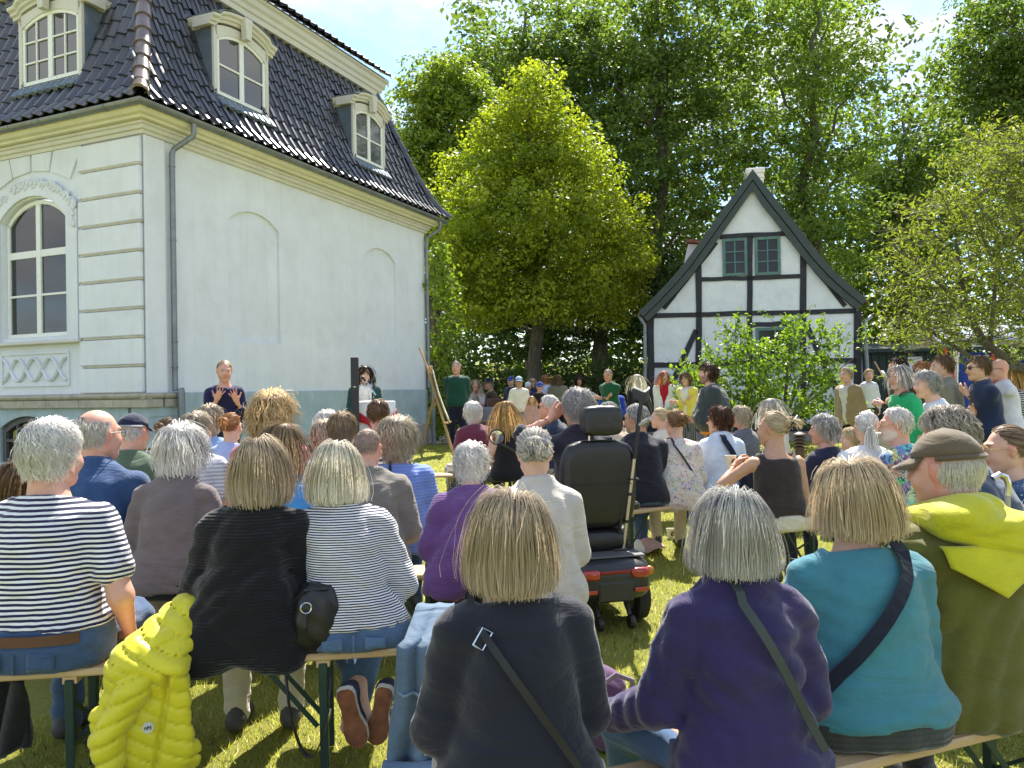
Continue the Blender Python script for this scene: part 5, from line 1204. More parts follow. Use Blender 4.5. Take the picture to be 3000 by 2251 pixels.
    for k in 'lr':
        add_cone(A, G, S[k], E[k], .050 * s * fa, .040 * s * fa, .05); add_cone(A, G, E[k], T[k], .041 * s * fa, .026 * s, .02)
        h_, kn, an = Lg[k]; add_cone(A, G, h_, kn, .074 * s * fa, .048 * s, .05); add_cone(A, G, kn, an, .046 * s, .034 * s, .03); (add_cone(A, G, an, an + v3(0, .11, -.045), .034, .026, .03) if legs != 'cross' else None)
        ca = an * .35 + kn * .65; add_ell(A, G, ca + v3(0, -.010, 0), (.042 * s, .044 * s, .08 * s), .02)
    V, Q = nets(A, G); sk = np.array(SKIN[skin]) * rng.uniform(.93, 1.07); C = np.repeat(sk[None], len(V), 0)
    parts = [(V, Q, C)]
    hres = .0085 if d < 3.4 else .0105 if d < 7.5 else .0125
    hv, hq, reg, hd = head_proto('c' if child else sex, hres); hv = hv * s * (1.16 if child else 1.05)
    HR = rotm(R_(hy), R_(hp) - lean_r * .35, R_(hr)); hc = up(*hoff); hpos = hv @ HR.T + hc
    hcol = np.repeat(sk[None], len(hv), 0)
    hc1 = np.array(hair[1]) if hair else sk * .9
    if hair and hs != 'none':
        mk = scalp_mask(hd, .18 if hs != 'fringe' else -.05) & (reg != 6)
        if hs == 'fringe': mk &= hd[:, 2] < .5
        mixk = .75 if hs not in ('crop', 'fringe') else .5
        hcol[mk] = hcol[mk] * (1 - mixk) + (hc1 * .8) * mixk
    hcol[reg == 6] = hcol[reg == 6] * np.array([1.06, .82, .80]); hcol[reg == 2] = sk * np.array([.86, .55, .58]); hcol[reg == 3] = (.62, .60, .58); hcol[reg == 4] = (.06, .05, .05); hcol[reg == 5] = hc1 * .5 + sk * .2
    if beard:
        bm_ = (hv[:, 2] < -.022 * s) & (hv[:, 1] > -.012 * s) & (hv[:, 2] > -.125 * s) & (reg != 2); wb_ = (np.clip((-.022 * s - hv[bm_, 2]) / (.03 * s), 0, 1) * np.clip((hv[bm_, 1] + .012 * s) / (.03 * s), 0, 1) * .75)[:, None] * rng.uniform(.7, 1, (int(bm_.sum()), 1)); hcol[bm_] = hcol[bm_] * (1 - wb_) + np.array(beard) * wb_
    parts.append((hpos, hq, hcol))
    handres = .006 if d < 4 else .009 if d < 9 else .012
    for k, sg in (('l', -1), ('r', 1)):
        kd = hands[0 if sg < 0 else 1]
        if kd is None: continue
        v_, q_ = hand_proto(kd.split(':')[0], handres if (al if sg < 0 else ar) else max(handres, .010)); v_ = v_ * (.97 * s) * v3(-sg, 1, 1)
        fd = T[k] - E[k]; fd = fd / np.linalg.norm(fd)
        md = kd.split(':')[1] if ':' in kd else ''
        if md == 'up': fdir, pal = v3(sg * -.35, .35, .9), v3(-sg * .3, -1, 0)
        elif md == 'down': fdir, pal = v3(-sg * .2, .95, -.25), v3(0, -.2, -1)
        elif md == 'fwd': fdir, pal = fd, v3(-sg, 0, -.2)
        elif md == 'face': fdir, pal = v3(-sg * .75, .25, .55), v3(-sg * .2, -1., .1)
        else: fdir, pal = fd, (v3(-sg * .5, 0, -1) if pose == 'sit' else v3(-sg, 0, 0))
        fdir = fdir / np.linalg.norm(fdir); zz_ = -(pal - fdir * (pal @ fdir)); zz_ = zz_ / np.linalg.norm(zz_); xx_ = np.cross(fdir, zz_)
        Rm = np.stack([xx_, fdir, zz_], 1); vv = v_ @ Rm.T + T[k] + fdir * .015
        parts.append((vv, q_[:, ::-1] if sg > 0 else q_, np.repeat((sk * np.array([1.02, .93, .9]))[None], len(vv), 0)))
    V, Q, C = join(parts); obj('body', mesh_np('body', V, Q, True, np.clip(C, 0, 1)), skin_m, root)
    # ---------------- top
    cm = lambda c: c if isinstance(c, bpy.types.Material) else cloth(*c) if isinstance(c[0], (tuple, list)) else cloth(c)
    def build_top(nm, mt, inflate, sleeve, hem, neck, flare, wr, opened=False):
        G = Grid(lo, hi, res); A = G.new(); torso(A, G, .03, inflate); k_arm = .028
        if flare:
            for sg in (-1, 1): add_cone(A, G, up(sg * .06, 0, .22), up(sg * .13 * flare, -.02, -.02), .12 * s, .13 * s, .08)
        X, Y, Z = G.xyz((slice(None),) * 3); hemz = base + (hem if hem is not None else (.035 if pose == 'sit' else -.03)) * s
        A = np.maximum(A, hemz + .006 * np.sin(X * 21 + 1) - Z)
        add_cone(A, G, sp(0, .54), sp(0, neck + .06, .006), .066 * s + inflate * .3, (.056 if not collar else .064) * s + inflate * .4, .04)
        for sg in (-1, 1): add_cone(A, G, sp(sg * .03, .585), sp(sg * shw * .9, .515), .042 * s, .046 * s, .05)
        arms = {'none': 0, 'short': .62, 'elbow': 1.0, 'three': 1.55, 'long': 1.95, 'cap': .3}[sleeve]
        for k in 'lr':
            if arms == 0: continue
            t = min(arms, 1.); e1 = S[k] + (E[k] - S[k]) * t; ex_ = .010 if arms < 1.1 else .004
            add_cone(A, G, S[k], e1, .049 * s * fa + inflate, .043 * s * fa + inflate + ex_, k_arm)
            if arms > 1:
                e2 = E[k] + (T[k] - E[k]) * (arms - 1); add_cone(A, G, E[k], e2, .043 * s * fa + inflate * .9, .031 * s + inflate * .8, .02)
        A += folds(G, rng, wr)
        nz_ = base + neck * s; ny_ = (yo(neck)) * s; nx_ = xo(neck) * s; rr = np.sqrt((X - nx_) ** 2 + ((Y - ny_) * .9) ** 2)
        A = np.maximum(A, -np.maximum(nz_ - Z - (Y - ny_) * .34, rr - .118 * s))
        if sleeve == 'none':
            # straps / sleeveless: cut the shoulders away
            A = np.maximum(A, np.abs(X - xo(.5) * s) - (.128 if not strapless else .20) * s * w - np.maximum(0, base + .50 * s - Z) * 1.2)
        if opened: A = np.maximum(A, np.minimum(Y - ty[4] - .01 * s, (.040 + .07 * np.clip((Z - base - .30 * s) / (.2 * s), -.3, .6)) * s + .0 * Z - np.abs(X - xo(.3) * s)))
        V, Q = nets(A, G)
        if len(V): return obj(nm, mesh_np(nm, V, Q), cm(mt), root)
    if top is not None: build_top('top', top, inflate, sleeve if not jacket else ('none' if sleeve == 'none' else 'cap'), hem, neck, flare, wr)
    if jacket: build_top('jacket', jacket, inflate + .014, sleeve, (hem if hem is not None else -.06), .575, flare, wr * 1.2, True)
    if collar and top is not None and d < 12:
        n_ = 22; V = []; F = []; cz = neck - .035
        for i in range(n_):
            a = -math.pi / 2 + (i / (n_ - 1) - .5) * 2 * math.pi * .90
            for r_, z_ in ((.064, cz), (.063, cz + .040), (.070, cz + .044), (.094, cz + .004)):
                q = sp(math.cos(a) * r_, z_ + .012 * max(0, -math.sin(a)) - .022 * max(0, math.sin(a)), .008 + math.sin(a) * r_); V.append(tuple(q))
        for i in range(n_ - 1):
            for j in range(3): F.append((4 * i + j, 4 * i + j + 1, 4 * i + 5 + j, 4 * i + 4 + j))
        me = bpy.data.meshes.new('collar'); me.from_pydata(V, [], F); me.polygons.foreach_set('use_smooth', np.ones(len(F), bool)); me.update(); o = obj('collar', me, cm(jacket or top), root); so_ = o.modifiers.new('t', 'SOLIDIFY'); so_.thickness = .005
    # ---------------- trousers
    if bot is not None:
        G = Grid(lo, v3(hi[0], hi[1], base + .30 * s), res * 1.5); A = G.new(); torso(A, G, .03, .009)
        for k in 'lr':
            h_, kn, an = Lg[k]; A1 = G.new(); add_cone(A1, G, h_, kn, .087 * s * fa, .068 * s, .06)
            if trouser_len > .5: add_cone(A1, G, kn, kn + (an - kn) * min(1, (trouser_len - .5) * 2) * .98, .067 * s, .056 * s, .03)
            A = smin(A, A1, .035)
        A += folds(G, rng, .008); X, Y, Z = G.xyz((slice(None),) * 3); A = np.maximum(A, Z - (base + max(.125, (hem or 0) + .012) * s))
        if pose == 'sit': A = np.where(Y < .14, np.maximum(A, base + .002 - Z), A)
        V, Q = nets(A, G); obj('trousers', mesh_np('trousers', V, Q), cm(bot), root)
    # ---------------- shoes
    if not bare_feet and shoes is not None:
        sv, sq = shoe_mesh('sneaker', .016 if d < 6 else .032)
        for k in 'lr':
            an = Lg[k][2]
            if pose == 'sit' and legs in ('cross', 'under'): continue
            obj('shoe', mesh_np('shoe', sv * v3(1, 1, 1) + v3(an[0], an[1] + .02, 0.002), sq), mat('shoe_%.2f_%.2f_%.2f' % tuple(shoes), shoes, .6), root)
    # ---------------- hair
    HM = lambda V_: (V_ * s * (1.16 if child else 1.05)) @ HR.T + hc
    dens, wd, nsg = (3300, .0024, 10) if d < 2.7 else (2000, .0032, 9) if d < 3.6 else (950, .0056, 7) if d < 5.5 else (480, .0085, 6) if d < 9 else (200, .014, 5)
    if hair and hs != 'none':
        kw = dict(hairkw or {}); hp_ = []
        if cap or hat: kw.setdefault('maxz', .05); dens = dens * .6
        if hs in ('crop', 'fringe', 'short', 'soft', 'curly'): dens *= 1.5; wd *= .8
        if hs == 'bigcurl': dens *= 1.4
        hp_.append(make_hair(hs, hair[1], hair[2], dens, wd, rng, nseg=(nsg + 4 if hs == 'bigcurl' else nsg) if hs not in ('crop', 'fringe', 'short') else max(4, nsg // 2), **kw))
        if hs == 'tied': hp_.append(tail_strands((0, -.132, .01), (0, -.5, -.9), .16, int(dens * .3), .022, wd, hair[1], hair[2], rng))
        if hs == 'updo': hp_.append(bun_strands((0, -.125, .045), .048, int(dens * .45), wd, hair[1], hair[2], rng)); hp_.append(tail_strands((.01, -.13, .05), (.3, -.8, .5), .09, int(dens * .12), .03, wd * .8, hair[1], hair[2], rng, .25, .03))
        # loose flyaways
        V, Q, C = join(hp_); NN = np.concatenate([q[3] for q in hp_]); NN = NN + rng.normal(size=NN.shape) * .10; NN = (NN / np.linalg.norm(NN, axis=1)[:, None]) @ HR.T; me = mesh_np('hair', HM(V), Q, True, C); me.normals_split_custom_set_from_vertices(NN.astype(np.float32)); obj('hair', me, hair_m, root)
    if cap:
        c_ = cap if isinstance(cap, dict) else dict(c=cap); mb = MB(); n = 18; V = []; F = []; R0 = v3(.082, .104, .092)
        rings = 7
        for i in range(rings + 1):
            th = i / rings * 1.42
            for j in range(n): a = 2 * math.pi * j / n; V.append((R0[0] * math.cos(a) * math.sin(th), -.010 + R0[1] * math.sin(a) * math.sin(th), .028 + R0[2] * math.cos(th) * (1.04 if i == 0 else 1)))
        for i in range(rings):
            for j in range(n): F.append((i * n + j, (i + 1) * n + j, (i + 1) * n + (j + 1) % n, i * n + (j + 1) % n))
        o0 = len(V); m_ = 9; flip = c_.get('back', False)
        for r in (0., 1.):
            for j in range(m_):
                a = math.pi * (.12 + .76 * j / (m_ - 1)); V.append((R0[0] * .98 * math.cos(a), -.01 + R0[1] * .98 * math.sin(a) + r * .07 * math.sin(a) ** .6, .042 - r * (.028 + .0 * a) - .012 * abs(math.cos(a)) * r))
        for j in range(m_ - 1): F.append((o0 + j, o0 + j + 1, o0 + m_ + j + 1, o0 + m_ + j))
        Va = HM(np.array(V, np.float32)); me = bpy.data.meshes.new('cap'); me.from_pydata([tuple(q) for q in Va], [], F); me.polygons.foreach_set('use_smooth', np.ones(len(F), bool)); me.update()
        o = obj('cap', me, cm(c_['c']), root); so_ = o.modifiers.new('t', 'SOLIDIFY'); so_.thickness = .004; so_.offset = 1
        if c_.get('brim'): pass
        if c_.get('strap'):
            pts = [(R0[0] * 1.03 * math.cos(a), -.010 + R0[1] * 1.03 * math.sin(a), .035) for a in np.linspace(math.pi * 1.02, math.pi * 1.98, 14)]
            mb = MB(); mb.tube([tuple(q) for q in HM(np.array(pts, np.float32))], .009, 5); o2 = mb.build('cap_strap', cm(c_['strap']), root, True)
    if hat:
        mb = MB(); prof_ = [(.155, .032), (.15, .040), (.092, .046), (.090, .10), (.075, .125), (.002, .128)]; mb.lathe(prof_, 18); Va = HM(np.array(mb.V, np.float32) + v3(0, -.012, 0)); mb.V = [tuple(q) for q in Va]; mb.build('hat', cm(hat), root, True)
    if glasses:
        mb = MB()
        for sg in (-1, 1):
            ring = [(sg * .032 + .023 * math.cos(a), .100, .004 + .018 * math.sin(a)) for a in np.linspace(0, 2 * math.pi, 13)]
            mb.tube([tuple(q) for q in HM(np.array(ring, np.float32))], .002 * s, 4, False); mb.tube([tuple(q) for q in HM(np.array([(sg * .056, .098, .008), (sg * .078, .06, .010), (sg * .080, -.01, .006), (sg * .078, -.022, -.006)], np.float32))], .0022 * s, 4)
        mb.tube([tuple(q) for q in HM(np.array([(-.010, .102, .008), (.010, .102, .008)], np.float32))], .002, 4); gl = mb.build('glasses', mat('glasses_%s' % glasses, (.02, .02, .02) if glasses != 'gold' else (.45, .30, .12), .3, spec=.6), root)
        if glasses == 'sun':
            for sg in (-1, 1):
                mb = MB(); ring = [(sg * .032 + .023 * math.cos(a), .1005, .004 + .018 * math.sin(a)) for a in np.linspace(0, 2 * math.pi, 13)[:-1]]; mb.add([tuple(q) for q in HM(np.array(ring, np.float32))], [tuple(range(12))]); mb.build('lens', mat('sun_lens', (.01, .01, .012), .08, spec=.8), gl)
    info = dict(root=root, s=s, base=base, sp=sp, up=up, surf=surf_y, HM=HM, S=S, E=E, T=T, Lg=Lg, ya=ya, w=w, xo=xo, yo=yo, label=label, zg=zg2)
    PEOPLE.append(info)
    if s < .78 and not child or s > 1.16: print('SCALE', round(s, 2), label)
    return info
def strap_on(P, label, x0, z0, x1, z1, width, m, extra=.018, name='shoulder_bag', pouch=None, front=True):
    """a bag strap lying on the back, over the shoulder and down the chest; a thing of its own"""
    pts, nr = [], []; s, base = P['s'], P['base']
    for t in np.linspace(0, 1, 16):
        x = x0 + (x1 - x0) * t; z = z0 + (z1 - z0) * t; y = P['surf'](x, z, -1, extra); pts.append(v3(x * s + P['xo'](z) * s, y, base + z * s)); nr.append(v3(x * .8, -1, .1))
    if front:
        top = []
        for t in np.linspace(0, 1, 7)[1:]:
            a = t * math.pi; z = z0 + .035 * math.sin(a); yb, yf = P['surf'](x0, z0, -1, extra), P['surf'](x0, z0, 1, extra); top.append((v3(x0 * s + P['xo'](z) * s, yb + (yf - yb) * (1 - math.cos(a)) / 2, base + z * s + .022 * math.sin(a)), v3(0, -math.cos(a), math.sin(a) + .05)))
        pts = [q for q, _ in top[::-1]] + pts; nr = [q for _, q in top[::-1]] + nr
    V = []; F = []; n = len(pts)
    for i in range(n):
        tg = pts[min(i + 1, n - 1)] - pts[max(i - 1, 0)]; tg = tg / np.linalg.norm(tg); nn_ = nr[i] - tg * (nr[i] @ tg); nn_ = nn_ / np.linalg.norm(nn_); b = np.cross(tg, nn_) * width / 2
        for q in (pts[i] - b, pts[i] + b, pts[i] + b + nn_ * .004, pts[i] - b + nn_ * .004): V.append(tuple(q))
    for i in range(n - 1):
        for j in range(4): F.append((4 * i + j, 4 * i + (j + 1) % 4, 4 * i + 4 + (j + 1) % 4, 4 * i + 4 + j))
    r = empty(name, P['root'].location, P['ya']); tag(r, label, 'bag')
    me = bpy.data.meshes.new('strap'); me.from_pydata(V, [], F); me.update(); o = obj('strap', me, m, r); 
    if pouch:
        mb = MB(); c, sz = pouch; mb.M = Matrix.Translation(c); V2, Q2 = pillow(sz); me = mesh_np('pouch', V2 + np.array(c, np.float32), Q2); obj('pouch', me, m, r)
    return r
def pillow(size, n=10, e=3.2, rip=.004):
    """soft box, outline |x|^e"""
    h = .012 if max(size) < .5 else .02; hs_ = np.array(size) / 2; G = Grid(-hs_ - .03, hs_ + .03, h); X, Y, Z = G.xyz((slice(None),) * 3)
    D = ((np.abs(X) / hs_[0]) ** e + (np.abs(Y) / hs_[1]) ** e + (np.abs(Z) / hs_[2]) ** e) ** (1 / e) - 1; D = D * hs_.min()
    D = D + rip * np.sin(X * 60 + Z * 30) * np.sin(Z * 45 + Y * 20); return nets(D.astype(np.float32), G)
# ================================================================= benches
board_m = mat('bench_pine', (.56, .40, .22), .55, var=.2, scale=3., bmp=.15, bscale=30., stretch=(.35, 6, 6), coat=.2, dirt=((.42, .26, .12), 2.5, .55, .75))
steel_green = mat('bench_steel', (.022, .05, .045), .45, metal=.3, var=.2, scale=8.)
def bench(p0, p1, label, legs_at=(.16, .84), h=.46, wd=.25):
    p0, p1 = Vector((*p0, 0)), Vector((*p1, 0)); c = (p0 + p1) / 2; d = (p1 - p0); L = d.length; a = math.atan2(d.y, d.x); z = gzf(c.x, c.y)
    r = empty('bench', (c.x, c.y, z), a); tag(r, label, 'bench')
    r.rotation_euler = (0, -math.atan2(gzf(p1.x, p1.y) - gzf(p0.x, p0.y), L), a)
    mb = MB(); mb.box((0, 0, h - .014), (L, wd, .028), bev=.006); mb.build('seat_board', board_m, r)
    for t in legs_at:
        x = (t - .5) * L; sg = 1 if t < .5 else -1
        mb = MB(); mb.box((x, 0, h - .042), (.05, wd * .9, .026)); mb.build('batten', board_m, r)
        for y in (-wd * .42, wd * .42):
            mb = MB(); mb.box((x, y, (h - .03) / 2), (.032, .032, h - .05), bev=.003); mb.build('leg', steel_green, r)
            mb = MB(); mb.bar((x + sg * .03, y * .6, .16), (x + sg * .24, y * .6, h - .04), .018, .006, (0, 1, 0)); mb.build('brace', steel_green, r)
        mb = MB(); mb.bar((x, -wd * .4, .17), (x, wd * .4, .17), .02, .02); mb.bar((x, -wd * .4, .34), (x, wd * .4, .20), .012, .012); mb.build('crossbar', steel_green, r)
    return r
bench((-2.02, 2.97), (-.40, 3.18), 'pine bench with green steel legs under the yellow puffer jacket', (.22, .78))
bench((-.42, 1.71), (1.80, 2.56), 'knotty pine bench carrying the woman in the teal sweater', (.14, .9))
bench((-3.1, 4.45), (-.28, 4.42), 'pine bench under the woman in the taupe sweater', (.3, .93))
bench((-1.5, 8.9), (.12, 8.85), 'pine bench under the woman in the maroon tee', (.2, .9))
bench((.72, 6.33), (2.1, 7.25), 'pine bench under the woman in the floral blouse', (.12, .85))
bench((1.35, 5.25), (2.85, 6.35), 'pine bench under the woman in the brown camisole', (.5, .85))
bench((-3.3, 5.75), (-1.0, 5.65), 'pine bench under the man in the green shirt and navy cap')
bench((-2.9, 7.15), (-.9, 7.1), 'pine bench under the woman with the ginger hair and claw clip')
bench((.1, 8.5), (2.2, 8.6), 'pine bench under the man reading in the beige shirt')
bench((2.2, 3.9), (2.9, 4.5), 'pine bench at the edge of the audience under the woman in the blue floral dress')
# ================================================================= the audience and bystanders
hW, hG, hGB, hLB = ((.70, .68, .65), (.86, .85, .83)), ((.30, .30, .30), (.56, .55, .54)), ((.36, .30, .22), (.60, .53, .42)), ((.50, .39, .23), (.70, .58, .39))
hPB, hB, hDB, hGI = ((.74, .68, .54), (.88, .84, .73)), ((.13, .08, .045), (.25, .16, .09)), ((.03, .02, .015), (.08, .052, .036)), ((.36, .16, .06), (.55, .29, .13))
hSB, hLB2, hK = ((.50, .31, .12), (.68, .47, .22)), ((.25, .175, .10), (.42, .31, .19)), ((.38, .30, .205), (.64, .54, .405))
NV, BK, JN, JL = (.010, .013, .028), (.008, .008, .010), ((.045, .085, .17), 'denim'), ((.13, .22, .36), 'denim')
navyst, whst = (.016, .016, .06), (.76, .76, .75)
# --- first bench, left
p_str = person('white-haired man in navy striped tee and jeans on the front bench', 155, 1225, 3.1, sex='m', skin='ruddy', hair=('soft', *hW), top=(whst, 'stripes', navyst, 17.), sleeve='short', bot=JN, w=1.12, fat=.13, hy=-14, ar=(.24, .18, .06), al=(-.24, .18, .06), hem=.145, neck=.585, wr=.007)
p_blk = person('woman in a ribbed black cardigan with a straight brown-grey bob', 760, 1275, 3.17, hair=('bob', *hK), hairkw=dict(cut=-.135), top=(BK, 'knit', None, 26.), bot=(.50, .46, .36), w=1.0, fat=.05, flare=1.1, slant=4, hem=-.05, neck=.575, inflate=.017, wr=.008)
p_lin = person('woman in a thinly striped long-sleeved top with a platinum bob', 985, 1290, 3.27, hair=('bob', *hPB), hairkw=dict(cut=-.125), top=(whst, 'stripes', navyst, 34.), bot=((.075, .135, .24), 'denim', (.16, .25, .37)), w=1.03, fat=.06, lean=12, slant=-6, hem=.09, legs='cross', wr=.007, neck=.58)
# --- bench at the lower right
p_nav = person('woman in a plain dark navy top with ash-blonde bob and thin strap', 1492, 1432, 1.95, hair=('bob', *hK), hairkw=dict(cut=-.12, thick=.034), top=(.014, .016, .028), bot=(.33, .33, .34), w=1.0, neck=.565, fat=.08, lean=4, wr=.005)
p_pur = person('woman in a purple-navy fleece jacket with grey bob and jeans', 2140, 1432, 2.06, yaw=9, hair=('bob', (.34, .335, .32), (.72, .70, .66)), hairkw=dict(cut=-.095, thick=.032), top=(.030, .022, .085), bot=((.055, .12, .25), 'denim', (.09, .18, .34)), w=.98, neck=.625, collar=True, legs='wide', elbow={'l': (.1, -1, -.7)}, al=(-.34, .31, .12), hands=('relax:down', 'relax'), lean=7, wr=.009, inflate=.020)
p_tea = person('woman in a teal wool sweater with a layered blonde bob and glasses', 2490, 1342, 2.33, yaw=8, hair=('bob', (.46, .34, .20), (.80, .69, .50)), hairkw=dict(cut=-.09, thick=.032), top=(.05, .20, .25), bot=((.045, .05, .045), 'knit', None, 20.), w=1.08, fat=.17, neck=.575, hy=26, glasses='gold', hem=.075, lean=5, wr=.006, inflate=.018)
p_oli = person('man in an olive jacket with bright yellow hood and brown cap', 2765, 1252, 2.52, yaw=12, sex='m', skin='ruddy', hair=('fringe', *hW), top=((.105, .10, .018), 'quilt', None, 12.), bot=(.03, .03, .035), w=1.22, fat=.12, neck=.62, collar=True, cap=dict(c=((.125, .095, .058),), strap=((.10, .078, .05),)), hy=24, hp=-4, inflate=.032, wr=.010, hem=-.02)
# --- second bench, left
person('woman in a taupe sweater with curly white hair', 530, 1243, 4.12, hair=('wavy', *hW), hairkw=dict(length=.17, thick=.04, cut=-.15), top=(.155, .125, .125), bot=BK, w=.96, fat=.06, lean=10, hunch=.04, neck=.60)
person('bald man with glasses in a blue denim jacket', 288, 1200, 4.2, sex='m', skin='ruddy', hair=('fringe', (.55, .52, .48), (.72, .70, .66)), top=((.028, .068, .17), 'denim', (.07, .14, .28)), bot=(.42, .34, .29), w=1.2, neck=.625, collar=True, hy=-28, glasses='dark', inflate=.02)
person('woman in a bright blue tee with straight light brown hair', 832, 1233, 4.25, hair=('long', *hLB2), hairkw=dict(cut=-.17), top=(.06, .26, .58), sleeve='short', bot=JL, w=1.0, hy=-24, neck=.58, hem=.12)
person('man with a shaved head in a khaki grey jacket', 1078, 1260, 4.6, sex='m', skin='ruddy', hair=('crop', (.36, .30, .25), (.45, .38, .32)), hairkw=dict(length=.012, thick=.003), top=(.185, .17, .145), bot=(.30, .26, .2), w=1.1, neck=.615, collar=True, hy=-22, lean=12, hunch=.05, inflate=.024, wr=.009)
p_rib = person('woman in a ribbed periwinkle sweater with wavy blonde-grey hair', 1160, 1220, 4.95, hair=('curly', *hGB), hairkw=dict(length=.12, thick=.038), top=((.17, .26, .62), 'knit', None, 16.), bot=(.03, .05, .11), w=1.08, neck=.565, hem=.02, inflate=.02)
person('woman in a fuzzy purple sweater with short white curls', 1378, 1297, 4.25, hair=('curly', *hW), top=((.135, .06, .21), 'knit', None, 40.), bot=BK, w=1.15, slant=6, lean=14, hunch=.06, flare=1.0, hem=-.03, neck=.60, hy=-10, inflate=.024)
p_clip = person('woman in a beige linen shirt with grey hair in a silver claw clip', 1565, 1252, 3.75, hair=('updo', (.36, .33, .28), (.70, .66, .60)), top=(.52, .48, .43), bot=(.5, .48, .44), w=.98, neck=.625, collar=True, hem=-.16, hy=-18, lean=4, inflate=.022, hunch=.01)
p_sco = person('man in a dark fleece with grey curly hair riding the mobility scooter', 1690, 1135, 5.25, yaw=14, sex='m', skin='ruddy', hair=('curly', (.30, .29, .28), (.58, .56, .54)), hairkw=dict(length=.05, thick=.022), top=(.018, .016, .026), bot=(.35, .24, .1), w=1.12, seat=.60, neck=.625, collar=True, al=(-.19, .13, .68), hands=('relax:face', 'relax'), sleeve='elbow', glasses='dark', hy=14, elbow={'l': (-.5, .25, -1.)})
# --- third row, left
person('man in a navy cap and olive green shirt', 392, 1208, 5.5, sex='m', skin='ruddy', hair=('fringe', *hW), top=(.085, .125, .075), bot=(.1, .1, .1), w=1.15, cap=dict(c=((.012, .016, .045),), strap=((.3, .3, .32),)), lean=10, hy=-12, neck=.61, collar=True)
person('woman with a tousled brown bun in front of the plinth', 492, 1226, 7.0, hair=('updo', *hB), top=(.05, .05, .06), bot=BK, w=.95)
person('woman in a pale grey striped tee with short sandy hair', 575, 1203, 5.55, hair=('wavy', *hGB), hairkw=dict(length=.09), top=((.66, .67, .70), 'stripes', (.40, .41, .45), 12.), sleeve='short', bot=(.3, .3, .35), w=1.08, hy=-16)
person('woman with ash-blonde hair and a sky blue blouse', 618, 1182, 7.1, hair=('wavy', *hGB), top=(.22, .36, .60), bot=NV, w=.95, hy=-10)
person('woman with ginger hair held in a black claw clip', 678, 1210, 6.9, hair=('updo', *hGI), top=(.36, .44, .72), bot=NV, w=.95, sleeve='short', hy=-8)
person('woman in a pink blouse with big golden curls', 795, 1146, 5.6, hair=('curly', (.42, .29, .13), (.74, .56, .30)), hairkw=dict(length=.15, thick=.05, cut=-.15), top=(.50, .14, .20), sleeve='short', bot=(.2, .2, .25), w=1.1, hy=-12)
person('white-haired woman in a black flower-print jacket', 958, 1200, 7.2, hair=('wavy', *hW), hairkw=dict(length=.15, thick=.03), top=(BK, 'floral', (.55, .45, .40), 40.), bot=BK, hy=-20)
person('woman with a red scarf and hoop earrings', 952, 1228, 6.2, hair=('wavy', *hGB), top=(.45, .04, .03), bot=BK, hy=-25, w=.95)
person('man in a lilac pinstriped shirt with short brown hair', 1003, 1206, 5.4, sex='m', hair=('short', *hLB2), top=((.42, .44, .72), 'vstripes', (.68, .70, .82), 36.), bot=(.32, .27, .2), w=1.05, neck=.615, collar=True, hy=-12)
person('woman in a navy and white striped top with cropped brown hair', 1108, 1168, 7.0, hair=('short', *hB), hairkw=dict(length=.035), top=((.8, .8, .8), 'stripes', navyst, 7.), bot=NV, w=1.0, neck=.575, hy=-8)
person('brown-haired woman in a striped top beside the white-haired man', 58, 1350, 4.6, hair=('bob', *hB), hairkw=dict(cut=-.08), top=(whst, 'stripes', navyst, 16.), bot=NV, w=.9, hy=-30, seat=.30)
# --- middle
person('white-haired woman in a maroon tee and checked shorts', 1383, 1174, 8.9, hair=('wavy', *hW), hairkw=dict(length=.10), top=(.14, .028, .055), sleeve='short', bot=((.55, .52, .47), 'vstripes', (.25, .24, .22), 14.), w=1.15, fat=.08, hem=.10, hy=-8)
person('woman in a black tank top with long strawberry blonde hair', 1478, 1170, 8.4, hair=('long', *hSB), top=BK, sleeve='none', bot=BK, skin='fair', w=1.08, neck=.52, hy=-6)
person('man in a navy polo and dark glasses with short grey hair', 1606, 1157, 8.8, yaw=55, sex='m', skin='ruddy', hair=('short', *hW), hairkw=dict(length=.03), top=(.018, .028, .06), sleeve='short', bot=(.3, .28, .22), w=1.15, glasses='sun', hy=12)
person('grey-shirted man mostly hidden behind the scooter rider', 1722, 1165, 9.2, sex='m', hair=('short', *hG), top=(.50, .49, .47), bot=NV, w=1.1)
person('man in a beige shirt with glasses looking down at his lap', 1782, 1180, 8.3, yaw=48, sex='m', skin='ruddy', hair=('short', *hG), hairkw=dict(length=.035), top=(.52, .41, .29), bot=(.2, .2, .2), glasses='dark', hp=-28, hy=18, lean=16, hunch=.06, w=1.1, collar=True, neck=.61)
person('man in a navy polo and sunglasses with silver hair', 1862, 1184, 6.75, yaw=8, sex='m', skin='tan', hair=('short', *hG), hairkw=dict(length=.035), top=(.012, .013, .022), sleeve='short', bot=(.045, .085, .15), w=1.2, glasses='sun', hy=42, neck=.615, collar=True, fat=.05)
person('blonde girl with a flowered hair tie and cream cardigan', 1930, 1196, 8.6, hair=('updo', *hLB), top=(.62, .56, .47), bot=NV, w=.9, hy=14)
p_flo = person('woman in a floral cream blouse with tousled brown updo', 1976, 1200, 6.85, yaw=4, hair=('updo', (.20, .11, .05), (.42, .26, .13)), top=((.66, .58, .50), 'floral', (.32, .30, .55), 16.), bot=(.5, .45, .3), w=1.08, hem=-.06, hy=18, flare=.8)
p_lbl = person('woman in a pale blue shirt and dark scarf with dark short hair', 2105, 1188, 7.05, yaw=8, hair=('wavy', (.05, .022, .015), (.14, .065, .04)), hairkw=dict(length=.09), top=(.52, .60, .72), bot=(.12, .16, .24), w=1.0, glasses='sun', hy=48, hem=.06, collar=True, neck=.62)
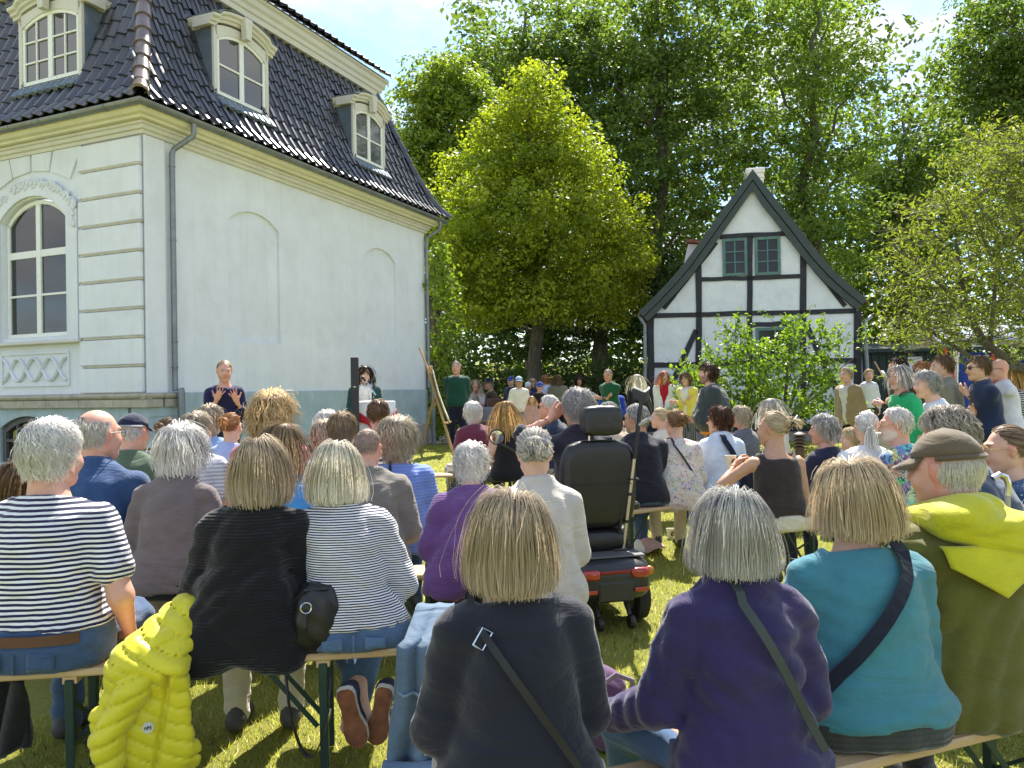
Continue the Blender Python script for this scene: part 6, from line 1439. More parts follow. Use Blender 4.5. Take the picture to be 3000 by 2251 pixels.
person('man in a dark grey jacket with sandy collar-length hair', 2168, 1187, 8.2, yaw=45, sex='m', skin='ruddy', hair=('wavy', *hGB), hairkw=dict(length=.09), top=(.10, .105, .125), bot=BK, w=1.15, hy=15)
person('woman in a cream blouse with long silver hair', 2255, 1163, 8.4, hair=('long', (.48, .45, .40), (.74, .71, .65)), hairkw=dict(cut=-.17), top=(.62, .58, .53), bot=NV, w=1.05, hy=18)
p_cam = person('woman in a brown camisole and cream shorts drinking from a cup', 2262, 1206, 5.55, yaw=4, skin='tan', hair=('updo', *hLB), top=(.035, .026, .024), sleeve='none', bot=(.60, .55, .42), w=1.08, neck=.50, hem=.12, al=(-.24, .26, .46), hands=('hold:fwd', 'relax'), hy=42, trouser_len=.5, elbow={'l': (-1, -.3, -.8)})
person('woman in a navy cardigan with short grey feathered hair', 2412, 1214, 6.0, yaw=22, skin='ruddy', hair=('wavy', *hG), hairkw=dict(length=.075, thick=.028), top=(.014, .018, .045), bot=(.02, .025, .06), w=.98, hy=36)
p_pon = person('woman in a white blouse with a low white ponytail stretching out an arm', 2537, 1206, 5.85, yaw=-12, hair=('tied', *hW), top=(.74, .75, .77), bot=(.70, .68, .64), w=1.05, ar=(.52, .30, .50), hands=('relax', 'point:fwd'), hem=-.02, elbow={'r': (.3, -.3, -1)})
person('white-bearded man in a colourful patterned shirt and glasses', 2622, 1194, 5.65, yaw=38, sex='m', skin='ruddy', hair=('short', *hW), hairkw=dict(length=.03), top=((.03, .05, .12), 'print', (.12, .26, .30), 13.), sleeve='elbow', bot=(.36, .33, .28), w=1.2, glasses='gold', beard=(.75, .73, .70), hy=34)
p_nvy = person('balding man in a slate blue shirt behind the man with the brown cap', 2772, 1200, 3.62, yaw=58, sex='m', skin='ruddy', hair=('wavy', (.30, .26, .22), (.52, .47, .41)), hairkw=dict(length=.06), top=(.035, .055, .10), bot=((.08, .16, .32), 'denim'), w=1.15, lean=16, hunch=.06, hp=-14, al=(-.16, .40, .26), ar=(.08, .42, .25), hands=('hold:fwd', 'hold:fwd'), glasses='gold')
person('woman in a blue floral dress with brown hair tied back', 2945, 1248, 3.75, yaw=64, hair=('tied', (.16, .10, .06), (.40, .30, .20)), top=((.03, .07, .16), 'dots', (.35, .45, .55), 60.), bot=((.03, .07, .16), 'dots', (.35, .45, .55), 60.), w=1.05, glasses='gold', hy=14)
person('smiling woman in a plaid shirt sitting low by the bollard', 2492, 1252, 7.6, yaw=70, hair=('short', *hLB), top=((.05, .08, .16), 'check', (.25, .28, .35), 14.), bot=NV, w=.95, seat=.28)
# --- standing at the right
p_grn = person('woman in a bright green polo with a grey bob and glasses', 2632, 1066, 7.6, yaw=95, pose='stand', hair=('bob', *hG), hairkw=dict(cut=-.07), top=(.015, .36, .13), sleeve='elbow', bot=(.55, .02, .03), w=1.02, neck=.585, collar=True, glasses='gold', hy=22, hem=-.02)
person('older woman in a pale blue tee with curly silver hair', 2712, 1084, 7.0, yaw=80, pose='stand', hair=('curly', *hG), hairkw=dict(length=.06, thick=.026), top=(.60, .66, .72), sleeve='elbow', bot=(.3, .3, .35), w=1.0, lean=14, hunch=.05, hy=8)
person('young man in a khaki shirt with swept brown hair', 2758, 1038, 8.6, yaw=70, pose='stand', sex='m', hair=('short', *hB), top=(.20, .185, .14), bot=(.1, .1, .1), w=1.05, hy=14, collar=True, neck=.615)
person('woman with auburn hair and dark sunglasses behind the curly-haired lady', 2702, 1056, 9.2, yaw=100, pose='stand', hair=('wavy', *hGI), top=(.10, .09, .09), bot=BK, glasses='sun', hy=10)
person('dark-haired man in a charcoal jacket with folded arms', 2628, 1046, 9.4, yaw=85, pose='stand', sex='m', hair=('short', *hDB), top=(.03, .032, .036), bot=BK, w=1.1, al=(.08, .24, .30), ar=(-.08, .22, .32), hy=12)
person('man in a navy polo and sunglasses with a hand at his chest', 2864, 1041, 8.1, yaw=80, pose='stand', sex='m', skin='warm', hair=('short', *hB), top=(.012, .022, .06), sleeve='elbow', bot=(.42, .38, .28), w=1.1, fat=.05, al=(.02, .20, .47), ar=(-.10, .20, .30), hands=('flat:face', 'relax'), glasses='sun', hy=10, collar=True, neck=.615)
person('bald man in a white dress shirt with a hand on his chin', 2924, 1052, 8.8, yaw=78, pose='stand', sex='m', skin='ruddy', hair=('none', (.3, .2, .15), (.3, .2, .15)), top=(.66, .66, .71), bot=(.01, .01, .014), w=1.08, al=(-.02, .20, .58), ar=(-.10, .22, .28), hands=('fist:up', 'relax'), glasses='dark', hy=10, collar=True, neck=.615)
person('blonde woman in a zebra-striped top behind the bald man', 2962, 1078, 9.7, yaw=75, pose='stand', hair=('bob', *hSB), top=((.04, .04, .04), 'zebra', (.6, .6, .58), 12.), bot=NV)
person('white-haired woman in a tan trench coat behind the leafy bush', 2478, 1076, 11.6, yaw=115, pose='stand', hair=('short', *hGB), top=(.55, .54, .52), jacket=(.27, .205, .11), bot=BK, hem=-.42, flare=1.1, inflate=.02, w=1.05, hy=6)
person('small child in a white shirt beside the cottage downpipe', 2546, 1106, 15.5, yaw=170, pose='stand', sex='f', child=True, hair=('short', *hLB), top=(.6, .62, .7), bot=NV, scale=.86)
# --- standing in the middle
p_hoo = person('big man in a black tee and green hoodie with an orange waist band', 2072, 1061, 9.9, yaw=80, pose='stand', sex='m', hair=('wavy', *hDB), hairkw=dict(length=.10, thick=.03), top=(.010, .011, .020), jacket=(.030, .042, .042), sleeve='three', bot=(.010, .011, .018), trouser_len=.56, w=1.4, fat=.58, hy=6, beard=(.10, .06, .04), hem=-.01)
person('woman in a yellow cardigan and white top with glasses', 2008, 1090, 13.2, yaw=135, pose='stand', hair=('wavy', *hB), hairkw=dict(length=.18, thick=.03), top=(.72, .70, .64), jacket=(.70, .58, .10), bot=((.03, .03, .035), 'vstripes', (.2, .2, .2), 14.), w=.98, glasses='dark', al=(.10, .24, .28), ar=(-.10, .2, .34), hy=14)
person('red-haired woman in a white blazer over a red dress', 1945, 1085, 14.6, yaw=165, pose='stand', hair=('long', (.42, .14, .06), (.55, .22, .10)), hairkw=dict(cut=-.16), top=(.42, .012, .03), jacket=(.76, .75, .71), bot=(.40, .012, .025), w=1.0, al=(-.02, .24, .06), ar=(.04, .24, .06), hy=22)
person('blonde woman in a black coat with hair blowing', 1864, 1094, 13.2, yaw=25, pose='stand', hair=('long', *hPB), hairkw=dict(cut=-.22, thick=.016), top=BK, bot=BK, w=1.05, hem=-.4, flare=1.0)
person('man in a bottle green polo with folded arms', 1781, 1082, 14.4, yaw=140, pose='stand', sex='m', skin='tan', hair=('crop', *hG), top=(.010, .085, .035), sleeve='short', bot=(.02, .03, .03), w=1.05, al=(.10, .24, .28), ar=(-.08, .22, .31), glasses='gold', collar=True, neck=.61, hy=18)
p_blu = person('person in a bright blue puffer jacket sitting in a wheelchair', 1792, 1122, 15.4, yaw=175, hair=('short', *hG), top=((.015, .05, .42), 'knit', None, 9.), bot=(.30, .01, .02), w=1.25, inflate=.035, seat=.52)
person('man in a dark green sweater standing with hands behind his back', 1336, 1059, 16.3, yaw=178, pose='stand', sex='m', skin='ruddy', hair=('crop', *hG), top=(.010, .060, .042), bot=(.012, .014, .032), w=1.12, al=(-.12, -.18, .02), ar=(.12, -.18, .02), hy=-6, neck=.59, collar=True, inflate=.026, shoes=(.03, .03, .04))
p_spk = person('dark-haired woman speaking at the lectern in a green jacket and lace scarf', 1068, 1069, 11.25, yaw=194, pose='stand', hair=('bob', (.018, .010, .008), (.05, .025, .018)), hairkw=dict(cut=-.13), top=(.74, .73, .70), jacket=(.012, .050, .045), bot=NV, w=.98, hp=-14, neck=.60, collar=True, al=(-.10, .30, .22), ar=(.10, .30, .22))
p_int = person('sign language interpreter in navy with both hands raised', 657, 1057, 9.75, yaw=203, pose='stand', skin='ruddy', hair=('tied', (.34, .25, .15), (.52, .41, .27)), top=(.012, .014, .065), sleeve='three', bot=NV, w=1.02, hp=-8, hy=4, al=(-.13, .24, .37), ar=(.10, .24, .40), hands=('spread:up', 'spread:up'), neck=.575)
# --- far group by the tables
person('woman in a white tee, cap and sunglasses walking with a child', 1520, 1101, 16.2, yaw=178, pose='stand', skin='tan', hair=('bob', *hLB), hairkw=dict(cut=-.06), top=(.72, .70, .60), sleeve='elbow', bot=JL, w=1.05, cap=dict(c=((.30, .40, .55),)), glasses='sun', ar=(.27, .10, -.06), hem=.0)
person('little girl in a pink flowered dress holding a hand', 1558, 1160, 15.6, yaw=182, pose='stand', child=True, hair=('long', *hSB), hairkw=dict(cut=-.2), top=((.52, .28, .26), 'floral', (.7, .5, .45), 40.), bot=(.5, .28, .26), sleeve='elbow', hem=-.30, flare=1.2)
person('boy in a royal blue cap and black hoodie', 1581, 1119, 16.9, yaw=180, pose='stand', sex='m', child=True, hair=('short', *hB), top=(.012, .012, .014), bot=BK, cap=dict(c=((.02, .06, .32),)))
person('woman in a pale blue shirt with coppery curls', 1597, 1097, 18.4, yaw=20, pose='stand', hair=('curly', *hGI), top=(.45, .53, .75), bot=NV)
person('brown-haired person in a khaki field jacket', 1632, 1096, 18., yaw=8, pose='stand', hair=('bob', *hB), hairkw=dict(cut=-.14), top=(.15, .14, .095), bot=BK, w=1.15, inflate=.03, hem=-.14)
p_boy = person('boy in a white cap and purple lettered tee', 1547, 1119, 18.6, yaw=175, pose='stand', sex='m', skin='warm', hair=('short', *hDB), top=(.035, .018, .075), bot=NV, cap=dict(c=((.55, .58, .58),)), child=True)
person('man in a blue cap and dark jacket by the tables', 1496, 1101, 19., yaw=150, pose='stand', sex='m', hair=('short', *hG), top=(.02, .024, .05), bot=NV, cap=dict(c=((.03, .05, .22),)), w=1.05)
person('long-haired blonde woman sitting at the far picnic table', 1392, 1110, 20.2, yaw=185, hair=('long', *hGB), top=((.55, .48, .46), 'floral', (.5, .3, .3), 30.), bot=NV, al=(-.08, .2, .55), ar=(.08, .22, .50))
person('man in a dark hat and brown tweed jacket at the far picnic table', 1432, 1107, 20.4, yaw=115, sex='m', skin='ruddy', hair=('short', *hG), top=(.085, .055, .03), bot=BK, hat=((.02, .022, .035),))
person('woman with dark curls and a mustard scarf facing the lawn', 1697, 1099, 19., yaw=178, pose='stand', skin='tan', hair=('bigcurl', *hDB), top=(.35, .24, .03), bot=NV)
person('blonde woman in round sunglasses behind the boy with the white cap', 1561, 1106, 20.5, yaw=176, pose='stand', hair=('bob', *hLB), top=(.03, .035, .06), bot=NV, glasses='sun')
person('person with pale pink face half hidden beside the khaki jacket', 1606, 1122, 21.5, yaw=176, hair=('short', *hLB), top=(.5, .5, .52), bot=NV)
# ================================================================= things among the people
black_pl = mat('black_plastic', (.014, .014, .016), .45, var=.2, scale=10., bmp=.1, bscale=80., spec=.45)
black_leather = mat('black_leather', (.012, .012, .013), .38, var=.25, scale=8., bmp=.25, bscale=90., spec=.5)
chrome = mat('chrome', (.6, .6, .6), .2, metal=1., var=.05)
white_pl = mat('white_card', (.72, .71, .68), .7, var=.05)
wood_light = mat('beech_wood', (.45, .28, .13), .6, var=.2, scale=4., stretch=(4, 4, 1), bmp=.1)
wood_table = mat('table_wood', (.33, .20, .10), .65, var=.25, scale=3., bmp=.15, stretch=(1, 6, 6))
red_cloth = cloth((.42, .008, .022), rough=.55); white_cloth = cloth((.74, .74, .75))
def gpt(px, d, dz=0.): p = at(px, 1140, d); return Vector((p.x, d, gzf(p.x, d) + dz))
def loc(root, px, py, Y): return root.matrix_basis.inverted() @ at(px, py, Y)
def surf(name, fn, nu, nv, m, parent, thick=.006, smooth=True):
    """sheet from fn(u,v) in 0..1 with thickness"""
    V = [tuple(fn(i / nu, j / nv)) for i in range(nu + 1) for j in range(nv + 1)]; F = [(i * (nv + 1) + j, (i + 1) * (nv + 1) + j, (i + 1) * (nv + 1) + j + 1, i * (nv + 1) + j + 1) for i in range(nu) for j in range(nv)]
    me = bpy.data.meshes.new(name); me.from_pydata(V, [], F); me.polygons.foreach_set('use_smooth', np.full(len(F), smooth)); me.update(); o = obj(name, me, m, parent)
    if thick: so_ = o.modifiers.new('t', 'SOLIDIFY'); so_.thickness = thick; so_.offset = 0
    return o
# ---- lectern with cloth and ribbon
d0 = 10.7; pr = gpt(1097, d0); pod = empty('lectern', pr, R_(10)); tag(pod, 'lectern draped in white cloth with a red ribbon bow', 'lectern'); HT = 1.2
def drape(u, v):
    a = u * 4; side = int(min(a, 3.999)); t = a - side; w_, dp = .27, .21; cs = [(-w_, -dp), (w_, -dp), (w_, dp), (-w_, dp), (-w_, -dp)]
    x = cs[side][0] + (cs[side + 1][0] - cs[side][0]) * t; y = cs[side][1] + (cs[side + 1][1] - cs[side][1]) * t; k = 1 + .05 * v + .02 * v * math.sin(u * 60); z = HT - v * (HT - .06)
    return (x * k, y * k, z)
surf('cloth', drape, 64, 12, white_cloth, pod); mb = MB(); mb.box((0, 0, HT - .005), (.55, .43, .03), bev=.008); mb.build('top', white_cloth, pod)
def band(pts, wd, y=-.245, amp=.006):
    def f(u, v):
        k = u * (len(pts) - 1); i = min(int(k), len(pts) - 2); t = k - i; a, b = Vector(pts[i]), Vector(pts[i + 1]); c = a.lerp(b, t); d = (b - a).normalized(); n = Vector((-d.y, d.x)); q = c + n * ((v - .5) * wd * (1 + .2 * math.sin(u * 9))); return (q.x, y - .008 * math.sin(u * 14 + v * 4) - amp, q.y)
    return f
for pts, wd, y in (([(-.30, 1.05), (-.1, .95), (.04, .87)], .10, -.24), ([(.04, .87), (.18, .95), (.31, 1.0)], .12, -.238), ([(.04, .87), (-.05, .80), (-.17, .68)], .13, -.262), ([(.04, .87), (.10, .76), (.16, .66)], .12, -.264)): surf('ribbon', band(pts, wd, y), 14, 4, red_cloth, pod)
V, Q = pillow((.12, .07, .10)); o = obj('bow_knot', mesh_np('bow_knot', V + np.array([.04, -.27, .86]), Q), red_cloth, pod)
surf('side_ribbon', lambda u, v: (.288 + .004 * math.sin(u * 9), -.22 + .44 * u, 1.02 + .12 * (v - .5) + .03 * u), 8, 3, red_cloth, pod)
sh = empty('paper_sheets', (pr.x - .03, pr.y, pr.z + HT + .012), R_(14)); tag(sh, 'white pages of a speech lying on the lectern', 'paper'); 
for k in range(2): mb = MB(); mb.box((k * .1 - .05, .0, .004 + k * .004), (.19, .26, .004), rotz(.2 * k)); mb.build('page', white_pl, sh)
# column loudspeaker
p = gpt(1040, 10.35); r = empty('column_speaker', p, R_(8)); tag(r, 'slim black column loudspeaker beside the lectern', 'loudspeaker'); mb = MB(); mb.box((0, 0, 1.38), (.10, .11, .86), bev=.008); mb.build('column', black_pl, r); mb = MB(); mb.box((.006, 0, .64), (.085, .09, .66), bev=.006); mb.build('spacer', black_pl, r); mb = MB(); mb.box((0, .05, .2), (.32, .38, .4), bev=.015); mb.build('subwoofer', black_pl, r); mb = MB(); mb.box((0, -.058, 1.42), (.03, .003, .012)); mb.build('badge', white_pl, r)
# microphone on a boom
p = gpt(1092, 10.45); r = empty('microphone_stand', p); tag(r, 'microphone on a boom stand in front of the speaker', 'microphone'); L3 = lambda px, py, Y=10.45: loc(r, px, py, Y)
mb = MB(); mb.tube([(0, 0, .02), (0, 0, .9), L3(1091, 1150)], .011, 8); mb.build('pole', black_pl, r, True); mb = MB(); mb.tube([L3(1101, 1158), L3(1078, 1124), L3(1068, 1112)], .008, 8); mb.build('boom', chrome, r, True)
mb = MB(); mb.tube([L3(1071, 1117), L3(1066, 1111)], .014, 8); mb.build('microphone_body', black_pl, r, True); mb = MB(); mb.lathe([(.004, -.026), (.022, -.016), (.026, 0), (.021, .018), (.005, .026)], 12, L3(1063, 1108)); mb.build('microphone_head', mat('mic_grille', (.06, .06, .065), .5, metal=.6), r, True); mb = MB()
for a in (0, 2.1, 4.2): mb.tube([(0, 0, .12), (.28 * math.cos(a), .28 * math.sin(a), .012)], .009, 6)
mb.build('tripod', black_pl, r)
# speaker's lace scarf
rr = random.Random(2); s_ = p_spk
for sg in (-1, 1):
    mbl = MB()
    for k in range(70):
        t = rr.random(); x = sg * (.05 + .035 * math.sin(t * 2.6) + rr.uniform(-.02, .02)); z = .58 - .34 * t; q = s_['up'](x, 0, z); c = (q[0], s_['surf'](x, z, 1, .042), q[2]); a0 = rr.uniform(0, 6)
        mbl.tube([(c[0] + .014 * math.cos(a0 + b), c[1] - .004, c[2] + .014 * math.sin(a0 + b)) for b in np.linspace(0, 4.5, 5)], .005, 4)
    mbl.build('lace_scarf', white_cloth, s_['root'])
# interpreter's name tag
q = p_int['up'](.10, 0, .46); mb = MB(); mb.box((q[0], p_int['surf'](.10, .46, 1, .008), q[2]), (.075, .006, .028), bev=.002); mb.build('name_tag', mat('brass_tag', (.55, .40, .16), .35, metal=.6), p_int['root'])
# ---- easel with a painting seen from its edge
p = gpt(1290, 14.9); r = empty('easel', p); tag(r, 'wooden studio easel leaning by the manor corner', 'easel'); L3 = lambda px, py, Y: loc(r, px, py, Y)
def foot(px, Y): q = r.matrix_basis.inverted() @ gpt(px, Y); return (q.x, q.y, .01)
for a, b_, w_ in ((L3(1228, 1018, 14.9), L3(1262, 1100, 14.8), .03), (L3(1252, 1076, 14.8), foot(1327, 14.3), .05), (L3(1258, 1080, 15.1), foot(1322, 14.9), .045), (L3(1272, 1165, 15.0), foot(1229, 15.6), .035), (L3(1280, 1180, 14.8), L3(1252, 1215, 15.2), .025)):
    mb = MB(); mb.bar(a, b_, w_, .03, bev=.004); mb.build('leg', wood_light, r)
mb = MB(); mb.box(L3(1262, 1078, 14.9), (.06, .12, .08), bev=.01); mb.build('top_clamp', wood_light, r); mb = MB(); mb.bar(L3(1305, 1240, 14.2), L3(1318, 1236, 15.3), .06, .03); mb.build('tray', wood_light, r)
ptg = empty('canvas_painting', (0, 0, 0)); tag(ptg, 'stretched canvas painting resting on the easel, seen from its edge', 'painting')
A_, B_ = at(1268, 1085, 14.85), at(1316, 1234, 14.85)
def canv(u, v): c = A_.lerp(B_, v); e = -.35 + .7 * u; return (c.x + .03 * math.sin(v * 3.1) * -1 + e * (c.x / c.y + .012), c.y + e, c.z)
surf('canvas', canv, 4, 10, mat('painted_canvas', (.55, .50, .42), .7, var=.45, scale=5.), ptg, .022)
# ---- picnic tables
check_m = cloth((.40, .42, .46), 'check', (.10, .11, .15), 22.)
def picnic(px, d, yaw, label, L=1.6):
    p = gpt(px, d); r = empty('picnic_table', p, R_(yaw)); tag(r, label, 'table')
    for k in range(5): mb = MB(); mb.box((0, -.3 + k * .15, .74), (L, .142, .035), bev=.004); mb.build('table_plank', wood_table, r)
    for y in (-.68, .68): mb = MB(); mb.box((0, y, .44), (L, .24, .035), bev=.004); mb.build('seat_plank', wood_table, r)
    for x in (-L * .36, L * .36):
        for sg in (-1, 1): mb = MB(); mb.bar((x, sg * .25, .72), (x, sg * .62, .0), .05, .08, (1, 0, 0)); mb.build('leg', steel_green, r)
        mb = MB(); mb.bar((x, -.74, .40), (x, .74, .40), .05, .06); mb.build('crossbar', steel_green, r)
    return r, p
t1, tp1 = picnic(1405, 19.4, 4, 'long picnic table with a checked cloth and a brown suitcase'); t2, tp2 = picnic(1560, 19.6, -6, 'picnic table behind the woman in the white tee'); t3, tp3 = picnic(1735, 20.5, 3, 'weathered picnic table near the ferns', 2.2)
ck = empty('checked_cloth', (tp1.x + .15, tp1.y - .36, tp1.z)); tag(ck, 'grey checked cloth hanging over the front of the picnic table', 'tablecloth'); surf('cloth', lambda u, v: (-.5 + 1.0 * u, -.04 + .02 * math.sin(u * 20), .775 - .42 * v), 20, 6, check_m, ck)
b = empty('suitcase', (tp1.x + .42, tp1.y, tp1.z + .758), R_(6)); tag(b, 'small brown leather suitcase on the checked picnic table', 'suitcase'); mb = MB(); mb.box((0, 0, .11), (.46, .16, .21), bev=.02); mb.build('case', mat('brown_leather', (.13, .05, .028), .5, var=.25, scale=5.), b); mb = MB(); mb.tube([(-.07, 0, .21), (-.06, 0, .25), (.06, 0, .25), (.07, 0, .21)], .01, 6); mb.build('handle', black_leather, b)
def pinwheel(x, y, z, label):
    w_ = empty('paper_windmill', (x, y, z)); tag(w_, label, 'windmill'); mb = MB(); mb.tube([(0, 0, 0), (0, 0, .16)], .01, 6); mb.lathe([(.06, 0), (.05, .02), (.01, .03)], 10); mb.build('stand', white_pl, w_)
    for k in range(6): a = k * math.pi / 3; mb = MB(); mb.add([(0, -.02, .2), (.10 * math.cos(a), -.01, .2 + .10 * math.sin(a)), (.11 * math.cos(a + .8), -.05, .2 + .11 * math.sin(a + .8))], [(0, 1, 2)]); mb.build('vane', white_pl, w_)
pinwheel(tp1.x - .28, tp1.y - .1, tp1.z + .758, 'white paper windmill on the table beside the blonde woman'); q = at(1738, 1160, 20.5); pinwheel(tp3.x + .05, tp3.y, tp3.z + .758, 'white paper windmill on the weathered table')
# ---- wheelchair
q = p_blu['root']; r = empty('wheelchair', q.location, p_blu['ya']); tag(r, 'wheelchair of the person in the blue puffer jacket', 'wheelchair')
for sg in (-1, 1):
    mb = MB(); ring = [(sg * .30, .30 * math.cos(a) - .02, .31 + .30 * math.sin(a)) for a in np.linspace(0, 2 * math.pi, 25)]; mb.tube(ring, .016, 6, False); 
    mb.build('wheel', black_pl, r, True); mb = MB()
    for a in np.linspace(0, math.pi, 7)[:-1]: mb.tube([(sg * .30, .29 * math.cos(a) - .02, .31 + .29 * math.sin(a)), (sg * .30, -.29 * math.cos(a) - .02, .31 - .29 * math.sin(a))], .003, 4)
    mb.build('spokes', chrome, r); mb = MB(); mb.tube([(sg * .24, -.24, .9), (sg * .24, -.22, .52), (sg * .24, .35, .50), (sg * .22, .48, .1)], .014, 6); mb.build('frame_tube', chrome, r, True)
mb = MB(); mb.box((0, .05, .49), (.46, .44, .04), bev=.01); mb.build('seat', black_leather, r)
# ---- mobility scooter
sr_ = empty('mobility_scooter', (p_sco['root'].location.x + .03, p_sco['root'].location.y - .02, p_sco['root'].location.z), p_sco['ya']); tag(sr_, 'black mobility scooter with padded captain seat and red tail lights', 'scooter')
body_pl = mat('scooter_shell', (.022, .024, .028), .4, var=.15, scale=5., bmp=.06, bscale=60., coat=.15)
def soft(name, c, size, m, parent, e=3.4, rx=0.):
    V, Q = pillow(size, e=e, rip=.0008); M = np.array(rotx(rx), np.float32); obj(name, mesh_np(name, V @ M.T + np.array(c, np.float32), Q), m, parent)
soft('seat_back', (0, -.17, .86), (.50, .12, .56), black_leather, sr_, 4., R_(4)); soft('headrest', (.02, -.20, 1.26), (.27, .12, .19), black_leather, sr_, 4.2); soft('seat_cushion', (0, .06, .53), (.50, .48, .11), black_leather, sr_, 4.); soft('lumbar_roll', (0, -.16, .50), (.42, .13, .14), black_leather, sr_, 2.6)
for x in (-.06, .10): mb = MB(); mb.tube([(x, -.19, 1.10), (x, -.195, 1.19)], .006, 8); mb.build('headrest_post', chrome, sr_, True)
mb = MB(); mb.box((0, -.235, .86), (.40, .003, .006)); mb.build('seat_seam', black_pl, sr_); mb = MB(); mb.lathe([(.04, .30), (.04, .46)], 12); mb.box((0, -.05, .455), (.44, .30, .02)); mb.build('seat_post', black_pl, sr_)
soft('rear_shell', (0, -.18, .30), (.54, .56, .27), body_pl, sr_, 4.); mb = MB(); mb.box((0, -.17, .436), (.46, .4, .012), bev=.005); mb.build('deck_panel', mat('grey_deck', (.10, .10, .105), .5), sr_)
tail_r = mat('tail_red', (.34, .018, .012), .25, spec=.6, coat=.6, var=.2, scale=60.); tail_o = mat('tail_amber', (.50, .14, .015), .25, spec=.6, coat=.6, var=.2, scale=60.)
for sg in (-1, 1):
    soft('tail_light', (sg * .155, -.452, .355), (.12, .045, .065), tail_r, sr_, 3.); soft('indicator', (sg * .225, -.438, .36), (.05, .04, .055), tail_o, sr_, 3.); mb = MB(); mb.box((sg * .16, -.462, .255), (.085, .012, .026), bev=.004); mb.build('reflector', tail_r, sr_)
mb = MB(); mb.box((0, -.456, .365), (.20, .018, .022), bev=.005); mb.build('light_bar', mat('dark_red', (.20, .012, .01), .3, spec=.5), sr_); mb = MB(); mb.box((0, -.458, .25), (.22, .014, .12), bev=.01); mb.build('number_panel', body_pl, sr_)
for sg in (-1, 1):
    w_ = empty('rear_wheel'); w_.parent = sr_; mb = MB(); R90 = roty(math.pi / 2); mb.lathe([(.06, -.045), (.12, -.05), (.145, -.035), (.15, 0), (.145, .035), (.12, .05), (.06, .045)], 24, (sg * .235, -.2, .15), R90); mb.build('tyre', mat('rubber', (.018, .018, .018), .8, bmp=.6, bscale=70.), w_, True); mb = MB(); mb.lathe([(.01, -.05), (.085, -.052), (.085, .052), (.01, .05)], 16, (sg * .235, -.2, .15), R90); mb.build('rim', mat('grey_rim', (.18, .18, .19), .4, metal=.6), w_)
    mb = MB(); mb.lathe([(.008, -.014), (.04, -.016), (.045, 0), (.04, .016), (.008, .014)], 14, (sg * .10, -.44, .06), R90); mb.bar((sg * .10, -.44, .06), (sg * .10, -.34, .2), .02); mb.build('anti_tip_wheel', black_pl, sr_)
mb = MB(); mb.box((0, .35, .12), (.46, .7, .05), bev=.02); mb.build('foot_deck', black_pl, sr_); mb = MB(); mb.tube([(0, .62, .14), (0, .66, .5), (0, .55, .95)], .03, 8); mb.build('tiller', black_pl, sr_, True); mb = MB(); mb.tube([(-.28, .46, .95), (-.1, .55, .97), (.1, .55, .97), (.28, .46, .95)], .016, 8); mb.build('handlebar', black_pl, sr_, True)
mb = MB(); mb.lathe([(.01, -.13), (.11, -.13), (.11, .13), (.01, .13)], 16, (0, .68, .11), roty(math.pi / 2)); mb.build('front_wheel', MATS['rubber'], sr_, True)
for sg in (-1, 1): mb = MB(); mb.box((sg * .28, .02, .70), (.06, .3, .05), bev=.015); mb.build('armrest', black_leather, sr_)
mr = empty('wing_mirror'); mr.parent = sr_; mp_ = loc(sr_, 1456, 1281, 5.55); Rm = rotz(-p_sco['ya']) @ rotx(math.pi / 2); mb = MB(); mb.lathe([(.001, 0), (.052, 0), (.056, .012), (.03, .022), (.001, .024)], 24, mp_, Rm.copy()); mb.build('mirror_back', black_pl, mr, True); mb = MB(); mb.lathe([(.0005, .0245), (.047, .0245), (.047, .027), (.0005, .027)], 24, mp_, Rm); mb.build('mirror_glass', mat('mirror', (.85, .85, .85), .03, metal=1., var=0.), mr); mb = MB(); mb.tube([mp_ + Vector((.03, .01, -.05)), mp_ + Vector((.16, .06, -.12)), (-.27, .47, .95)], .007, 6); mb.build('mirror_arm', black_pl, mr, True)
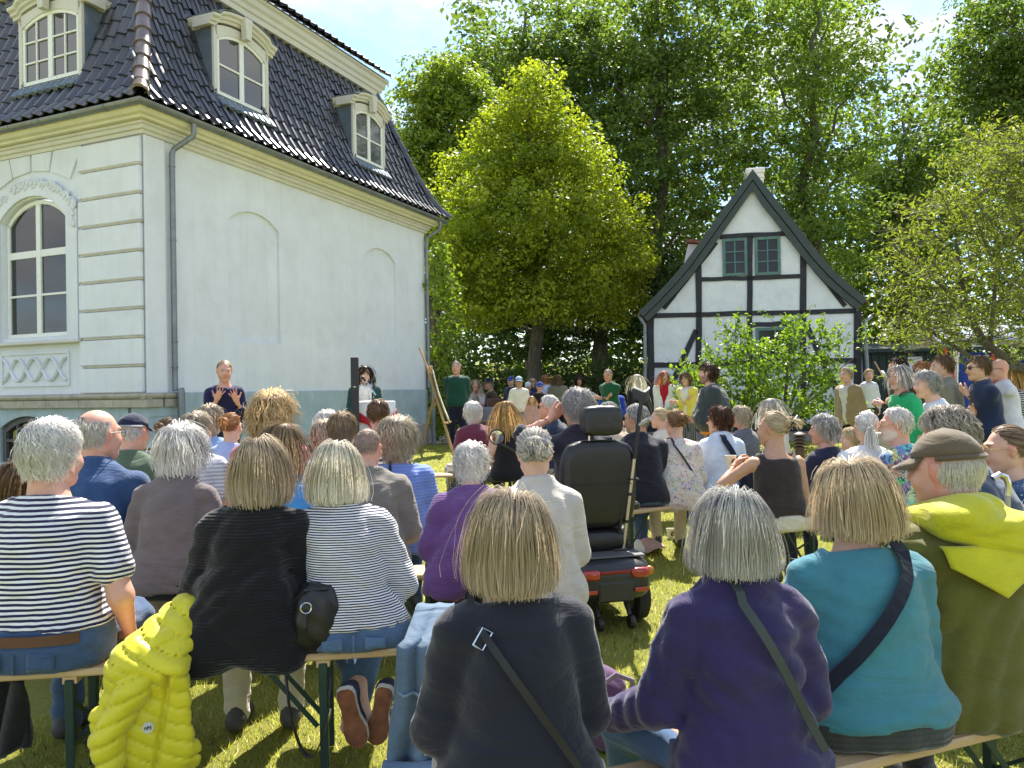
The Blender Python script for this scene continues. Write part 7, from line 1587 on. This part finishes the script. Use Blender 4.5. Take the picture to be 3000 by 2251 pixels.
# crutches standing in the holder behind the seat
for k, (tp, bt, m_, lb) in enumerate((((1875, 1205), (1822, 1640), mat('champagne_tube', (.55, .50, .36), .35, metal=.7, var=.08), 'champagne coloured forearm crutch standing behind the scooter seat'), ((1836, 1365), (1806, 1640), black_pl, 'black walking stick standing behind the scooter seat'))):
    r = empty('crutch' if k == 0 else 'walking_stick', sr_.location, p_sco['ya']); tag(r, lb, 'crutch' if k == 0 else 'stick'); Yc = 4.95; A0, B0 = loc(r, *tp, Yc), loc(r, *bt, Yc + .02); mid = A0.lerp(B0, .32)
    mb = MB(); mb.tube([B0, mid], .011, 10); mb.build('tube', m_, r, True)
    if k == 0:
        mb = MB(); mb.tube([mid, A0, loc(r, 1882, 1150, Yc)], .014, 10); mb.build('upper_tube', black_pl, r, True)
        cz = loc(r, 1886, 1150, Yc); ring = [cz + Vector((.052 * math.cos(a), .045 + .052 * math.sin(a), .0 + .03 * abs(math.cos(a)))) for a in np.linspace(math.pi * .95, math.pi * 2.05, 14)]; mb = MB(); mb.tube(ring, .006, 6); mb.build('cuff_edge', mat('cuff_grey', (.55, .55, .52), .5), r, True)
        surf('cuff', lambda u, v: tuple(cz + Vector((.050 * math.cos(math.pi * (.95 + 1.1 * u)), .045 + .050 * math.sin(math.pi * (.95 + 1.1 * u)), .03 * abs(math.cos(math.pi * (.95 + 1.1 * u))) - .085 * v))), 16, 4, black_pl, r, .005)
        mb = MB(); mb.tube([loc(r, 1872, 1245, Yc), loc(r, 1890, 1235, Yc - .02), loc(r, 1905, 1226, Yc - .06)], .013, 10); mb.build('hand_grip', mat('grip_grey', (.42, .42, .41), .6), r, True)
        for t in (.62, .35): q = mid.lerp(B0, t); mb = MB(); mb.lathe([(.013, -.01), (.016, -.008), (.016, .008), (.013, .01)], 10, q); mb.build('clip', black_pl, r)
        q = mid.lerp(B0, .2); mb = MB(); mb.tube([q + Vector((.034 * math.cos(a) + .01, .034 * math.sin(a), 0)) for a in np.linspace(0, 6.2, 16)], .004, 5); mb.build('ring', black_pl, r, True)
ck = empty('crutch_holder'); ck.parent = sr_; q = loc(sr_, 1815, 1630, 4.97); mb = MB(); mb.box(q, (.11, .09, .10), bev=.01); mb.build('mesh_pocket', cloth(BK), ck); mb = MB(); mb.bar((0, -.2, .47), q + Vector((0, 0, .06)), .025); mb.build('holder_arm', black_pl, ck)
# ---- straps and bags worn by people
str_m = mat('strap_black', (.012, .013, .015), .5, var=.2, bmp=.2, bscale=200.); str_nv = cloth((.008, .012, .03))
strap_on(p_nav, 'thin black leather crossbody strap with a silver buckle', -.125, .545, .155, .13, .017, str_m, .022)
P = p_nav; q = P['up'](-.112, 0, .51); bk = empty('buckle_frame', P['root'].location, P['ya']); bk.parent = None
bk.name = 'strap_buckle'; tag(bk, 'silver buckle on the thin black leather strap', 'buckle'); y = P['surf'](-.112, .51, -1, .030); mb = MB(); fr = [(-.013, 0, -.022), (.013, 0, -.022), (.013, 0, .022), (-.013, 0, .022), (-.013, 0, -.022)]; mb.M = Matrix.Translation((q[0], y, q[2])) @ Matrix.Rotation(.55, 4, 'Y'); mb.tube(fr, .0028, 6); mb.build('frame', chrome, bk)
strap_on(p_pur, 'narrow grey-green crossbody strap over the purple jacket', -.05, .565, .165, .15, .022, mat('strap_green', (.035, .045, .042), .6), .028)
strap_on(p_tea, 'wide navy webbing strap across the teal sweater', 0.09, .56, -.205, .20, .042, str_nv, .026)
strap_on(p_rib, 'thin navy crossbody strap across the periwinkle sweater', -.05, .55, .15, .10, .016, str_nv, .026)
strap_on(p_flo, 'thin dark strap across the floral blouse', -.06, .55, .15, .22, .016, str_m, .022)
strap_on(p_lbl, 'navy canvas shoulder bag hanging over the pale blue shirt', -.02, .56, .15, .22, .05, str_nv, .028, pouch=((.19, -.14, .66), (.24, .10, .26)))
strap_on(p_grn, 'brown leather bag strap over the green polo', -.10, .545, -.13, .02, .03, mat('strap_brown', (.07, .03, .016), .5), .022)
# silver and black claw clips
def claw(P, label, c, m, tilt):
    mb = MB(); 
    for k in range(7): t = k / 6 - .5; mb.tube([tuple(q) for q in P['HM'](np.array([(c[0] + t * .07, c[1] - .020, c[2] + .035 + tilt * t), (c[0] + t * .09, c[1] - .045, c[2] + .01 + tilt * t), (c[0] + t * .07, c[1] - .022, c[2] - .022 + tilt * t)], np.float32))], .0055, 5)
    mb.tube([tuple(q) for q in P['HM'](np.array([(c[0] - .045, c[1] - .044, c[2] + .01 - tilt * .5), (c[0] + .045, c[1] - .044, c[2] + .01 + tilt * .5)], np.float32))], .009, 6); o = mb.build('hair_claw', m, P['root'], True)
claw(p_clip, '', (.02, -.125, .03), mat('claw_silver', (.25, .26, .28), .25, metal=.6), .03); claw(p_cam, '', (.02, -.115, .05), black_pl, .05)
# ---- olive jacket: yellow hood and yoke
P = p_oli; s_, bs = P['s'], P['base']; G = Grid((-.40, -.36, bs + .34), (.40, .32, bs + .78), .0105); A = G.new(); sp_ = P['sp']
for a in np.linspace(-2.6, 2.6, 15):
    c = sp_(math.sin(a) * .105, .585 + .035 * math.cos(a), -math.cos(a) * .095); add_ell(A, G, c, (.045, .045, .042), .04)
add_ell(A, G, sp_(.05, .575, -.145), (.155, .075, .058), .05); add_ell(A, G, sp_(.12, .545, -.13), (.13, .07, .05), .04); add_ell(A, G, sp_(-.06, .60, -.11), (.10, .06, .06), .04)
A += folds(G, np.random.default_rng(4), .014); V, Q = nets(A, G); yel = cloth((.50, .48, .012), rough=.6); obj('hood', mesh_np('hood', V, Q), yel, P['root'])
# yellow shoulder panel lying on the jacket
def yoke(u, v):
    x = -.165 + .33 * u; z = .545 - .15 * v * (1 - abs(u - .42) * 1.5 if abs(u - .42) < .66 else .02) - .02 * abs(x) * 4; q = P['up'](x + P['xo'](z), 0, z); return (q[0], P['surf'](x, z, -1, .038), q[2])
surf('yoke_panel', yoke, 24, 10, yel, P['root'], .006)
# ---- striped man's belt, jeans seams
P = p_str; mb = MB(); pts = []
for t in np.linspace(-1, 1, 21): x = t * .176 * P['w']; pts.append((x * P['s'], P['surf'](x, .122, -1, .010), P['base'] + .122 * P['s']))
V = [];F = []
for q in pts: V += [(q[0], q[1], q[2] - .019), (q[0], q[1] - .004, q[2] - .019), (q[0], q[1] - .004, q[2] + .019), (q[0], q[1], q[2] + .019)]
for i in range(len(pts) - 1):
    for j in range(4): F.append((4 * i + j, 4 * i + (j + 1) % 4, 4 * i + 4 + (j + 1) % 4, 4 * i + 4 + j))
mb.add(V, F); mb.build('belt', mat('belt_brown', (.10, .042, .022), .5, var=.2, bmp=.2), P['root'])
def pockets(P, z0, z1, m):
    for sg in (-1, 1):
        def f(u, v): x = sg * (.045 + .085 * u); z = z0 + (z1 - z0) * v - .012 * u * (1 - v); return (x * P['s'], P['surf'](x, z, -1, .004), P['base'] + z * P['s'])
        surf('back_pocket', f, 8, 6, m, P['root'], .007)
    surf('seat_seam', lambda u, v: ((u - .5) * .008, P['surf'](0, .01 + .07 * v, -1, .008), P['base'] + (.01 + .07 * v) * P['s']), 1, 8, m, P['root'], .004)
pockets(p_str, .085, .022, cloth(*JN)); pockets(p_lin, .07, .02, cloth((.09, .155, .27), 'denim', (.18, .27, .40)))
# hoodie man: print on the tee, orange band, hood
P = p_hoo; 
def front(P, x, z, e): return (x * P['s'], P['surf'](x, z, 1, e), P['base'] + z * P['s'])
surf('shirt_print', lambda u, v: front(P, -.10 + .20 * u, .36 + .10 * v + .02 * math.sin(u * 5), .006), 10, 6, mat('print_orange', (.62, .52, .46), .8, var=.6, scale=16., dirt=((.75, .25, .03), 14., .5, .56)), P['root'], .003)
V = []; F = []; n = 40
for k in range(n):
    a = 2 * math.pi * k / n; z = -.015; Zv = P['base'] + z * P['s']; x = math.sin(a) * .178 * P['w'] * 1.42 * P['s'] * .93; f_, b_ = P['surf'](0, z, 1, .012), P['surf'](0, z, -1, .012); y = (f_ + b_) / 2 + math.cos(a) * (f_ - b_) / 2
    V += [(x, y, Zv - .022), (x * 1.02, y * 1.02, Zv - .022), (x * 1.02, y * 1.02, Zv + .022), (x, y, Zv + .022)]
for i in range(n):
    for j in range(4): F.append((4 * i + j, 4 * i + (j + 1) % 4, (4 * i + 4) % (4 * n) + (j + 1) % 4, (4 * i + 4) % (4 * n) + j))
mb = MB(); mb.add(V, F); mb.build('waist_band', cloth((.75, .24, .012)), P['root'], True)
# ---- lettering on the boy's tee (plain type)
def text_mesh(txt, size, name, m, parent, M, ext=.002):
    cu = bpy.data.curves.new(name, 'FONT'); cu.body = txt; cu.size = size; cu.align_x = 'CENTER'; cu.align_y = 'CENTER'; cu.extrude = ext; t = bpy.data.objects.new('tmp_text', cu); COL.objects.link(t); dg = bpy.context.evaluated_depsgraph_get(); me = bpy.data.meshes.new_from_object(t.evaluated_get(dg)); bpy.data.objects.remove(t); me.materials.clear(); me.materials.append(m); o = obj(name, me, None, parent); o.matrix_local = M; return o
P = p_boy; f_ = front(P, 0, .36, .012); text_mesh('TMB', .12, 'lettering', mat('print_yellow', (.65, .50, .12), .8), P['root'], Matrix.Translation(f_) @ Matrix.Rotation(math.pi, 4, 'Z') @ Matrix.Rotation(math.pi / 2, 4, 'X'))
# ---- yellow puffer jacket over the first bench
yj = empty('puffer_jacket', (-1.36, 3.0, gzf(-1.36, 3.0)), R_(7)); tag(yj, 'bright yellow quilted puffer jacket slung over the bench', 'jacket')
G = Grid((-.32, -.28, -.02), (.34, .22, .74), .0095); A = G.new()
add_cone(A, G, (.06, .02, .60), (-.02, -.10, .50), .075, .10, .06); add_cone(A, G, (.12, .03, .64), (.10, -.06, .55), .06, .085, .05); add_cone(A, G, (-.06, -.15, .46), (-.04, -.16, .20), .095, .10, .06); add_cone(A, G, (.08, -.15, .46), (.08, -.16, .14), .085, .085, .05); add_cone(A, G, (.03, -.17, .25), (.11, -.165, .06), .075, .045, .05)
add_cone(A, G, (.12, -.20, .46), (.14, -.20, .18), .045, .05, .03); add_cone(A, G, (-.14, -.16, .30), (-.02, -.17, .14), .07, .07, .05); add_ell(A, G, (.15, -.15, .16), (.055, .045, .08), .03)
X, Y, Z = G.xyz((slice(None),) * 3); sep = np.abs(Y + .16); bench_cut = np.maximum(np.maximum(np.abs(Y - .015) - .135, np.abs(Z - .446) - .016), -BIG); A = np.maximum(A, -bench_cut)
ph_ = (Z * .97 + X * .22 + .03 * np.sin(X * 11)) * math.pi / .056 ; A += .019 * (1 - np.abs(np.sin(ph_))) ** 4; A += .04 * np.exp(-((X - .075 - .16 * (Z - .3)) / .010) ** 2) * (Z < .47) ; A += folds(G, np.random.default_rng(8), .006); V, Q = nets(A, G); fl_k = np.clip((.50 - V[:, 2]) / .1, 0, 1); V[:, 1] = V[:, 1] * (1 - fl_k) + (-.17 + (V[:, 1] + .17) * .5) * fl_k; V[:, 0] *= .92
puff = mat('yellow_nylon', (.62, .56, .014), .46, var=.08, scale=5., bmp=.3, bscale=40., spec=.4, sheen=.2, bdist=.01, stretch=(1, 1, .5)); obj('shell', mesh_np('shell', V, Q), puff, yj)
G = Grid((-.34, -.36, .02), (.30, .12, .72), .0095); A = G.new(); S0 = [v3(.10, .0, .62), v3(.05, -.12, .55), v3(-.03, -.235, .42), v3(-.11, -.25, .26), v3(-.10, -.25, .17)]
for a_, b_ in zip(S0[:-1], S0[1:]): add_cone(A, G, a_ * v3(1, .9, 1), b_ * v3(1, .9, 1), .052, .050, .03)
X, Y, Z = G.xyz((slice(None),) * 3); tt = Z * .93 + X * .36 * -1; A += .017 * (1 - np.abs(np.sin(tt * math.pi / .055))) ** 4; A += folds(G, np.random.default_rng(18), .006); V, Q = nets(A, G); obj('sleeve', mesh_np('sleeve', V, Q), puff, yj)
mb = MB(); mb.lathe([(.001, 0), (.019, 0), (.019, .006), (.001, .006)], 24, (.035, -.243, .30), rotx(math.pi / 2)); mb.build('badge', mat('badge_grey', (.5, .5, .48), .6), yj); text_mesh('nM', .02, 'badge_letters', black_pl, yj, Matrix.Translation((.035, -.251, .30)) @ Matrix.Rotation(math.pi / 2, 4, 'X'), .0008)
# ---- black leather handbag beside the woman in black
hb = empty('handbag', (-.78, 3.08, gzf(-.8, 3.05) + .462), R_(20)); tag(hb, 'black leather drawstring handbag standing on the bench', 'handbag'); V, Q = pillow((.20, .17, .27), e=2.8); V[:, 0] *= 1 - .9 * np.clip(V[:, 2], 0, 1); obj('bag_body', mesh_np('bag_body', V + np.array([0, -.02, .13]), Q), black_leather, hb)
mb = MB(); mb.tube([(-.05 + .02 * math.cos(a), -.115, .19 + .02 * math.sin(a)) for a in np.linspace(0, 6.2, 14)], .003, 6); mb.build('ring', chrome, hb); mb = MB(); mb.tube([(-.09, -.04, .20), (-.05, -.075, .245), (.03, -.075, .245), (.07, -.04, .20)], .008, 6); mb.build('drawstring', black_leather, hb, True); mb = MB(); mb.tube([(-.05, -.118, .17), (-.055, -.125, .12), (-.05, -.12, .10)], .006, 5); mb.build('charm', black_pl, hb)
sb = empty('bag_strap', (-.78, 2.98, gzf(-.78, 2.98))); tag(sb, 'black bag strap looping down behind the bench', 'strap'); surf('strap', lambda u, v: (-.085 + .17 * u, -.03 + .02 * (v - .5), .40 - .30 * math.sin(math.pi * u) ** .6), 22, 2, black_leather, sb, .005)
# ---- denim jacket hanging from the bench
dj = empty('denim_jacket', (-.40, 3.06, gzf(-.38, 3.0))); tag(dj, 'light blue denim jacket hanging off the end of the bench', 'jacket'); dm = cloth((.12, .185, .27), 'denim', (.24, .32, .41))
def djf(u, v):
    if v < .22: t = v / .22; z = .50 + .10 * (1 - t); y = .12 - .20 * t; x = -.03 + .15 * u + .03 * (1 - t)
    else: t = (v - .22) / .78; z = .50 - .50 * t; y = -.09 - .03 * math.sin(t * 3) ; x = -.05 - .04 * t + (.15 + .12 * t * t) * u
    return (x, y + .026 * math.sin(u * 13 + v * 4 + .8 * math.sin(v * 9)) * (.4 + v), max(z, .012 + .02 * math.sin(u * 9) ** 2))
surf('panel', djf, 40, 40, dm, dj, .018); surf('rolled_hem', lambda u, v: (-.10 + .27 * u, -.15 - .05 * math.cos(v * 6.28) - .02 * math.sin(u * 4), .055 + .045 * math.sin(v * 6.28)), 24, 14, cloth((.10, .17, .26), 'denim', (.2, .3, .4)), dj, .0)
surf('care_label', lambda u, v: (.055 + .045 * u, -.168 - .004 * math.sin(v * 4), .235 - .11 * v), 4, 6, white_pl, dj, .002)
surf('back_seam', lambda u, v: (-.045 + .14 * u, -.142 + .018 * math.sin(u * 15 + 1.6), .335 + .01 * v), 12, 1, cloth((.2, .3, .4), 'denim'), dj, .004)
# ---- dark jacket under the left end of the bench
bj = empty('dark_jacket', (-1.98, 2.98, gzf(-2., 2.95))); tag(bj, 'dark jacket hanging below the end of the bench', 'jacket'); surf('panel', lambda u, v: (-.12 + .28 * u, -.06 + .02 * math.sin(u * 18 + v * 4), .43 - .30 * v * (1 + .15 * math.sin(u * 5))), 24, 16, cloth(BK, rough=.6), bj, .03)
# ---- soles of the striped woman's shoes, crossed below the bench
sole_m = mat('tan_sole', (.20, .075, .04), .8, var=.35, scale=22., bmp=.4, bscale=70.); rim_m = mat('sole_rim', (.50, .47, .40), .8)
def sole_poly(L=.27): return [(w_ * .5, (t - .5) * L) for t, w_ in ((0, .03), (.03, .055), (.12, .068), (.3, .060), (.48, .062), (.68, .088), (.85, .082), (.95, .055), (1., .02))] + [(-w_ * .5, (t - .5) * L) for t, w_ in ((1., .02), (.95, .055), (.85, .082), (.68, .088), (.48, .062), (.3, .060), (.12, .068), (.03, .055), (0, .03))]
for k, (px, py, rot, dd) in enumerate(((1030, 2110, -.18, 3.0), (1112, 2102, .22, 3.05))):
    q = loc(p_lin['root'], px, py, dd); Rr = rotz(-p_lin['ya']) @ Matrix.Rotation(rot, 3, 'Y') @ rotx(R_(14)); o_ = empty('sole_shoe'); o_.name = 'sneaker'; o_.parent = p_lin['root']
    ex, ey = Rr @ Vector((1, 0, 0)), Rr @ Vector((0, 0, -1)); n_ = ex.cross(ey)
    mb = MB(); mb.prism(sole_poly(.255), q, ex, ey, .010); mb.build('sole', sole_m, o_); mb = MB(); mb.prism([(a * 1.08, b * 1.03) for a, b in sole_poly(.255)], q + n_ * .008, ex, ey, .02); mb.build('sole_rim', rim_m, o_)
    sv, sq = shoe_mesh('sneaker', .011); Mm = np.array(Matrix((ex, ey, n_)).transposed(), np.float32); obj('upper', mesh_np('upper', (sv * v3(.95, .78, .8) - v3(0, .045, -.02)) @ Mm.T + np.array(q, np.float32), sq), mat('navy_shoe', (.02, .025, .06), .7), o_)
# ---- things on the lawn
def cup(loc_, label, tilt=0., logo=True, size=1.):
    c = empty('paper_cup', loc_); c.rotation_euler = (tilt, 0, .4); tag(c, label, 'cup'); mb = MB(); mb.lathe([(.029 * size, 0), (.041 * size, .092 * size), (.043 * size, .094 * size), (.041 * size, .097 * size), (.038 * size, .093 * size), (.027 * size, .004)], 20); mb.build('cup_wall', mat('cup_paper', (.74, .69, .58), .7, var=.05), c, True)
    if logo:
        mb = MB(); mb.lathe([(.001, 0), (.022 * size, 0), (.022 * size, .004), (.001, .004)], 20, (0, -.037 * size, .05 * size), rotx(math.pi / 2 + .13)); mb.build('logo', mat('logo_brown', (.02, .014, .01), .7), c)
        for z in (.056, .042): mb = MB(); mb.box((0, -.0425 * size, z * size), (.022 * size, .002, .008 * size)); mb.build('logo_mark', mat('logo_cream', (.6, .5, .32), .7), c)
    return c
g_ = on_ground(1965, 1578); cup(g_, 'paper coffee cup standing on the grass')
T_ = p_cam['T']['l']; q = p_cam['root'].matrix_basis @ Vector((T_[0] + .0, T_[1] + .085, T_[2] - .03)); cup(q, 'paper coffee cup in the hand of the woman in the camisole')
T_ = (p_nvy['T']['l'] + p_nvy['T']['r']) / 2; q = p_nvy['root'].matrix_basis @ Vector((T_[0], T_[1] + .09, T_[2] - .02)); cup(q, 'paper cup held in both hands by the man in jeans')
bg_ = empty('fabric_bag', on_ground(1345, 1790)); tag(bg_, 'dark red patterned fabric bag lying under the bench', 'bag'); V, Q = pillow((.34, .24, .20), e=2.3); obj('bag_body', mesh_np('bag_body', V + np.array([0, 0, .09]), Q), cloth((.03, .012, .014), 'floral', (.45, .05, .04), 26.), bg_); mb = MB(); mb.tube([(-.1, -.05, .17), (-.05, -.1, .30), (.06, -.1, .29), (.1, -.05, .16)], .012, 6); mb.build('handle', black_leather, bg_, True)
q = on_ground(1792, 2195); pb = empty('purple_bag', q, .3); tag(pb, 'plum coloured shoulder bag on the grass beside the navy top', 'bag'); V, Q = pillow((.20, .22, .34), e=2.4); obj('bag_body', mesh_np('bag_body', V + np.array([-.02, .03, .16]), Q), cloth((.11, .05, .12)), pb); mb = MB(); mb.tube([(-.08, -.06, .28), (-.02, -.10, .34), (.06, -.08, .30), (.09, -.02, .2)], .010, 6); mb.build('strap', cloth((.2, .14, .2)), pb, True)
q = on_ground(1868, 1622); bl = empty('pink_blanket', q); tag(bl, 'crumpled pale pink cloth lying on the grass behind the crutches', 'cloth'); surf('cloth', lambda u, v: (-.20 + .42 * u, -.10 + .34 * v, .02 + .10 * abs(math.sin(u * 5 + v * 2)) * (1 - abs(v - .5))), 24, 16, cloth((.48, .31, .25)), bl, .012)
sn = empty('white_sneaker', on_ground(1856, 1630), 1.2); tag(sn, 'white sneaker on the grass beside the pink cloth', 'shoe'); sv, sq = shoe_mesh('sneaker', .009); obj('upper', mesh_np('upper', sv * v3(1, 1, 1) + v3(0, 0, .012), sq), mat('white_shoe', (.68, .67, .65), .7, var=.1, scale=20.), sn); mb = MB(); mb.prism([(a, b + .05) for a, b in sole_poly(.28)], (0, 0, .0), (1, 0, 0), (0, 1, 0), .02); mb.build('sole', white_pl, sn)
q = on_ground(2905, 1900); cn = empty('walking_cane', (2.42, 3.35, gzf(2.4, 3.3))); tag(cn, 'walking cane with a curved grey handle beside the olive jacket', 'cane'); L3 = lambda px, py: loc(cn, px, py, 3.3); mb = MB(); mb.tube([L3(2952, 1452), L3(2954, 1420), L3(2946, 1396), L3(2928, 1390), L3(2908, 1402)], .013, 8); mb.build('handle', chrome, cn, True); mb = MB(); q2 = L3(2952, 1452); mb.tube([q2, (q2.x, q2.y, .0)], .011, 8); mb.build('shaft', mat('cane_grey', (.4, .38, .3), .5), cn, True)
# ---- dogs
def dog(px, d, yaw, label, white=False, s=1.):
    p = gpt(px, d); r = empty('dog', p, R_(yaw)); tag(r, label, 'dog'); G = Grid((-.22, -.42, -.01), (.22, .48, .72), .014); A = G.new()
    add_ell(A, G, (0, -.10, .22), (.13, .17, .17), .05); add_cone(A, G, (0, -.05, .26), (0, .14, .40), .13, .11, .06); add_cone(A, G, (0, .14, .42), (0, .22, .54), .075, .06, .05); add_ell(A, G, (0, .25, .57), (.075, .085, .07), .03); add_cone(A, G, (0, .31, .555), (0, .39, .535), .04, .026, .025)
    for sg in (-1, 1): add_cone(A, G, (sg * .07, .17, .34), (sg * .07, .19, .03), .045, .03, .04); add_ell(A, G, (sg * .07, .23, .02), (.035, .05, .022), .02); add_ell(A, G, (sg * .12, -.10, .13), (.07, .14, .11), .03); add_cone(A, G, (sg * .12, -.05, .04), (sg * .12, .10, .025), .04, .03, .03); add_ell(A, G, (sg * .075, .22, .60), (.022, .035, .06), .015)
    add_cone(A, G, (0, -.26, .10), (.06, -.38, .06), .035, .02, .03); V, Q = nets(A, G); rng = np.random.default_rng(int(px)); N_ = V - np.array([0, .05, .3]); k = rng.choice(len(V), 2600); n_ = N_[k] / np.linalg.norm(N_[k], axis=1)[:, None]
    c = np.full((len(V), 3), .012); 
    if white: c[(V[:, 2] < .12) | (V[:, 1] > .16) & (V[:, 2] < .48)] = .6
    obj('body', mesh_np('body', V, Q, True, c), hair_m, r); pts = [V[k]]; vel = n_ * .5 + rng.normal(size=n_.shape) * .3 + np.array([0, -.2, -.5])
    for j in range(3): pts.append(pts[-1] + vel * .013); vel = vel + np.array([0, 0, -.25])
    V2, Q2, C2, _ = ribbons(pts, [n_] * 4, .008, c[k] * 1.0 + .012, rng); obj('fur', mesh_np('fur', V2, Q2, True, C2), hair_m, r)
dog(1428, 11.5, 20, 'shaggy black dog sitting on the path'); dog(1326, 7.9, -20, 'black and white dog beside the woman in the maroon tee', True)
# ---- bollard, right-hand background
p = gpt(2340, 9.4); r = empty('bollard', p); tag(r, 'brown ribbed garden bollard light', 'bollard'); rust = mat('bollard_brown', (.10, .065, .045), .6, var=.2, bmp=.2); mb = MB(); mb.lathe([(.05, 0), (.05, .62)], 14); mb.build('post', rust, r, True)
for k in range(4): mb = MB(); mb.lathe([(.04, 0), (.075, .004), (.075, .018), (.04, .034)], 16, (0, 0, .62 + k * .04)); mb.build('louvre', rust, r, True)
mb = MB(); mb.lathe([(.075, 0), (.07, .02), (.02, .045)], 16, (0, 0, .78)); mb.build('lid', rust, r, True)
shed_m = mat('shed_green', (.018, .035, .035), .7, var=.2, scale=3., bmp=.2, bscale=10., stretch=(8, 8, .3)); 
sq_ = at(2665, 1140, 21.); r = empty('garden_shed', (sq_.x, 21.6, gzf(sq_.x, 21)), R_(-8)); tag(r, 'dark green boarded shed beyond the cottage', 'shed')
for k in range(16): mb = MB(); mb.box((-1.2 + k * .2, random.uniform(-.004, .004), 1.05), (.192, .03, 2.1), bev=.006); mb.build('board', shed_m, r)
mb = MB(); mb.box((.3, .8, 1.0), (3.1, 1.5, 2.0)); mb.build('shed_body', shed_m, r); mb = MB(); mb.box((.3, .6, 2.2), (3.6, 2.0, .10), rotx(.12)); mb.build('roof', shed_m, r); mb = MB(); mb.box((.42, -.05, .95), (.38, .04, 1.9), bev=.006); mb.build('door', limewash, r)
tq = at(2855, 1140, 15.); tr_ = empty('market_tent', (tq.x, 15.2, gzf(tq.x, 15.2)), R_(-6)); tag(tr_, 'blue market tent with red poles and a white banner', 'tent'); blue_c = cloth((.012, .035, .24), rough=.6)
for x in (-.42, .45): mb = MB(); mb.box((x, -.02, .95), (.06, .06, 1.9), bev=.008); mb.build('pole', mat('tent_red', (.50, .03, .03), .5), tr_)
surf('back_panel', lambda u, v: (-.40 + .84 * u, .03 + .02 * math.sin(u * 12), .2 + 1.55 * v), 16, 8, blue_c, tr_, .01); surf('side_panel', lambda u, v: (.48 + 1.3 * u, .1 + .3 * u, .1 + 1.6 * v), 10, 6, cloth((.02, .03, .12)), tr_, .01)
surf('roof', lambda u, v: (-.6 + 2.4 * u, -.3 + 1.6 * v, 1.86 + .35 * math.sin(v * 3.1) + .1 * math.sin(u * 3.1)), 12, 10, cloth((.42, .44, .55), 'floral', (.1, .12, .4), 6.), tr_, .01)
fq = at(2805, 1140, 12.6); fl_ = empty('beach_flag', (fq.x, 12.6, gzf(fq.x, 12.6))); tag(fl_, 'narrow white and red banner flag on a pole', 'flag'); mb = MB(); mb.tube([(0, 0, 0), (0, 0, 2.2), (.05, 0, 2.45)], .014, 6); mb.build('pole', chrome, fl_, True); surf('banner', lambda u, v: (-.04 + .10 * u - .05 * (1 - v), .02 * math.sin(v * 7), .9 + 1.5 * v), 4, 12, cloth((.66, .64, .70), 'floral', (.5, .1, .1), 7.), fl_, .004); surf('red_edge', lambda u, v: (-.075 + .03 * u, .012 * math.sin(v * 7), .55 + 1.0 * v), 2, 10, cloth((.55, .03, .04)), fl_, .004)
ban = empty('rolled_flag', (0, 0, 0)); tag(ban, 'slanting wooden pole with a white flag beside the cottage downpipe', 'flag'); a_, b_ = at(2562, 1060, 14.5), at(2620, 1185, 14.0); mb = MB(); mb.tube([a_, a_.lerp(b_, .5) + Vector((.05, 0, -.02)), b_ + Vector((.05, 0, -.75))], .014, 6); mb.build('pole', wood_light, ban, True); surf('flag_cloth', lambda u, v: tuple(a_.lerp(b_, .22 + .6 * v) + Vector((.02 + .05 * u + .02 * math.sin(v * 6), -.03, .0))), 3, 10, white_cloth, ban, .006)
# ---- planter by the downpipe, paving stones at the manor corner
pq = gpt(2600, 13.2); pl_ = empty('planter', pq); tag(pl_, 'stone trough planter beside the cottage', 'planter'); mb = MB(); mb.box((0, 0, .2), (.9, .35, .4), bev=.02); mb.build('trough', sandstone, pl_)
rng_ = random.Random(12); pave_m = mat('paving_stone', (.36, .30, .22), .9, var=.25, scale=3., bmp=.4, bscale=20.); pv = empty('paved_path', (0, 0, 0)); tag(pv, kind='structure')
for i in range(8):
    for j in range(9):
        x = -1.75 + j * .42 + (.2 if i % 2 else 0) + rng_.uniform(-.03, .03); y = 17.45 + i * .36 + rng_.uniform(-.03, .03); n = 6; mb = MB(); a0 = rng_.uniform(0, 1); poly = [(.21 * rng_.uniform(.85, 1.0) * math.cos(a0 + k * 2 * math.pi / n), .185 * rng_.uniform(.85, 1.) * math.sin(a0 + k * 2 * math.pi / n)) for k in range(n)]; mb.prism(poly, (x, y, gzf(x, y) - .02), (1, 0, 0), (0, 1, 0), .05 + rng_.uniform(0, .015)); mb.build('paving_stone', pave_m, pv)
